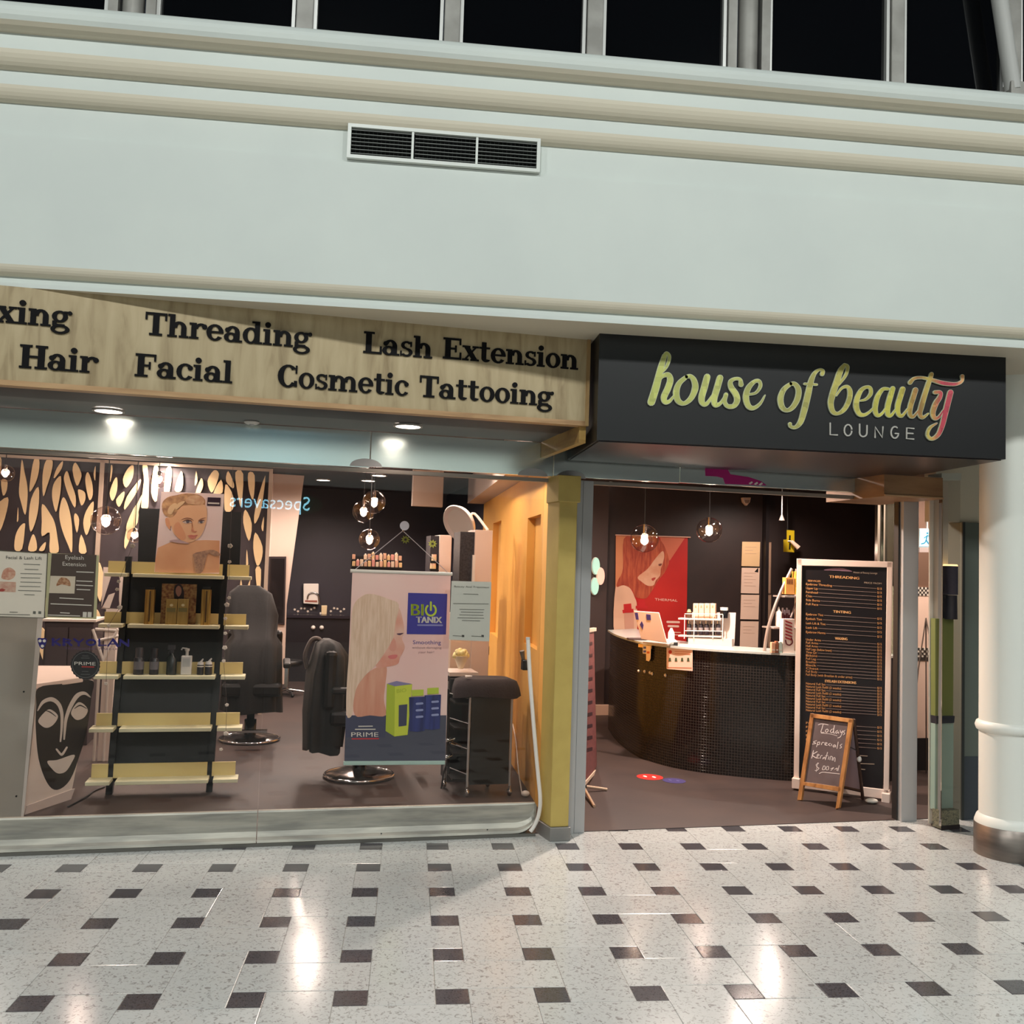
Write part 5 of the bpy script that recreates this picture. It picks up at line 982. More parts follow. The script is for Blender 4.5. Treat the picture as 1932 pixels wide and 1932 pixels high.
for k in range(26):
    a = k*2.4; r = .055*math.sqrt(k/26); mb = MB().sphere((c.x+r*math.cos(a), v+r*.5*math.sin(a), c.z+.015*math.sin(k*1.7)+.02-r*.3), .022, 8, 6)
    part(t, 'blossom', mb, M('blossom_cream', (240, 228, 160), .6))
part(t, 'wrap', MB().lathe([(.02, pl.at(869, 1262).z), (.06, c.z-.01)], (c.x, v), 14), M('wrap_paper', (232, 222, 196), .6))
t = thing('black_ledge', 'black counter ledge under the bouquet', 'counter', (pl.at(862, 1265).x, v, .004)); a, b = pl.at(844, 1266), pl.at(898, 1266)
part(t, 'top', MB().box(a.x, b.x, v-.1, v+.2, a.z-.03, a.z), wh); part(t, 'body', MB().box(a.x+.01, b.x-.01, v-.08, v+.2, .004, a.z-.03), M('ledge_black', (32, 26, 30), .5))
# ---- trolley
tc = sz(880, 1500); v = .98; pl = VV(v)
t = thing('salon_trolley', 'black salon trolley with chrome posts under a folded towel', 'trolley', (pl.at(905, 1490).x, v, .004))
L_, R_ = pl.at(881, 1490).x, pl.at(961, 1490).x; zt = pl.at(920, 1290).z; zb = pl.at(920, 1480).z
part(t, 'side_panel', MB().box(L_+.015, R_-.01, v, v+.015, zb, zt), M('trolley_black', (36, 40, 40), .45)); part(t, 'frame_back', MB().box(L_-.1, L_+.0, v+.3, v+.315, zb, zt), M('trolley_black', (0, 0, 0)))
for u, vv_ in ((L_, v), (R_, v), (L_-.12, v+.3), (R_-.1, v+.3)): part(t, 'post', MB().tube([(u, vv_, .07), (u, vv_, zt-.02)], .009, 8), alu); part(t, 'castor', MB().sphere((u, vv_, .035), .032, 10, 7, sx=.6).tube([(u, vv_, .05), (u, vv_, .08)], .012, 8), chrome)
for k in range(4):
    z = zb+.03+k*(zt-zb)/4; o = part(t, 'tray', MB().box(L_-.11, R_-.1, v+.02, v+.29, z, z+.012), M('tray_black', (24, 22, 24), .4)); part(t, 'tray_rail', MB().tube([(L_-.12, v+.3, z+.05), (L_, v, z+.045)], .004, 6), alu, sub=o)
one('folded_towel', 'crumpled black towel lying on top of the trolley', 'towel', drape([((L_+R_)/2-.02, v+.14, zt-.10, (R_-L_)/2+.09, .20), ((L_+R_)/2-.02, v+.14, zt-.04, (R_-L_)/2+.085, .19), ((L_+R_)/2-.02, v+.14, zt+.01, (R_-L_)/2+.07, .17), ((L_+R_)/2-.02, v+.14, zt+.03, (R_-L_)/2+.02, .12)], 30, 5, .014, 9), M('towel', (44, 36, 38), .9, bump=(60, .3)))
p0 = pl.at(868, 1272); one('hair_clip', 'small white clip lying on the trolley towel', 'clip', MB().tube([(p0.x+.05, v+.05, zt+.045), (p0.x+.10, v+.04, zt+.05)], [.012, .005], 8), white_pl)
# hair dryer holster
q = VV(1.15)
hd = thing('hair_dryers', 'silver and black hair tools hanging from the trolley side', 'hair tools', q.at(855, 1500))
for a, b in (((843, 1398), (858, 1393)), ((850, 1402), (870, 1410)), ((841, 1430), (853, 1425))): part(hd, 'barrel', MB().tube([q.at(*a), q.at(*b)], [.018, .012], 10), chrome)
part(hd, 'cord', MB().tube(crom([q.at(*p) for p in ((848, 1432), (838, 1455), (834, 1480), (832, 1488))], 4), .007, 6), black_satin); part(hd, 'hook_plate', MB().tube([q.at(846, 1300), q.at(846, 1460)], .01, 6), black_satin)
# bundle of cables and plug
c = [sz(*p, .015) for p in ((965, 1440), (972, 1455), (978, 1478), (985, 1500))]
c[0].z = .35; c[1].z = .25; c[2].z = .1
pg = thing('white_cable', 'thin white power cable with plug on the floor by the yellow wall', 'cable', c[-1]); part(pg, 'cable', MB().tube(crom(c, 5), .005, 6), white_pl); part(pg, 'plug', MB().sphere(c[-1]+Vector((.02, -.02, .015)), .028, 10, 7, sx=1.2, sz=.8), white_pl)
# white bent pipe
gw = VV(-.02)
q = [gw.at(*p) for p in ((996, 1204), (1000, 1280), (1007, 1370), (1014, 1450), (1017, 1505), (1014, 1535), (1006, 1555), (998, 1572))]
q = [Vector((p.x, -.022 if p.z > .3 else -.05, max(p.z, .03))) for p in q]
pp_ = thing('bent_pipe', 'bent white plastic pipe leaning against the yellow pillar', 'pipe', q[-1]); part(pp_, 'tube', MB().tube(crom(q, 6), .0135, 10), white_pl); part(pp_, 'end_cap', MB().tube([q[0]-Vector((0, 0, .01)), q[0]+Vector((0, 0, .006))], .0145, 10), M('cap_grey', (200, 198, 192), .5))
# glass door lock
p = su(990, 1250, 1.64)
t = thing('lock_handle', 'dark key lock and handle on the yellow wall beside the pipe', 'handle', (1.65, p.y, p.z-.03)); part(t, 'lock_body', MB().box(1.62, 1.66, p.y-.03, p.y+.03, p.z-.05, p.z+.02), black_gloss, bev=.006); part(t, 'keys', MB().tube([(1.63, p.y, p.z+.02), (1.615, p.y-.01, p.z+.08)], [.012, .018], 8), M('keys', (120, 106, 92), .4, .6))
# ================================================================== RECEPTION
# counter
cur = [sz(*p) for p in ((1147, 1375), (1160, 1395), (1180, 1413), (1205, 1430), (1225, 1437), (1260, 1447), (1300, 1455), (1350, 1462), (1420, 1469), (1497, 1475))]
cur = [Vector((p.x, p.y)) for p in cur]; e = cur[-1]; cur += [Vector((e.x+.35, e.y-.13)), Vector((e.x+.68, e.y-.22))]
fine = crom(cur, 6); ZC = 1.045
rc = thing('reception_counter', 'curved reception counter clad in small black mosaic tiles', 'counter', (fine[40].x, fine[40].y, .004))
mb = MB(); L = 0; uvs = []
for i, p in enumerate(fine):
    if i: L += (p-fine[i-1]).length
    mb.v += [(p.x, p.y, .004), (p.x, p.y, ZC)]; uvs += [(L, 0), (L, ZC)]
for i in range(len(fine)-1): mb.f.append((2*i, 2*i+2, 2*i+3, 2*i+1)); mb.sm.append(True)
mb.uv = uvs
mo = bpy.data.materials.new('mosaic'); mo.use_nodes = True; nt = mo.node_tree; b = nt.nodes['Principled BSDF']
uvn = nt.nodes.new('ShaderNodeTexCoord'); br = nt.nodes.new('ShaderNodeTexBrick'); br.offset = 0; br.inputs['Scale'].default_value = 1
br.inputs['Brick Width'].default_value = .024; br.inputs['Row Height'].default_value = .024; br.inputs['Mortar Size'].default_value = .0022; br.inputs['Mortar Smooth'].default_value = .2
br.inputs['Color1'].default_value = lin((14, 11, 10)); br.inputs['Color2'].default_value = lin((28, 22, 19)); br.inputs['Mortar'].default_value = lin((48, 40, 34))
nt.links.new(uvn.outputs['UV'], br.inputs['Vector']); nt.links.new(br.outputs['Color'], b.inputs['Base Color'])
rg = nt.nodes.new('ShaderNodeMapRange'); rg.inputs[3].default_value = .16; rg.inputs[4].default_value = .7; nt.links.new(br.outputs['Fac'], rg.inputs[0]); nt.links.new(rg.outputs[0], b.inputs['Roughness'])
bp = nt.nodes.new('ShaderNodeBump'); bp.invert = True; bp.inputs['Strength'].default_value = .6; bp.inputs['Distance'].default_value = .003; nt.links.new(br.outputs['Fac'], bp.inputs['Height']); nt.links.new(bp.outputs[0], b.inputs['Normal'])
part(rc, 'tiled_front', mb, mo)
inn = []
for i, p in enumerate(fine):
    d = (fine[min(i+1, len(fine)-1)]-fine[max(i-1, 0)]).normalized(); nn = Vector((-d.y, d.x)); inn.append(p+nn*.5 if True else p)
body = [(p.x+.004, p.y+.006) for p in fine]+[(fine[-1].x+.1, fine[0].y+.3), (fine[0].x+.4, fine[0].y+.3)]
back = [fine[i]+Vector((.42, .30)) for i in range(len(fine))]
mb = MB().hull8([(p.x+.01, p.y+.01, .004) for p in fine]+[(p.x, p.y, .004) for p in reversed(back)], [(p.x+.01, p.y+.01, ZC-.002) for p in fine]+[(p.x, p.y, ZC-.002) for p in reversed(back)])
part(rc, 'carcass', mb, M('carcass', (30, 26, 26), .5))
ft = [p+(p-Vector((4.6, 3.2))).normalized()*.03 for p in fine]
mb = MB().hull8([(p.x, p.y, ZC) for p in ft]+[(p.x, p.y, ZC) for p in reversed(back)], [(p.x, p.y, ZC+.018) for p in ft]+[(p.x, p.y, ZC+.018) for p in reversed(back)])
part(rc, 'worktop', mb, M('worktop', (196, 200, 194), .18))
ZW = ZC+.018
# card and notice fixed on the counter face
def at_counter(px, py):          # nearest hit of the counter face
    r = rays(px, py); best = None
    for i in range(len(fine)-1):
        a, b = fine[i], fine[i+1]; d = b-a
        den = r.x*d.y-r.y*d.x
        if abs(den) < 1e-9: continue
        k = ((a.x-CS.x)*d.y-(a.y-CS.y)*d.x)/den; s = ((a.x-CS.x)*r.y-(a.y-CS.y)*r.x)/den
        if 0 <= s <= 1 and k > 0 and (best is None or k < best[0]): best = (k, d.normalized())
    p = CS+r*best[0]; return p, best[1]
p, d = at_counter(1283, 1245)
cpl = PL(p+Vector((d.y, -d.x, 0))*.006, (d.y, -d.x, 0))
t, o = sheet('safety_notice', 'pink hygiene notice sheet taped to the counter front', 'notice', [(1258, 1222), (1307, 1225), (1307, 1266), (1258, 1262)], M('notice_pink', (244, 206, 190), .5), cpl, .004)
part(t, 'badge', MB().flat(cpl, [(1265+3.4*math.cos(k*PI/5), 1230+3.6*math.sin(k*PI/5)) for k in range(10)], .004, .005), M('badge_red', (206, 52, 48), .5), sub=o)
for a, b, y in ((1274, 1303, 1229), (1274, 1303, 1233), (1260, 1305, 1259)): part(t, 'text_line', line(cpl, a, y, b, y+1, 1.2, .0055), M('text_pink', (214, 130, 110), .5), sub=o)
for k in range(4): part(t, 'pictogram', MB().flat(cpl, [(1263+k*11.5, 1241), (1266+k*11.5, 1241), (1267+k*11.5, 1248), (1262+k*11.5, 1248)], .004, .0055), M('pict', (70, 84, 60), .5), sub=o)
p, d = at_counter(1218, 1230); cpl2 = PL(p+Vector((d.y, -d.x, 0))*.006, (d.y, -d.x, 0))
t, o = sheet('hanging_cards', 'orange and white sticker cards hanging over the counter edge', 'card', [(1205, 1215), (1230, 1216), (1230, 1224), (1217, 1224), (1217, 1222), (1205, 1221)], M('card_orange', (246, 200, 120), .5), cpl2, .004)
part(t, 'card', MB().flat(cpl2, [(1214, 1217), (1223, 1217), (1223, 1234), (1214, 1233)], .004, .008), paper); part(t, 'card', MB().flat(cpl2, [(1221, 1218), (1230, 1219), (1229, 1243), (1226, 1248), (1221, 1246)], .008, .012), M('card_cream', (246, 222, 190), .5))
for x, y, mt in ((1218, 1222, M('card_blue', (70, 80, 160), .5)), (1218, 1229, M('card_blue', (0, 0, 0))), (1225, 1231, M('card_red', (216, 110, 60), .5))): part(t, 'print', MB().flat(cpl2, [(x-2.5, y-2), (x+2.5, y-2), (x+2.5, y+2), (x-2.5, y+2)], .008 if x < 1220 else .012, .010 if x < 1220 else .0135), mt)
for k, (px, py) in enumerate(((1206, 1266), (1217, 1267), (1227, 1269), (1231, 1271), (1256, 1274))):
    p, d = at_counter(px, py); nn = Vector((d.y, -d.x, 0)); t = thing('jewel_stud', ORD[k]+' pale round stud from the left on the mosaic counter front', 'stud', p, 'pale studs on the counter front'); part(t, 'stud', MB().sphere(p+nn*.004, .014, 10, 6), M('stud', (222, 206, 182), .3)); part(t, 'rim', MB().tube([p, p+nn*.004], .016, 10), chrome)
# laptop
lp_c = sz(1240, 1215, ZW)
lpl = P3(sz(1213, 1215, ZW), sz(1262, 1219, ZW), sz(1213, 1215, ZW)+Vector((-.01, .02, .2)))
hinge_a, hinge_b = sz(1213, 1214, ZW+.01), sz(1262, 1218, ZW+.01)
lpl = P3(hinge_a, hinge_b, hinge_a+Vector((0, -.05, .2)))
t = thing('laptop', 'open white laptop seen from behind on the counter', 'laptop', (hinge_a+hinge_b)/2)
def c6(p): return (1130+p[0]/6.44, 980+p[1]/6.44)
o = part(t, 'lid', MB().flat(lpl, [c6(p) for p in ((430, 1108), (735, 1130), (835, 1500), (520, 1450))], 0, .012), M('laptop_white', (236, 206, 190), .4), bev=.004)
part(t, 'base', MB().hull8([hinge_a, hinge_b, hinge_b+Vector((.12, .2, 0)), hinge_a+Vector((.12, .2, 0))], [hinge_a+Vector((0, 0, .014)), hinge_b+Vector((0, 0, .014)), hinge_b+Vector((.12, .2, .014)), hinge_a+Vector((.12, .2, .014))]), M('laptop_grey', (180, 168, 160), .4))
sn = M('sticker_navy', (62, 52, 130), .5)
for q in (((442, 1130), (480, 1130), (492, 1215), (460, 1215)), ((582, 1148), (635, 1155), (640, 1220), (590, 1220)), ((505, 1275), (528, 1232), (550, 1280), (540, 1340))): part(t, 'sticker', MB().flat(lpl, [c6(p) for p in q], .012, .014), sn, sub=o)
# eftpos / pump bottle
p = sz(1266, 1217, ZW); pl = VV(p.y)
t = thing('pump_dispenser', 'white upright hand sanitiser bottle beside the laptop', 'bottle', (p.x, p.y, ZW)); zt = pl.at(1263, 1185).z
part(t, 'body', MB().lathe([(.035, ZW), (.036, ZW+.02), (.03, ZW+.06), (.028, zt-.04), (.012, zt-.01), (.01, zt)], (p.x, p.y), 16), M('pump_white', (244, 226, 214), .35)); part(t, 'base', MB().sphere((p.x-.01, p.y-.02, ZW+.03), .05, 12, 8, sx=1.2, sz=.55), white_pl); part(t, 'button', MB().box(p.x+.0, p.x+.03, p.y-.08, p.y-.06, ZW, ZW+.03), black_satin)
p = sz(1205, 1208, ZW); one('pen_case', 'dark slim case lying flat at the counter\'s left end', 'case', MB().box(p.x-.1, p.x+.08, p.y+.0, p.y+.06, ZW, ZW+.02), M('pen_case', (70, 50, 46), .5), bev=.005)
p = sz(1226, 1213, ZW); t = thing('sunglasses', 'pair of folded glasses lying in front of the laptop', 'glasses', (p.x, p.y, ZW)); part(t, 'temple', MB().tube([(p.x-.06, p.y, ZW+.006), (p.x+.05, p.y+.06, ZW+.03)], .005, 6), white_pl); part(t, 'temple', MB().tube([(p.x-.04, p.y+.05, ZW+.03), (p.x+.07, p.y, ZW+.006)], .005, 6), M('glasses_dark', (60, 50, 46), .4))
# red poster on wall
wp = VV(4.79)
t, o = sheet('red_poster', 'large red hair-treatment poster with a pale profile behind reception', 'poster', [c6(p) for p in ((205, 195), (1078, 225), (1062, 1500), (195, 1425))], M('poster_red', (196, 40, 34), .5, noise=(2, (184, 34, 30))), wp, .003)
def rs(nm, q, mat, d, n=4): return part(t, nm, MB().flat(wp, [(p.x, p.y) for p in crom([c6(p) for p in q], n, True)], d-.002, d), mat, sub=o)
part(t, 'print_corner', MB().flat(wp, [c6(p) for p in ((740, 212), (1045, 222), (860, 500), (780, 420))], .003, .004), M('poster_tan', (206, 112, 84), .5), sub=o)
part(t, 'print_left', MB().flat(wp, [c6(p) for p in ((205, 196), (420, 200), (400, 760), (200, 820))], .003, .004), M('poster_peach', (216, 140, 96), .5), sub=o)
rs('print_body', [(200, 830), (300, 800), (380, 840), (430, 940), (460, 1060), (440, 1430), (195, 1425)], M('poster_skin', (232, 188, 160), .5), .005)
rs('print_hair', [(300, 240), (440, 205), (640, 215), (760, 270), (830, 420), (850, 520), (800, 640), (720, 740), (620, 900), (560, 960), (440, 940), (400, 850), (300, 800), (215, 820), (230, 740), (290, 600)], M('poster_hair', (158, 58, 40), .5, noise=(10, (196, 96, 62), (4, 4, .6))), .006)
rs('print_face', [(770, 385), (790, 450), (770, 540), (750, 600), (740, 680), (690, 740), (660, 800), (590, 805), (520, 760), (470, 700), (590, 600), (680, 480)], M('poster_face', (226, 176, 146), .5, noise=(7, (214, 150, 118))), .0075)
rs('print_lips', [(640, 715), (690, 705), (660, 745), (640, 738)], M('poster_lip', (178, 66, 54), .5), .009, 2); rs('print_eye', [(720, 545), (760, 535), (755, 560), (730, 566)], M('poster_eye', (120, 60, 50), .5), .009, 2)
for q, mt in (([(305, 1130), (420, 1135), (425, 1430), (315, 1430)], M('poster_bottle', (214, 160, 138), .5)), ([(282, 1100), (415, 1085), (420, 1130), (290, 1140)], M('poster_cap', (200, 36, 40), .5)), ([(298, 1030), (388, 1020), (395, 1090), (300, 1100)], M('poster_cap', (0, 0, 0))), ([(470, 975), (550, 970), (560, 1050), (590, 1055), (590, 1085), (445, 1085), (445, 1050), (470, 1045)], M('poster_cap', (0, 0, 0)))):
    part(t, 'print_bottle', MB().flat(wp, [c6(p) for p in q], .005, .008), mt, sub=o)
part(t, 'lettering', MB().text(wp, 'THERMAL', c6((680, 985)), c6((955, 1000)), 4.5, .0045), M('poster_pale', (240, 200, 186), .5), sub=o)
for a, b, y in ((830, 970, 1245), (845, 960, 1295), (900, 990, 1370), (905, 960, 1400)): part(t, 'text_line', line(wp, *c6((a, y)), *c6((b, y+4)), 4 if y < 1300 else 1.6, .005), M('poster_pale', (0, 0, 0)), sub=o)
part(t, 'hanging_rail', MB().tube([wp.at(*c6((200, 190)), .01), wp.at(*c6((1112, 218)), .01)], .008, 8), M('rail_pink', (226, 180, 160), .4))
# certificates
for k, (y0, y1) in enumerate(((1022, 1068), (1071, 1119), (1122, 1168), (1172, 1220))):
    x = 1400-k*1.0; t, o = sheet('certificate', ['topmost tan sheet in the column of framed certificates', 'second sheet from the top, with a small dark triangle, in the certificate column', 'third sheet from the top in the certificate column', 'lowest sheet in the certificate column, just above the counter'][k], 'certificate', [(x, y0), (x+34, y0+.5), (x+32.5, y1+1), (x-1.5, y1)], M('cert_tan', (232, 196, 150), .5) if k == 0 else M('cert_pale', (240, 210, 190), .5), wp, .006); t['group'] = 'certificates on the dark wall'
    for j in range(3+(k == 1)*2): part(t, 'text_line', line(wp, x+5, y0+10+j*6, x+26-(j % 2)*6, y0+10.5+j*6, .7, .0075), M('cert_ink', (206, 172, 150), .5), sub=o)
    if k == 1: part(t, 'mark', MB().flat(wp, [(1423, 1079), (1430, 1071), (1430, 1080)], .006, .008), black_satin, sub=o)
p = VV(4.75)
for k, (y0, y1) in enumerate(((1023, 1120), (1122, 1172), (1174, 1222))):
    t, o = sheet('edge_certificate', ['tall upper framed sheet right of the certificate column', 'middle framed sheet right of the certificate column', 'lower framed sheet right of the certificate column'][k], 'certificate', [(1446, y0), (1455, y0), (1453.5, y1), (1444.5, y1)], M('cert_brown', (150, 118, 96), .5), p, .006); part(t, 'inner_print', MB().flat(p, [(1447.5, y0+2), (1453.5, y0+2), (1452.5, y1-2), (1446, y1-2)], .006, .007), M('cert_brown2', (172, 142, 120), .5), sub=o); t['group'] = 'narrow framed sheets'
one('wall_pilaster', 'dark flat pilaster between certificates on the reception wall', 'pilaster', MB().box(wp.at(1437, 1100).x, wp.at(1443, 1100).x, 4.70, 4.80, 0, CE), M('pilaster', (28, 22, 24), .5), kind='structure')
one('wall_pilaster_left', 'dark flat pilaster left of the red poster', 'pilaster', MB().box(3.45, 3.80, 4.72, 4.80, 0, CE), M('pilaster2', (66, 52, 50), .5), kind='structure')
one('baseboard_reception', 'short cream skirting block beside the counter', 'skirting', MB().box(3.52, 3.86, 4.66, 4.72, 0, .12), M('skirting', (220, 190, 170), .5), kind='structure')
# sensor, yellow sign, camera
c = wp.at(1405, 945)
t = thing('motion_sensor', 'small white alarm sensor high on the reception wall', 'sensor', c-Vector((0, 0, .06))); part(t, 'body', MB().flat(wp, [(1397, 939), (1413, 939), (1411, 948), (1405, 955), (1399, 948)], 0, .06), M('sensor_white', (226, 196, 176), .4), bev=.008); part(t, 'lens', MB().flat(wp, [(1400, 944), (1410, 944), (1408, 950), (1402, 950)], .06, .064), M('sensor_lens', (150, 124, 110), .4))
p = VV(4.5)
t, o = sheet('yellow_sign', 'yellow two-part warning sign on a post by the reception wall', 'sign', [(1484, 1000), (1498, 1001), (1498, 1042), (1478, 1041), (1478, 1018), (1484, 1018)], M('sign_yellow', (206, 180, 30), .5), p, .01)
for y in (1010, 1025): part(t, 'print', MB().flat(p, [(1488, y), (1491, y), (1490.5, y+12), (1487.5, y+12)], .01, .012), black_satin, sub=o)
part(t, 'post', MB().tube([p.at(1486, 1035, -.02), (p.at(1486, 1035).x, 4.52, CE)], .012, 6), black_satin)
t = thing('security_camera', 'small white bracket camera beside the yellow sign', 'camera', p.at(1503, 1035)); part(t, 'body', MB().tube([p.at(1493, 1021, .06), p.at(1507, 1034, .1)], [.022, .03], 10), M('sensor_white', (0, 0, 0))); part(t, 'bracket', MB().tube([p.at(1493, 1021, .06), (p.at(1486, 1021).x, 4.5, p.at(1486, 1021).z)], .01, 6), white_pl)
p = VV(4.2); c = p.at(1475, 982); t = thing('hanging_rod', 'thin grey ceiling rod with cone tip above the certificates', 'rod', c); part(t, 'rod', MB().tube([(c.x, 4.2, CE), (c.x, 4.2, c.z+.06)], .008, 6), alu); part(t, 'tip', MB().lathe([(.035, c.z), (.008, c.z+.07)], (c.x, 4.2), 12), M('tip_grey', (140, 128, 122), .4))
# illuminated discs on the left wall
q = VV(4.70)
for (px, py), l, mt in (((1123, 1068), 'upper lit mint disc sign by the entrance wall', M('disc_mint', (176, 226, 210), .4, emit=.45)), ((1131, 1087), 'middle lit pink disc sign by the entrance wall', M('disc_pink', (250, 200, 180), .4, emit=.45)), ((1121, 1106), 'lower lit mint disc sign by the entrance wall', M('disc_mint', (0, 0, 0)))):
    c = q.at(px, py); t = thing('disc_sign', l, 'sign', c-Vector((0, .05, .1)), 'lit disc signs'); el = lambda k: [(c.x+.045*k*math.cos(i*PI/12), c.z+.10*k*math.sin(i*PI/12)) for i in range(24)]; dy = .02*(py == 1087); part(t, 'face', MB().prism(el(1), 4.66-dy, 4.70-dy, 'y'), mt); part(t, 'rim', MB().prism(el(1.06), 4.69-dy, 4.715-dy, 'y'), white_pl)
# floor stickers
for (px, py, rx), l, mt, m2_ in (((1226, 1466, 24), 'round red distancing sticker on the salon floor', M('floor_red', (206, 50, 44), .45), paper), ((1272, 1473, 21), 'round blue distancing sticker on the salon floor', M('floor_blue', (70, 62, 110), .45), M('floor_blue2', (90, 84, 134), .45))):
    c = sz(px, py, .005); R0 = (sz(px+rx, py, .005)-c).length; t = thing('floor_sticker', l, 'sticker', c, 'floor stickers'); part(t, 'disc', MB().lathe([(R0, .0045), (R0, .006)], (c.x, c.y), 28), mt)
    for a, b in ((-.3, .2), (.3, -.1)): part(t, 'footprint', MB().lathe([(R0*.22, .006), (R0*.22, .0068)], (c.x+R0*a, c.y+R0*b), 12, .6, 1.2), m2_)
# ---- product rack on the counter
ra, rb_ = sz(1302, 1217, ZW), sz(1381, 1222, ZW); ra.y += .25; rb_.y += .25
rp_ = VP((ra.x, ra.y), (rb_.x, rb_.y))
t = thing('product_rack', 'tiered clear and white counter rack holding cartons and bottles', 'rack', (ra+rb_)/2)
ac_ = M('acrylic', (214, 196, 186), .25)
part(t, 'back', MB().flat(rp_, [(1298, 1155), (1388, 1156), (1385, 1219), (1302, 1216)], -.02, -.01), ac_)
for y in (1167, 1199): part(t, 'shelf', MB().flat(rp_, [(1284, y-2), (1364, y), (1364, y+3), (1284, y+1)], -.01, .09), ac_); part(t, 'rail', MB().tube([rp_.at(1292, y-9, .09), rp_.at(1364, y-8, .09)], .004, 6), M('rail_white', (0, 0, 0)))
for x in (1292, 1310, 1346, 1364): part(t, 'upright', MB().tube([rp_.at(x, 1160, .09), rp_.at(x-1, 1205, .09)], .004, 6), M('rail_white', (0, 0, 0)))
part(t, 'base', MB().flat(rp_, [(1302, 1202), (1384, 1205), (1384, 1221), (1302, 1217)], -.01, .08), ac_)
for k in range(4):
    x = 1311+k*10.6; c = thing('pink_carton', ORD[k]+' pale pink carton from the left on the counter rack\'s upper shelf', 'carton', rp_.at(x+4, 1166, .04), 'pink cartons on the counter rack')
    o = part(c, 'carton', MB().flat(rp_, [(x, 1138), (x+9.6, 1138.5), (x+9.4, 1167), (x-.2, 1166)], .015, .07), M('pink_carton', (240, 190, 160), .45), bev=.003); part(c, 'label_print', MB().flat(rp_, [(x+3, 1142), (x+6.5, 1142), (x+6.3, 1147), (x+2.8, 1147)], .07, .071), M('pink_print', (206, 140, 112), .5), sub=o)
for k in range(6):
    x = 1296+k*11; c = thing('rack_bottle', ORD[k]+' dark silver-banded bottle from the left on the counter rack', 'bottle', rp_.at(x+4, 1197, .04), 'dark bottles on the counter rack'); b0, b1 = rp_.at(x+4, 1197, .04), rp_.at(x+4, 1171, .04); r = .022; h = b1.z-b0.z
    part(c, 'body', MB().lathe([(r, b0.z), (r, b0.z+h*.7), (r*.5, b0.z+h*.8)], (b0.x, b0.y), 12), M('rack_dark', (40, 34, 40), .3)); part(c, 'cap', MB().lathe([(r*.6, b0.z+h*.78), (r*.6, b0.z+h)], (b0.x, b0.y), 12), chrome); part(c, 'label_band', MB().lathe([(r*1.02, b0.z+h*.25), (r*1.02, b0.z+h*.5)], (b0.x, b0.y), 12, cap=False), M('band_silver', (170, 160, 160), .35, .5))
c0 = rp_.at(1366, 1166, .04); c = thing('rack_jar', 'black jar with white lid at the right end of the counter rack', 'jar', c0); part(c, 'jar', MB().lathe([(.035, c0.z), (.038, c0.z+.05), (.03, c0.z+.07)], (c0.x, c0.y), 14), black_gloss); part(c, 'lid', MB().lathe([(.035, c0.z+.07), (.035, c0.z+.095)], (c0.x, c0.y), 14), white_pl)
c0 = rp_.at(1300, 1165, .04); c = thing('rack_brush', 'small dark brush pot at the left end of the counter rack', 'pot', c0); part(c, 'pot', MB().lathe([(.025, c0.z), (.028, c0.z+.05)], (c0.x, c0.y), 12), M('pot_brown', (96, 66, 50), .5)); part(c, 'bristles', MB().lathe([(.02, c0.z+.05), (.012, c0.z+.075)], (c0.x, c0.y), 10), M('bristle', (210, 180, 130), .7))
p = sz(1310, 1218, ZW); one('paper_slip', 'loose paper slips lying on the counter before the rack', 'paper', MB().prism([(p.x-.15, p.y-.03), (p.x+.02, p.y-.05), (p.x+.05, p.y+.02), (p.x-.13, p.y+.03)], ZW, ZW+.006), paper)
# ---- curved metal counter stand with products
sa = sz(1442, 1231, ZW); sa.y += .12; q = VV(sa.y)
t = thing('curved_stand', 'silver bow-shaped display stand with three shelves on the counter', 'display stand', (q.at(1480, 1230).x, sa.y, ZW))
mm = M('stand_metal', (176, 160, 152), .35, .5)
part(t, 'bow', MB().tube(crom([q.at(*p) for p in ((1442, 1230), (1448, 1190), (1460, 1150), (1476, 1110), (1494, 1073))], 5), .014, 10), mm)
zz = [q.at(1480, y).z for y in (1124, 1183)]
for y, x0 in ((1124, 1474), (1183, 1453)): a = q.at(x0, y); b = q.at(1512, y); part(t, 'shelf', MB().box(a.x, b.x+.03, sa.y-.06, sa.y+.14, a.z-.012, a.z), mm)
part(t, 'brace', MB().tube([q.at(1492, 1165), q.at(1505, 1130)], .008, 8), mm); part(t, 'upright', MB().tube([(q.at(1512, 1230).x, sa.y+.1, ZW), (q.at(1512, 1230).x, sa.y+.1, q.at(1500, 1073).z)], .012, 8), mm)
def bx(nm, label, x0, x1, y0, y1, mat, dv=.0, cat='box', group=None, dep=.06):
    a, b = q.at(x0, y1), q.at(x1, y0); z0 = a.z; c = thing(nm, label, cat, ((a.x+b.x)/2, sa.y+dv, z0), group); return c, part(c, 'carton', MB().box(a.x, b.x, sa.y+dv-dep/2, sa.y+dv+dep/2, z0, b.z), mat, bev=.002), a, b
og = M('box_orange', (226, 160, 84), .45)
c, o, a, b = bx('orange_box', 'orange printed box on the bow stand\'s top shelf', 1479, 1496, 1090, 1121, og)
for k in range(3): part(c, 'print', MB().box(a.x+.012+k*.02, a.x+.022+k*.02, sa.y-.0315, sa.y-.03, a.z+.09, a.z+.13), M('print_brown', (120, 70, 40), .5), sub=o)
c, o, a, b = bx('yellow_box', 'tall yellow box at the end of the bow stand\'s top shelf', 1497, 1503, 1078, 1121, M('box_yellow', (230, 186, 70), .45)); part(c, 'print', MB().box(a.x+.006, b.x-.006, sa.y-.0315, sa.y-.03, a.z+.06, a.z+.1), M('print_brown', (0, 0, 0)), sub=o)
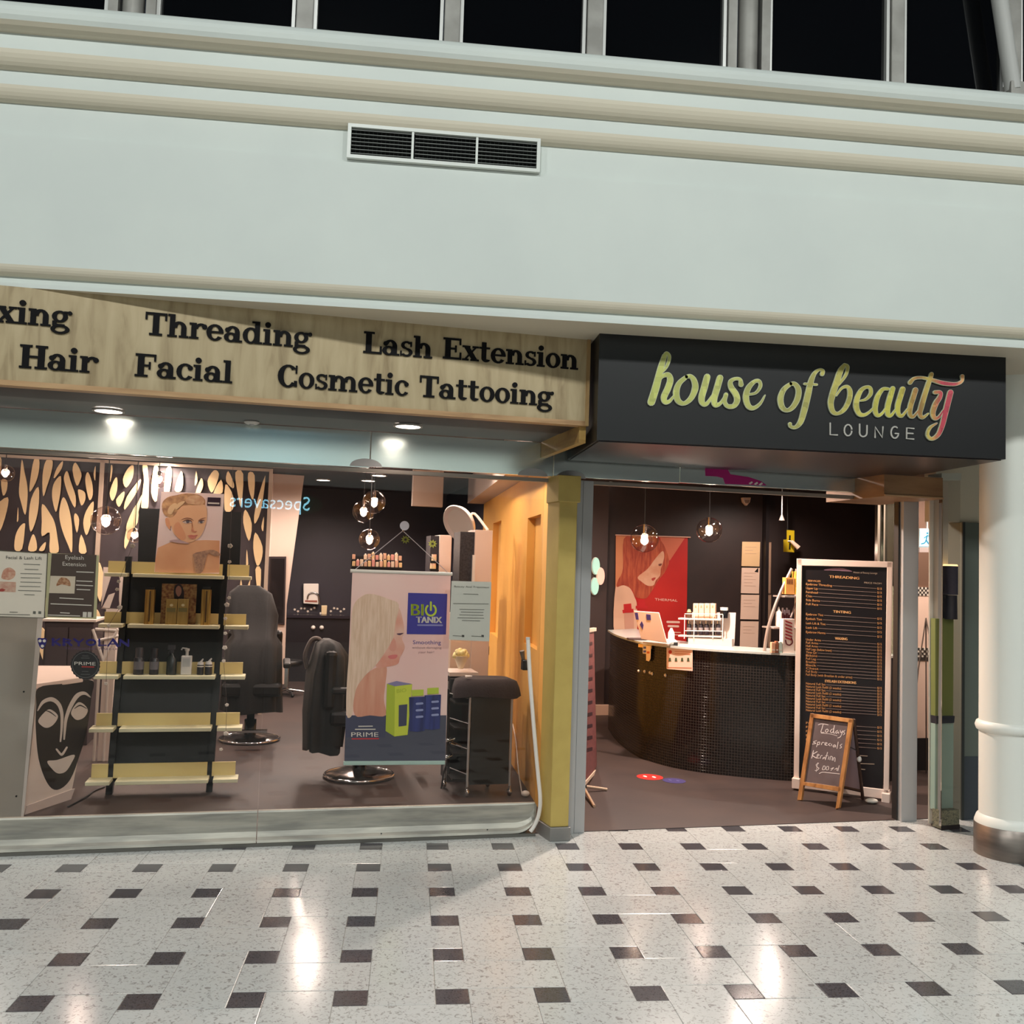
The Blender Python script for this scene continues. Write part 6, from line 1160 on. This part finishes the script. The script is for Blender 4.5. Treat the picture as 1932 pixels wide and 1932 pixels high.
a, b = q.at(1464, 1181), q.at(1474, 1145); cx = (a.x+b.x)/2; c = thing('white_bottle', 'white bottle with pointed cap on the bow stand\'s middle shelf', 'bottle', (cx, sa.y, a.z)); part(c, 'body', MB().lathe([(.026, a.z), (.026, a.z+(b.z-a.z)*.72), (.012, a.z+(b.z-a.z)*.8)], (cx, sa.y), 14), M('pump_white', (0, 0, 0))); part(c, 'cap', MB().lathe([(.014, a.z+(b.z-a.z)*.78), (.005, b.z)], (cx, sa.y), 12), white_pl)
for k in range(4):
    a, b = q.at(1477+k*4, 1181), q.at(1480.5+k*4, 1147+(k % 2)*4); cx = (a.x+b.x)/2; c = thing('lipstick_tube', ORD[k]+' slim dark tube from the left on the bow stand\'s middle shelf', 'tube', (cx, sa.y+.02, a.z), 'slim tubes on the bow stand'); part(c, 'tube', MB().lathe([(.011, a.z), (.011, a.z+(b.z-a.z)*.7)], (cx, sa.y+.02), 10), M('tube_plum', (88, 36, 46), .35)); part(c, 'cap', MB().lathe([(.009, a.z+(b.z-a.z)*.7), (.007, b.z)], (cx, sa.y+.02), 10), M('cap_lilac', (190, 176, 190), .35))
w = sa.y-.16; q2 = VV(w); a, b = q2.at(1477, 1231), q2.at(1499, 1168); c = thing('striped_box', 'white box with a red and black striped tongue print on the counter', 'box', ((a.x+b.x)/2, w, ZW)); o = part(c, 'carton', MB().box(a.x, b.x, w, w+.06, ZW, b.z), M('box_pinkwhite', (240, 218, 206), .45), bev=.002)
for k in range(6):
    y = 1172+k*6.2; part(c, 'stripe', MB().flat(q2, [(1481, y-2), (1494, y+3), (1495, y+6), (1482, y+1.5)], .001, .0025), M('stripe_red', (170, 40, 50), .45), sub=o)
part(c, 'print', MB().stroke(q2, [(1482, 1208), (1484, 1215), (1490, 1217), (1495, 1212), (1493, 1204)], 2.2, .001, .0025), M('print_maroon', (110, 34, 40), .5), sub=o)
for x0, x1, y0, mt, l in ((1456, 1463, 1212, M('tiny_peach', (236, 176, 140), .5), 'tiny peach box under the bow stand'), (1464, 1469, 1210, M('tiny_brown', (160, 100, 70), .5), 'tiny brown box under the bow stand'), (1470, 1476, 1211, M('tiny_mint', (206, 226, 214), .5), 'tiny mint box under the bow stand')):
    a, b = q2.at(x0, 1231), q2.at(x1, y0); c = thing('tiny_box', l, 'box', ((a.x+b.x)/2, w, ZW), 'tiny boxes under the bow stand'); o = part(c, 'carton', MB().box(a.x, b.x, w, w+.03, ZW, b.z), mt, bev=.001); part(c, 'label_print', MB().box(a.x+.003, b.x-.003, w-.001, w, ZW+.02, ZW+.03), paper, sub=o)
# ---- price board
A0, A1 = sz(1500, 1490), sz(1674, 1513)
bp_ = VP((A0.x, A0.y), (A1.x, A1.y))
def c7(p): return (1490+p[0]/6.9, 1040+p[1]/6.9)
t = thing('price_board', 'tall white framed price list board with black printed panel', 'price board', (A0+A1)/2)
fr_ = M('board_frame', (236, 214, 200), .4)
o = part(t, 'panel', MB().flat(bp_, [(1514, 1065), (1676, 1070), (1665, 1498), (1507, 1478)], -.01, .004), M('board_black', (24, 19, 21), .35))
part(t, 'frame_top', MB().flat(bp_, [(1504, 1054), (1684, 1060), (1684, 1071), (1504, 1067)], -.015, .018), fr_, bev=.003); part(t, 'frame_bottom', MB().flat(bp_, [(1499, 1470), (1679, 1490), (1677, 1508), (1499, 1484)], -.015, .018), fr_, bev=.003)
part(t, 'frame_left', MB().flat(bp_, [(1504, 1054), (1514, 1055), (1508, 1482), (1498, 1481)], -.015, .018), fr_, bev=.003); part(t, 'frame_right', MB().flat(bp_, [(1674, 1060), (1684, 1060), (1677, 1507), (1667, 1506)], -.015, .018), fr_, bev=.003)
part(t, 'foot', MB().flat(bp_, [(1496, 1466), (1511, 1468), (1511, 1487), (1496, 1485)], -.06, .05), fr_, bev=.004)
part(t, 'foot', MB().flat(bp_, [(1664, 1494), (1680, 1496), (1679, 1514), (1664, 1511)], -.06, .05), fr_, bev=.004)
gold_t = M('text_gold', (222, 158, 96), .5); greyl = M('text_leader', (136, 116, 108), .6)
mbs = MB(); 
def entry(y, x1, txt=None):
    dy = .062
    def yy(x): return y+(x-210)*dy
    a, b = c7((212, yy(212))), c7((x1, yy(x1))); part(t, 'item_name', MB().text(bp_, txt, (a[0], a[1]+1.7), (b[0], b[1]+1.7), 4.2, .006), gold_t, sub=o)
    a, b = c7((x1+12, yy(x1))), c7((1130, yy(1130))); part(t, 'leader', line(bp_, a[0], a[1], b[0], b[1], .85, .006), greyl, sub=o)
    a = c7((1140, yy(1140))); b = c7((1198, yy(1198))); part(t, 'price', MB().text(bp_, '$15', (a[0], a[1]+2), (b[0], b[1]+2), 4.2, .006), gold_t, sub=o)
def head(y, x0, x1, txt):
    a, b = c7((x0, y)), c7((x1, y+(x1-x0)*.06)); mb = MB()
    for k in (-.25, .25): mb.text(bp_, txt, (a[0]+k, a[1]+2.2), (b[0]+k, b[1]+2.2), 4.8, .0062)
    part(t, 'heading', mb, M('text_gold2', (236, 178, 116), .5), sub=o)
part(t, 'emblem', MB().stroke(bp_, [c7(p) for p in ((450, 245), (560, 235), (690, 240), (810, 262))], [1, 5, 6, 1], .004, .006), M('emblem_lilac', (130, 96, 110), .5), sub=o)
part(t, 'subtitle', MB().text(bp_, 'House of Beauty Lounge', c7((830, 285)), c7((1140, 298)), 3.4, .006), M('text_grey', (170, 150, 130), .5), sub=o)
head(330, 515, 905, 'THREADING'); a, b = c7((235, 395)), c7((400, 402)); part(t, 'column_head', MB().text(bp_, 'SERVICES', a, b, 3.4, .006), gold_t, sub=o); a, b = c7((970, 420)), c7((1195, 432)); part(t, 'column_head', MB().text(bp_, 'PRICE FROM', a, b, 3.2, .006), M('text_grey', (0, 0, 0)), sub=o)
for k, (x, s_) in enumerate(((550, 'Eyebrow Threading'), (365, 'Upper Lip'), (365, 'Forehead'), (290, 'Chin'), (390, 'Side Burns'), (370, 'Full Face'))): entry(428+k*52, x, s_)
head(785, 565, 795, 'TINTING')
for k, (x, s_) in enumerate(((435, 'Eyebrow Tint'), (420, 'Eyelash Tint'), (465, 'Lash Lift & Tint'), (360, 'Lash Lift'), (465, 'Eyebrow Henna'))): entry(820+k*58, x, s_)
head(1135, 590, 750, 'WAXING')
for k, (x, s_) in enumerate(((405, 'Under Arms'), (370, 'Full Arms'), (365, 'Half Arms'), (545, 'Half Legs (below knee)'), (355, 'Three Qtr'), (355, 'Bikini'), (340, 'Full Leg'), (345, 'Brazilian'), (345, 'Back'), (375, 'Chest'), (360, 'Full Body'), (815, 'Full Body (with Brazilian & under arms)'))): entry(1150+k*41.5, x, s_)
head(1690, 460, 865, 'EYELASH EXTENSIONS')
for k in range(10):
    x, s_ = ((465, 'Natural Full Set'), (670, 'Natural Lash Refill (2 weeks)'))[k % 2]; entry(1722+k*38.6, x, s_)
for k in range(6): entry(2236+k*54, 600, 'Facial Package')
for y, x0, x1 in ((2655, 860, 1010), (2760, 860, 1100), (2830, 860, 980)): a, b = c7((x0, y)), c7((x1, y+10)); part(t, 'footer_line', line(bp_, a[0], a[1], b[0], b[1], 1.4, .006), M('text_grey', (0, 0, 0)), sub=o)
# ---- chalk A-board
f1_, f2_ = sz(1508, 1511), sz(1578, 1528); b2_ = sz(1628, 1510)
dirx = (f2_-f1_); zt_ = None
nrm = Vector((dirx.y, -dirx.x, 0)).normalized()
hA = .70; top_c = (f1_+f2_)/2-nrm*.14
apl = P3(f1_, f2_, top_c+Vector((0, 0, hA)))
t = thing('chalk_board', 'wooden A-frame chalkboard with a handwritten daily special', 'sandwich board', (f1_+f2_)/2)
def c8(p): return (1490+p[0]/7.73, 1290+p[1]/7.73)
ow = wood('aboard_wood', (190, 136, 80), (168, 114, 64), (128, 82, 44), 9, (2, 2, .6), .5)
sl_ = part(t, 'slate', MB().flat(apl, [c8(p) for p in ((350, 510), (845, 580), (720, 1500), (210, 1425))], -.008, -.002), M('slate', (84, 70, 70), .7, noise=(6, (98, 84, 84))))
for nm, qd in (('rail_top', ((312, 432), (935, 515), (920, 575), (310, 495))), ('rail_bottom', ((195, 1430), (760, 1510), (755, 1580), (190, 1480))), ('stile', ((312, 432), (365, 440), (180, 1700), (120, 1700))), ('stile', ((870, 520), (930, 520), (735, 1810), (678, 1830)))):
    part(t, nm, MB().flat(apl, [c8(p) for p in qd], -.012, .012), ow, bev=.002)
tb = apl.at(*c8((925, 520)))-nrm*.01; tb0 = apl.at(*c8((320, 440)))-nrm*.01
bk2 = b2_-(f2_-f1_)
dkw = M('aboard_dark', (66, 46, 38), .5)
part(t, 'rear_leg', MB().tube([tb, b2_+Vector((0, 0, .006))], .013, 4), dkw); part(t, 'rear_leg', MB().tube([tb0, bk2+Vector((0, 0, .006))], .013, 4), dkw)
part(t, 'rear_slate', MB().hull8([tb*.97+b2_*.03, tb0*.97+bk2*.03, tb0*.12+bk2*.88, tb*.12+b2_*.88], [p-nrm*.006 for p in (tb*.97+b2_*.03, tb0*.97+bk2*.03, tb0*.12+bk2*.88, tb*.12+b2_*.88)]), M('rear_slate', (168, 152, 160), .6)); part(t, 'rear_rail', MB().tube([tb*.12+b2_*.88, tb0*.12+bk2*.88], .014, 4), dkw)
part(t, 'stay', MB().tube([apl.at(*c8((860, 915))), tb*.62+b2_*.38], .004, 6), black_satin)
ck = M('chalk', (206, 194, 190), .9)
def chalk(q, w=9): part(t, 'chalk_stroke', MB().stroke(apl, [c8(p) for p in q], w/7.73, -.0018, -.0008), ck, sub=sl_)
# Today's
chalk([(415, 600), (470, 585), (560, 600)]); chalk([(485, 595), (470, 650), (455, 705), (500, 710)]); chalk([(520, 680), (545, 660), (560, 685), (535, 710), (518, 690)]); chalk([(620, 660), (590, 690), (610, 715), (635, 690), (650, 610)]); chalk([(638, 650), (640, 715), (655, 720)]); chalk([(700, 680), (670, 700), (680, 725), (705, 700), (712, 725)]); chalk([(735, 680), (745, 715), (770, 690)]); chalk([(775, 685), (740, 770), (700, 790)]); chalk([(805, 680), (785, 700), (800, 730), (780, 745)]); chalk([(455, 720), (600, 735), (690, 760)], 6)
# specials
chalk([(390, 830), (345, 850), (380, 870), (330, 880)]); chalk([(410, 850), (390, 920)]); chalk([(405, 860), (435, 850), (430, 885), (402, 890)]); chalk([(460, 890), (475, 855), (500, 860)]); chalk([(515, 885), (545, 865), (520, 860), (512, 890), (545, 900)]); chalk([(590, 870), (562, 885), (585, 905)]); chalk([(610, 880), (605, 905)]); chalk([(655, 890), (630, 905), (645, 925), (665, 895), (668, 925)]); chalk([(705, 850), (688, 945)]); chalk([(760, 880), (735, 900), (755, 925), (730, 940)])
# keratin
chalk([(345, 975), (320, 1085)], 11); chalk([(400, 990), (330, 1040), (390, 1085)], 11); chalk([(400, 1060), (430, 1040), (405, 1030), (398, 1080), (430, 1085)]); chalk([(445, 1090), (455, 1050), (475, 1048)]); chalk([(490, 1075), (480, 1100), (510, 1070), (512, 1095)]); chalk([(550, 1000), (520, 1110)]); chalk([(520, 1050), (560, 1050)], 7); chalk([(570, 1065), (560, 1105)]); chalk([(585, 1110), (595, 1060), (620, 1070), (615, 1115)]); chalk([(630, 1120), (640, 1080), (660, 1085), (658, 1135)])
# $ line
chalk([(420, 1160), (385, 1180), (400, 1215), (425, 1235), (395, 1265), (370, 1265)]); chalk([(410, 1150), (385, 1285)], 6); chalk([(490, 1205), (475, 1250), (510, 1250), (515, 1205), (490, 1200)]); chalk([(540, 1205), (530, 1250), (560, 1255), (565, 1210), (540, 1205)]); chalk([(600, 1240), (640, 1225), (600, 1265)]); chalk([(655, 1250), (690, 1230), (685, 1265)]); chalk([(720, 1195), (700, 1270)]); chalk([(430, 1310), (480, 1290), (580, 1300), (725, 1315)], 10)
p = bp_.at(*c8((980, 1005)), .03); one('paper_clip', 'small white peg clipped on the chalkboard\'s rear leg', 'clip', MB().sphere(tb*.52+b2_*.48-Vector((0, .012, 0)), .018, 10, 6, sz=1.3), white_pl)
p = sz(*c8((1195, 1735)), .008); one('crumpled_tissue', 'small white crumpled tissue on the floor before the price board', 'tissue', MB().sphere((p.x, p.y, .022), .04, 9, 6, sx=1.3, sz=.45), paper)
# ---- pull-up banner seen edge-on
fa = sz(1104, 1500); ea = sz(1124, 1448)
t = thing('pullup_banner', 'pull-up banner seen nearly edge-on just inside the entrance', 'banner', fa)
bd = VP((fa.x, fa.y), (ea.x, ea.y)); 
def c9(p): return (980+p[0]/3.715, 1120+p[1]/3.715)
o = part(t, 'cloth', MB().flat(bd, [c9(p) for p in ((440, 250), (518, 245), (540, 1215), (420, 1360))], 0, .004), M('pull_cloth', (140, 84, 80), .5, noise=(30, (104, 60, 60))))
part(t, 'top_rail', MB().flat(bd, [c9(p) for p in ((430, 250), (530, 238), (530, 262), (430, 278))], -.01, .012), M('rail_tan', (226, 196, 170), .4)); part(t, 'bottom_rail', MB().flat(bd, [c9(p) for p in ((420, 1355), (545, 1215), (548, 1232), (420, 1380))], -.01, .012), M('rail_tan', (0, 0, 0)))
for k in range(10): y = 345+k*82; part(t, 'print_stripe', MB().flat(bd, [c9(p) for p in ((470, y), (508, y-8), (508, y+16), (470, y+26))], .004, .005), M('pull_print', (60, 34, 38), .5), sub=o)
h0 = sz(*c9((445, 1395))); h0.z = .05
for e in ((612, 1385), (525, 1505)): g_ = sz(*c9(e)); g_.z = .014; part(t, 'foot', MB().tube([h0, g_], .011, 8), M('foot_tan', (206, 176, 150), .35, .4))
part(t, 'hub', MB().sphere(h0, .028, 10, 7), black_satin); part(t, 'pole', MB().tube([h0, (h0.x-.03, h0.y+.03, bd.at(*c9((470, 250))).z)], .009, 6), alu)
# ================================================================== RIGHT PASSAGE
bw_ = M('passage_wall', (232, 204, 186), .45); v = 1.5; pl = VV(v)
ux = pl.at(1683, 1200).x
pw_ = thing('wall_passage', 'pale tiled passage wall with chequered borders and black base', 'wall', (ux+.6, v, 0), kind='structure')
zc = [pl.at(1745, y).z for y in (1090, 1108, 1124, 1222, 1246, 1392)]
part(pw_, 'upper_wall', MB().box(ux, ux+1.6, v, v+.08, zc[1], CE), M('passage_brown', (104, 80, 66), .5)); part(pw_, 'tile_field', MB().box(ux, ux+1.6, v-.01, v+.08, zc[5], zc[1]), bw_); part(pw_, 'base_panel', MB().box(ux, ux+1.6, v-.012, v+.08, 0, zc[5]), M('passage_black', (40, 38, 40), .4))
for z0, z1 in ((zc[2], zc[1]), (zc[4]+.03, zc[3])):
    s = (z1-z0)/4; mb = MB(); part(pw_, 'border_field', MB().box(ux, ux+1.6, v-.014, v-.01, z0, z1), paper)
    for i in range(int(1.6/s)):
        for j in range(4):
            if (i+j) % 2: mb.box(ux+i*s, ux+(i+1)*s, v-.0165, v-.014, z0+j*s, z0+(j+1)*s)
    part(pw_, 'border_checks', mb, M('check_dark', (60, 54, 50), .4), kind='stuff')
part(pw_, 'border_line', MB().box(ux, ux+1.6, v-.015, v-.01, zc[4], zc[4]+.03), M('check_dark', (0, 0, 0)))
es = VV(1.2)
t = thing('exit_sign', 'lit blue-green running figure exit sign in the right passage', 'exit sign', es.at(1750, 1035))
o = part(t, 'box', MB().flat(es, [(1735, 997), (1764, 997), (1763, 1033), (1734, 1033)], -.06, 0), M('exit_case', (196, 204, 204), .4)); part(t, 'face', MB().flat(es, [(1736, 999), (1757, 999), (1756, 1031), (1735, 1031)], 0, .004), M('exit_white', (150, 226, 250), .4, emit=1.6), sub=o); part(t, 'face_band', MB().flat(es, [(1757, 999), (1763, 999), (1762, 1031), (1756, 1031)], 0, .004), M('exit_green', (40, 196, 190), .4, emit=1.4), sub=o)
mb = MB().flat(es, [(1749+2*math.cos(k), 1006+2*math.sin(k)) for k in range(6)], .004, .006).stroke(es, [(1749, 1010), (1747, 1018), (1750, 1024), (1754, 1029)], 2.2, .004, .006).stroke(es, [(1747, 1018), (1744, 1024), (1738, 1026)], 2, .004, .006).stroke(es, [(1743, 1015), (1749, 1011), (1755, 1013)], 1.5, .004, .006)
part(t, 'running_figure', mb, M('exit_figure', (30, 110, 150), .5), sub=o); part(t, 'hanger', MB().tube([es.at(1749, 997, -.03), (es.at(1749, 997).x, 1.23, CE)], .01, 6), alu); part(t, 'lower_edge', MB().flat(es, [(1735, 1033), (1763, 1033), (1762, 1042), (1735, 1042)], -.06, 0), M('exit_grey', (170, 158, 156), .4))
t = thing('a_stand', 'thin metal easel leaning on the tiled passage wall', 'easel', VV(1.35).at(1745, 1390)); e_ = VV(1.38)
for q in (((1747, 1166), (1733, 1260)), ((1747, 1166), (1748, 1395))): a, b = e_.at(*q[0]), e_.at(*q[1]); part(t, 'leg', MB().tube([a, (b.x, b.y, b.z if q[1][1] < 1300 else .0)], .006, 6), M('easel_grey', (96, 86, 80), .4, .5))
a = e_.at(1747, 1166); part(t, 'leg', MB().tube([a, (a.x+.02, 1.0, .0)], .006, 6), M('easel_grey', (0, 0, 0))); b = e_.at(1733, 1260); part(t, 'leg', MB().tube([b, (b.x-.12, 1.36, .0)], .006, 6), M('easel_grey', (0, 0, 0)))
# timber header beam, square mirrored post, its reflection made up of coloured panels
hv = VV(-.35)
t = thing('header_beam', 'brown timber veneer box beam above the right jamb', 'beam', hv.at(1725, 935), kind='structure'); a, b = hv.at(1668, 936), hv.at(1779, 868)
part(t, 'box', MB().box(a.x, b.x, -.35, .35, a.z, min(b.z, 2.424)), wood('beam_wood', (150, 116, 84), (136, 102, 72), (112, 82, 56), 6, (.5, .5, 3), .5)); part(t, 'edge', MB().box(a.x, b.x, -.36, -.35, a.z, a.z+.012), M('edge_tan', (180, 144, 108), .4))
m1, m2_, m3 = sz(1757, 1557), sz(1776, 1567), sz(1811, 1564)
sc_ = thing('reflection_post', 'slim square mirrored post, its reflection made up as coloured panels behind glass', 'mirrored post', (m2_.x+.03, m2_.y+.05, 0))
m4 = m3+(m1-m2_); zt2 = 2.4
part(sc_, 'plinth', MB().prism([(m1.x, m1.y), (m2_.x, m2_.y), (m3.x, m3.y), (m4.x, m4.y)], 0, .03), M('post_plinth', (40, 34, 34), .5))
def wallq(a, b, z0, z1, th, nm, mat, sub=None):
    d = (b-a).normalized(); n_ = Vector((-d.y, d.x, 0))*th
    return part(sc_, nm, MB().hull8([(a.x, a.y, z0), (b.x, b.y, z0), (b.x+n_.x, b.y+n_.y, z0), (a.x+n_.x, a.y+n_.y, z0)], [(a.x, a.y, z1), (b.x, b.y, z1), (b.x+n_.x, b.y+n_.y, z1), (a.x+n_.x, a.y+n_.y, z1)]), mat)
wallq(m1, m2_, .03, zt2, -.006, 'mirror_side', M('post_mirror', (226, 214, 204), .05, 1))
sf = PL(m2_, ((m3-m2_).y, -(m3-m2_).x, 0)) if ((m3-m2_).y*(CS-m2_).x-(m3-m2_).x*(CS-m2_).y) > 0 else PL(m2_, (-(m3-m2_).y, (m3-m2_).x, 0))
part(sc_, 'back_panel', MB().flat(sf, [(1777, 905), (1812, 905), (1811, 1560), (1776, 1562)], -.12, -.11), M('post_back', (206, 198, 184), .5))
part(sc_, 'green_reflection', MB().flat(sf, [(1777, 1168), (1812, 1168), (1811, 1355), (1777, 1353)], -.10, -.06), M('reflected_green', (110, 118, 62), .6))  # coloured panels imitate what the mirrored post reflects
part(sc_, 'dark_reflection', MB().flat(sf, [(1777, 1353), (1812, 1353), (1811, 1366), (1777, 1368)], -.1, -.05), M('reflected_dark', (34, 36, 44), .5)); part(sc_, 'teal_reflection', MB().flat(sf, [(1777, 1368), (1812, 1366), (1811, 1530), (1776, 1532)], -.1, -.06), M('reflected_teal', (142, 164, 152), .5)); part(sc_, 'stone_base', MB().flat(sf, [(1776, 1530), (1811, 1528), (1811, 1562), (1776, 1564)], -.08, -.005), speck('post_stone', (120, 118, 96), (70, 72, 62), 60, .35, .55, .6))
part(sc_, 'front_glass', MB().flat(sf, [(1777, 905), (1812, 905), (1811, 1528), (1776, 1530)], -.004, 0), pane); part(sc_, 'cap', MB().flat(sf, [(1776, 893), (1813, 893), (1813, 906), (1776, 906)], -.12, .004), M('cap_pale', (190, 196, 188), .5))
t = thing('reflected_lamp', 'made-up drum-shade lamp imitating a reflection in the mirrored post', 'lamp', sf.at(1794, 1168, -.05)); c = sf.at(1793, 1090, -.055)  # lamp and its glow are made up to imitate a reflection
zA_, zB_ = sf.at(1793, 1122, -.055).z, sf.at(1793, 1068, -.055).z
part(t, 'shade', MB().lathe([(.05, zA_), (.05, zB_)], (c.x, c.y), 20), M('shade_slate', (70, 68, 84), .6)); part(t, 'glow_rim', MB().lathe([(.05, zB_), (.045, zB_+.012)], (c.x, c.y), 20), M('shade_glow', (255, 216, 150), .4, emit=2.0)); part(t, 'base', MB().lathe([(.048, sf.at(1793, 1168, -.055).z), (.045, zA_-.004)], (c.x, c.y), 20), M('lamp_base', (44, 44, 52), .4))
gp_ = VV(-.05)
t = thing('grey_post', 'grey-green metal shutter post between mirrored post and round column', 'post', gp_.at(1832, 1545)-Vector((0, 0, 0)), kind='structure'); a, b = gp_.at(1815, 985), gp_.at(1856, 1545)
part(t, 'guide', MB().box(a.x, b.x+.05, -.05, .1, 0, a.z), M('post_greygreen', (104, 112, 104), .45, .3), bev=.004); part(t, 'guide_edge', MB().box(a.x-.002, a.x+.02, -.06, -.05, 0, a.z), M('post_dark', (56, 60, 58), .45, .3)); part(t, 'base_plate', MB().box(a.x, b.x+.05, -.058, -.05, 0, .45), M('post_base', (60, 66, 72), .4))
part(t, 'upper_panel', MB().box(a.x-.2, b.x+.3, -.02, .1, a.z, 3.03), M('upper_beige', (196, 190, 172), .5))
one('wall_passage_side', 'olive-brown wall closing the passage beside the mirrored post', 'wall', MB().box(b.x, b.x+2.0, .1, .2, 0, CE+.2), M('side_beige', (150, 140, 124), .6), kind='structure')
# ================================================================== OPPOSITE SIDE OF THE HALL (seen in reflections)
ow_ = thing('wall_opposite', 'white wall with dark shop glass on the far side of the hall', 'wall', (0, -8.2, 0), frame='mall', kind='structure')
part(ow_, 'upper_wall', MB().box(-7, 9, -8.4, -8.2, 3.3, 6.5), white_paint); part(ow_, 'shop_glass', MB().box(-7, 9, -8.4, -8.25, 0, 2.5), M('opp_glass', (40, 40, 44), .2)); part(ow_, 'sign_band', MB().box(-7, 9, -8.4, -8.2, 2.5, 3.3), M('opp_band', (40, 44, 48), .5))
sg = thing('lit_sign', 'lit white lettering on a green oval across the hall', 'sign', (.84, -8.19, 2.7), frame='mall')
V_, F_, w_, h_ = glyphs('Specsavers'); k = 1.62/w_
mb = MB().add([(1.65-x*k, -8.17, 2.76+y*k*1.1) for x, y in V_], F_); part(sg, 'letters', mb, M('lit_white', (150, 226, 255), .4, emit=20))
mb = MB().prism([(1.5+.42*math.cos(a*PI/12), 2.88+.2*math.sin(a*PI/12)) for a in range(24)], -8.2, -8.185, 'y'); part(sg, 'oval', mb, M('opp_green', (20, 90, 70), .4, emit=.25))
# ================================================================== tidy
for o in bpy.data.objects:
    if '_o' in o: del o['_o']
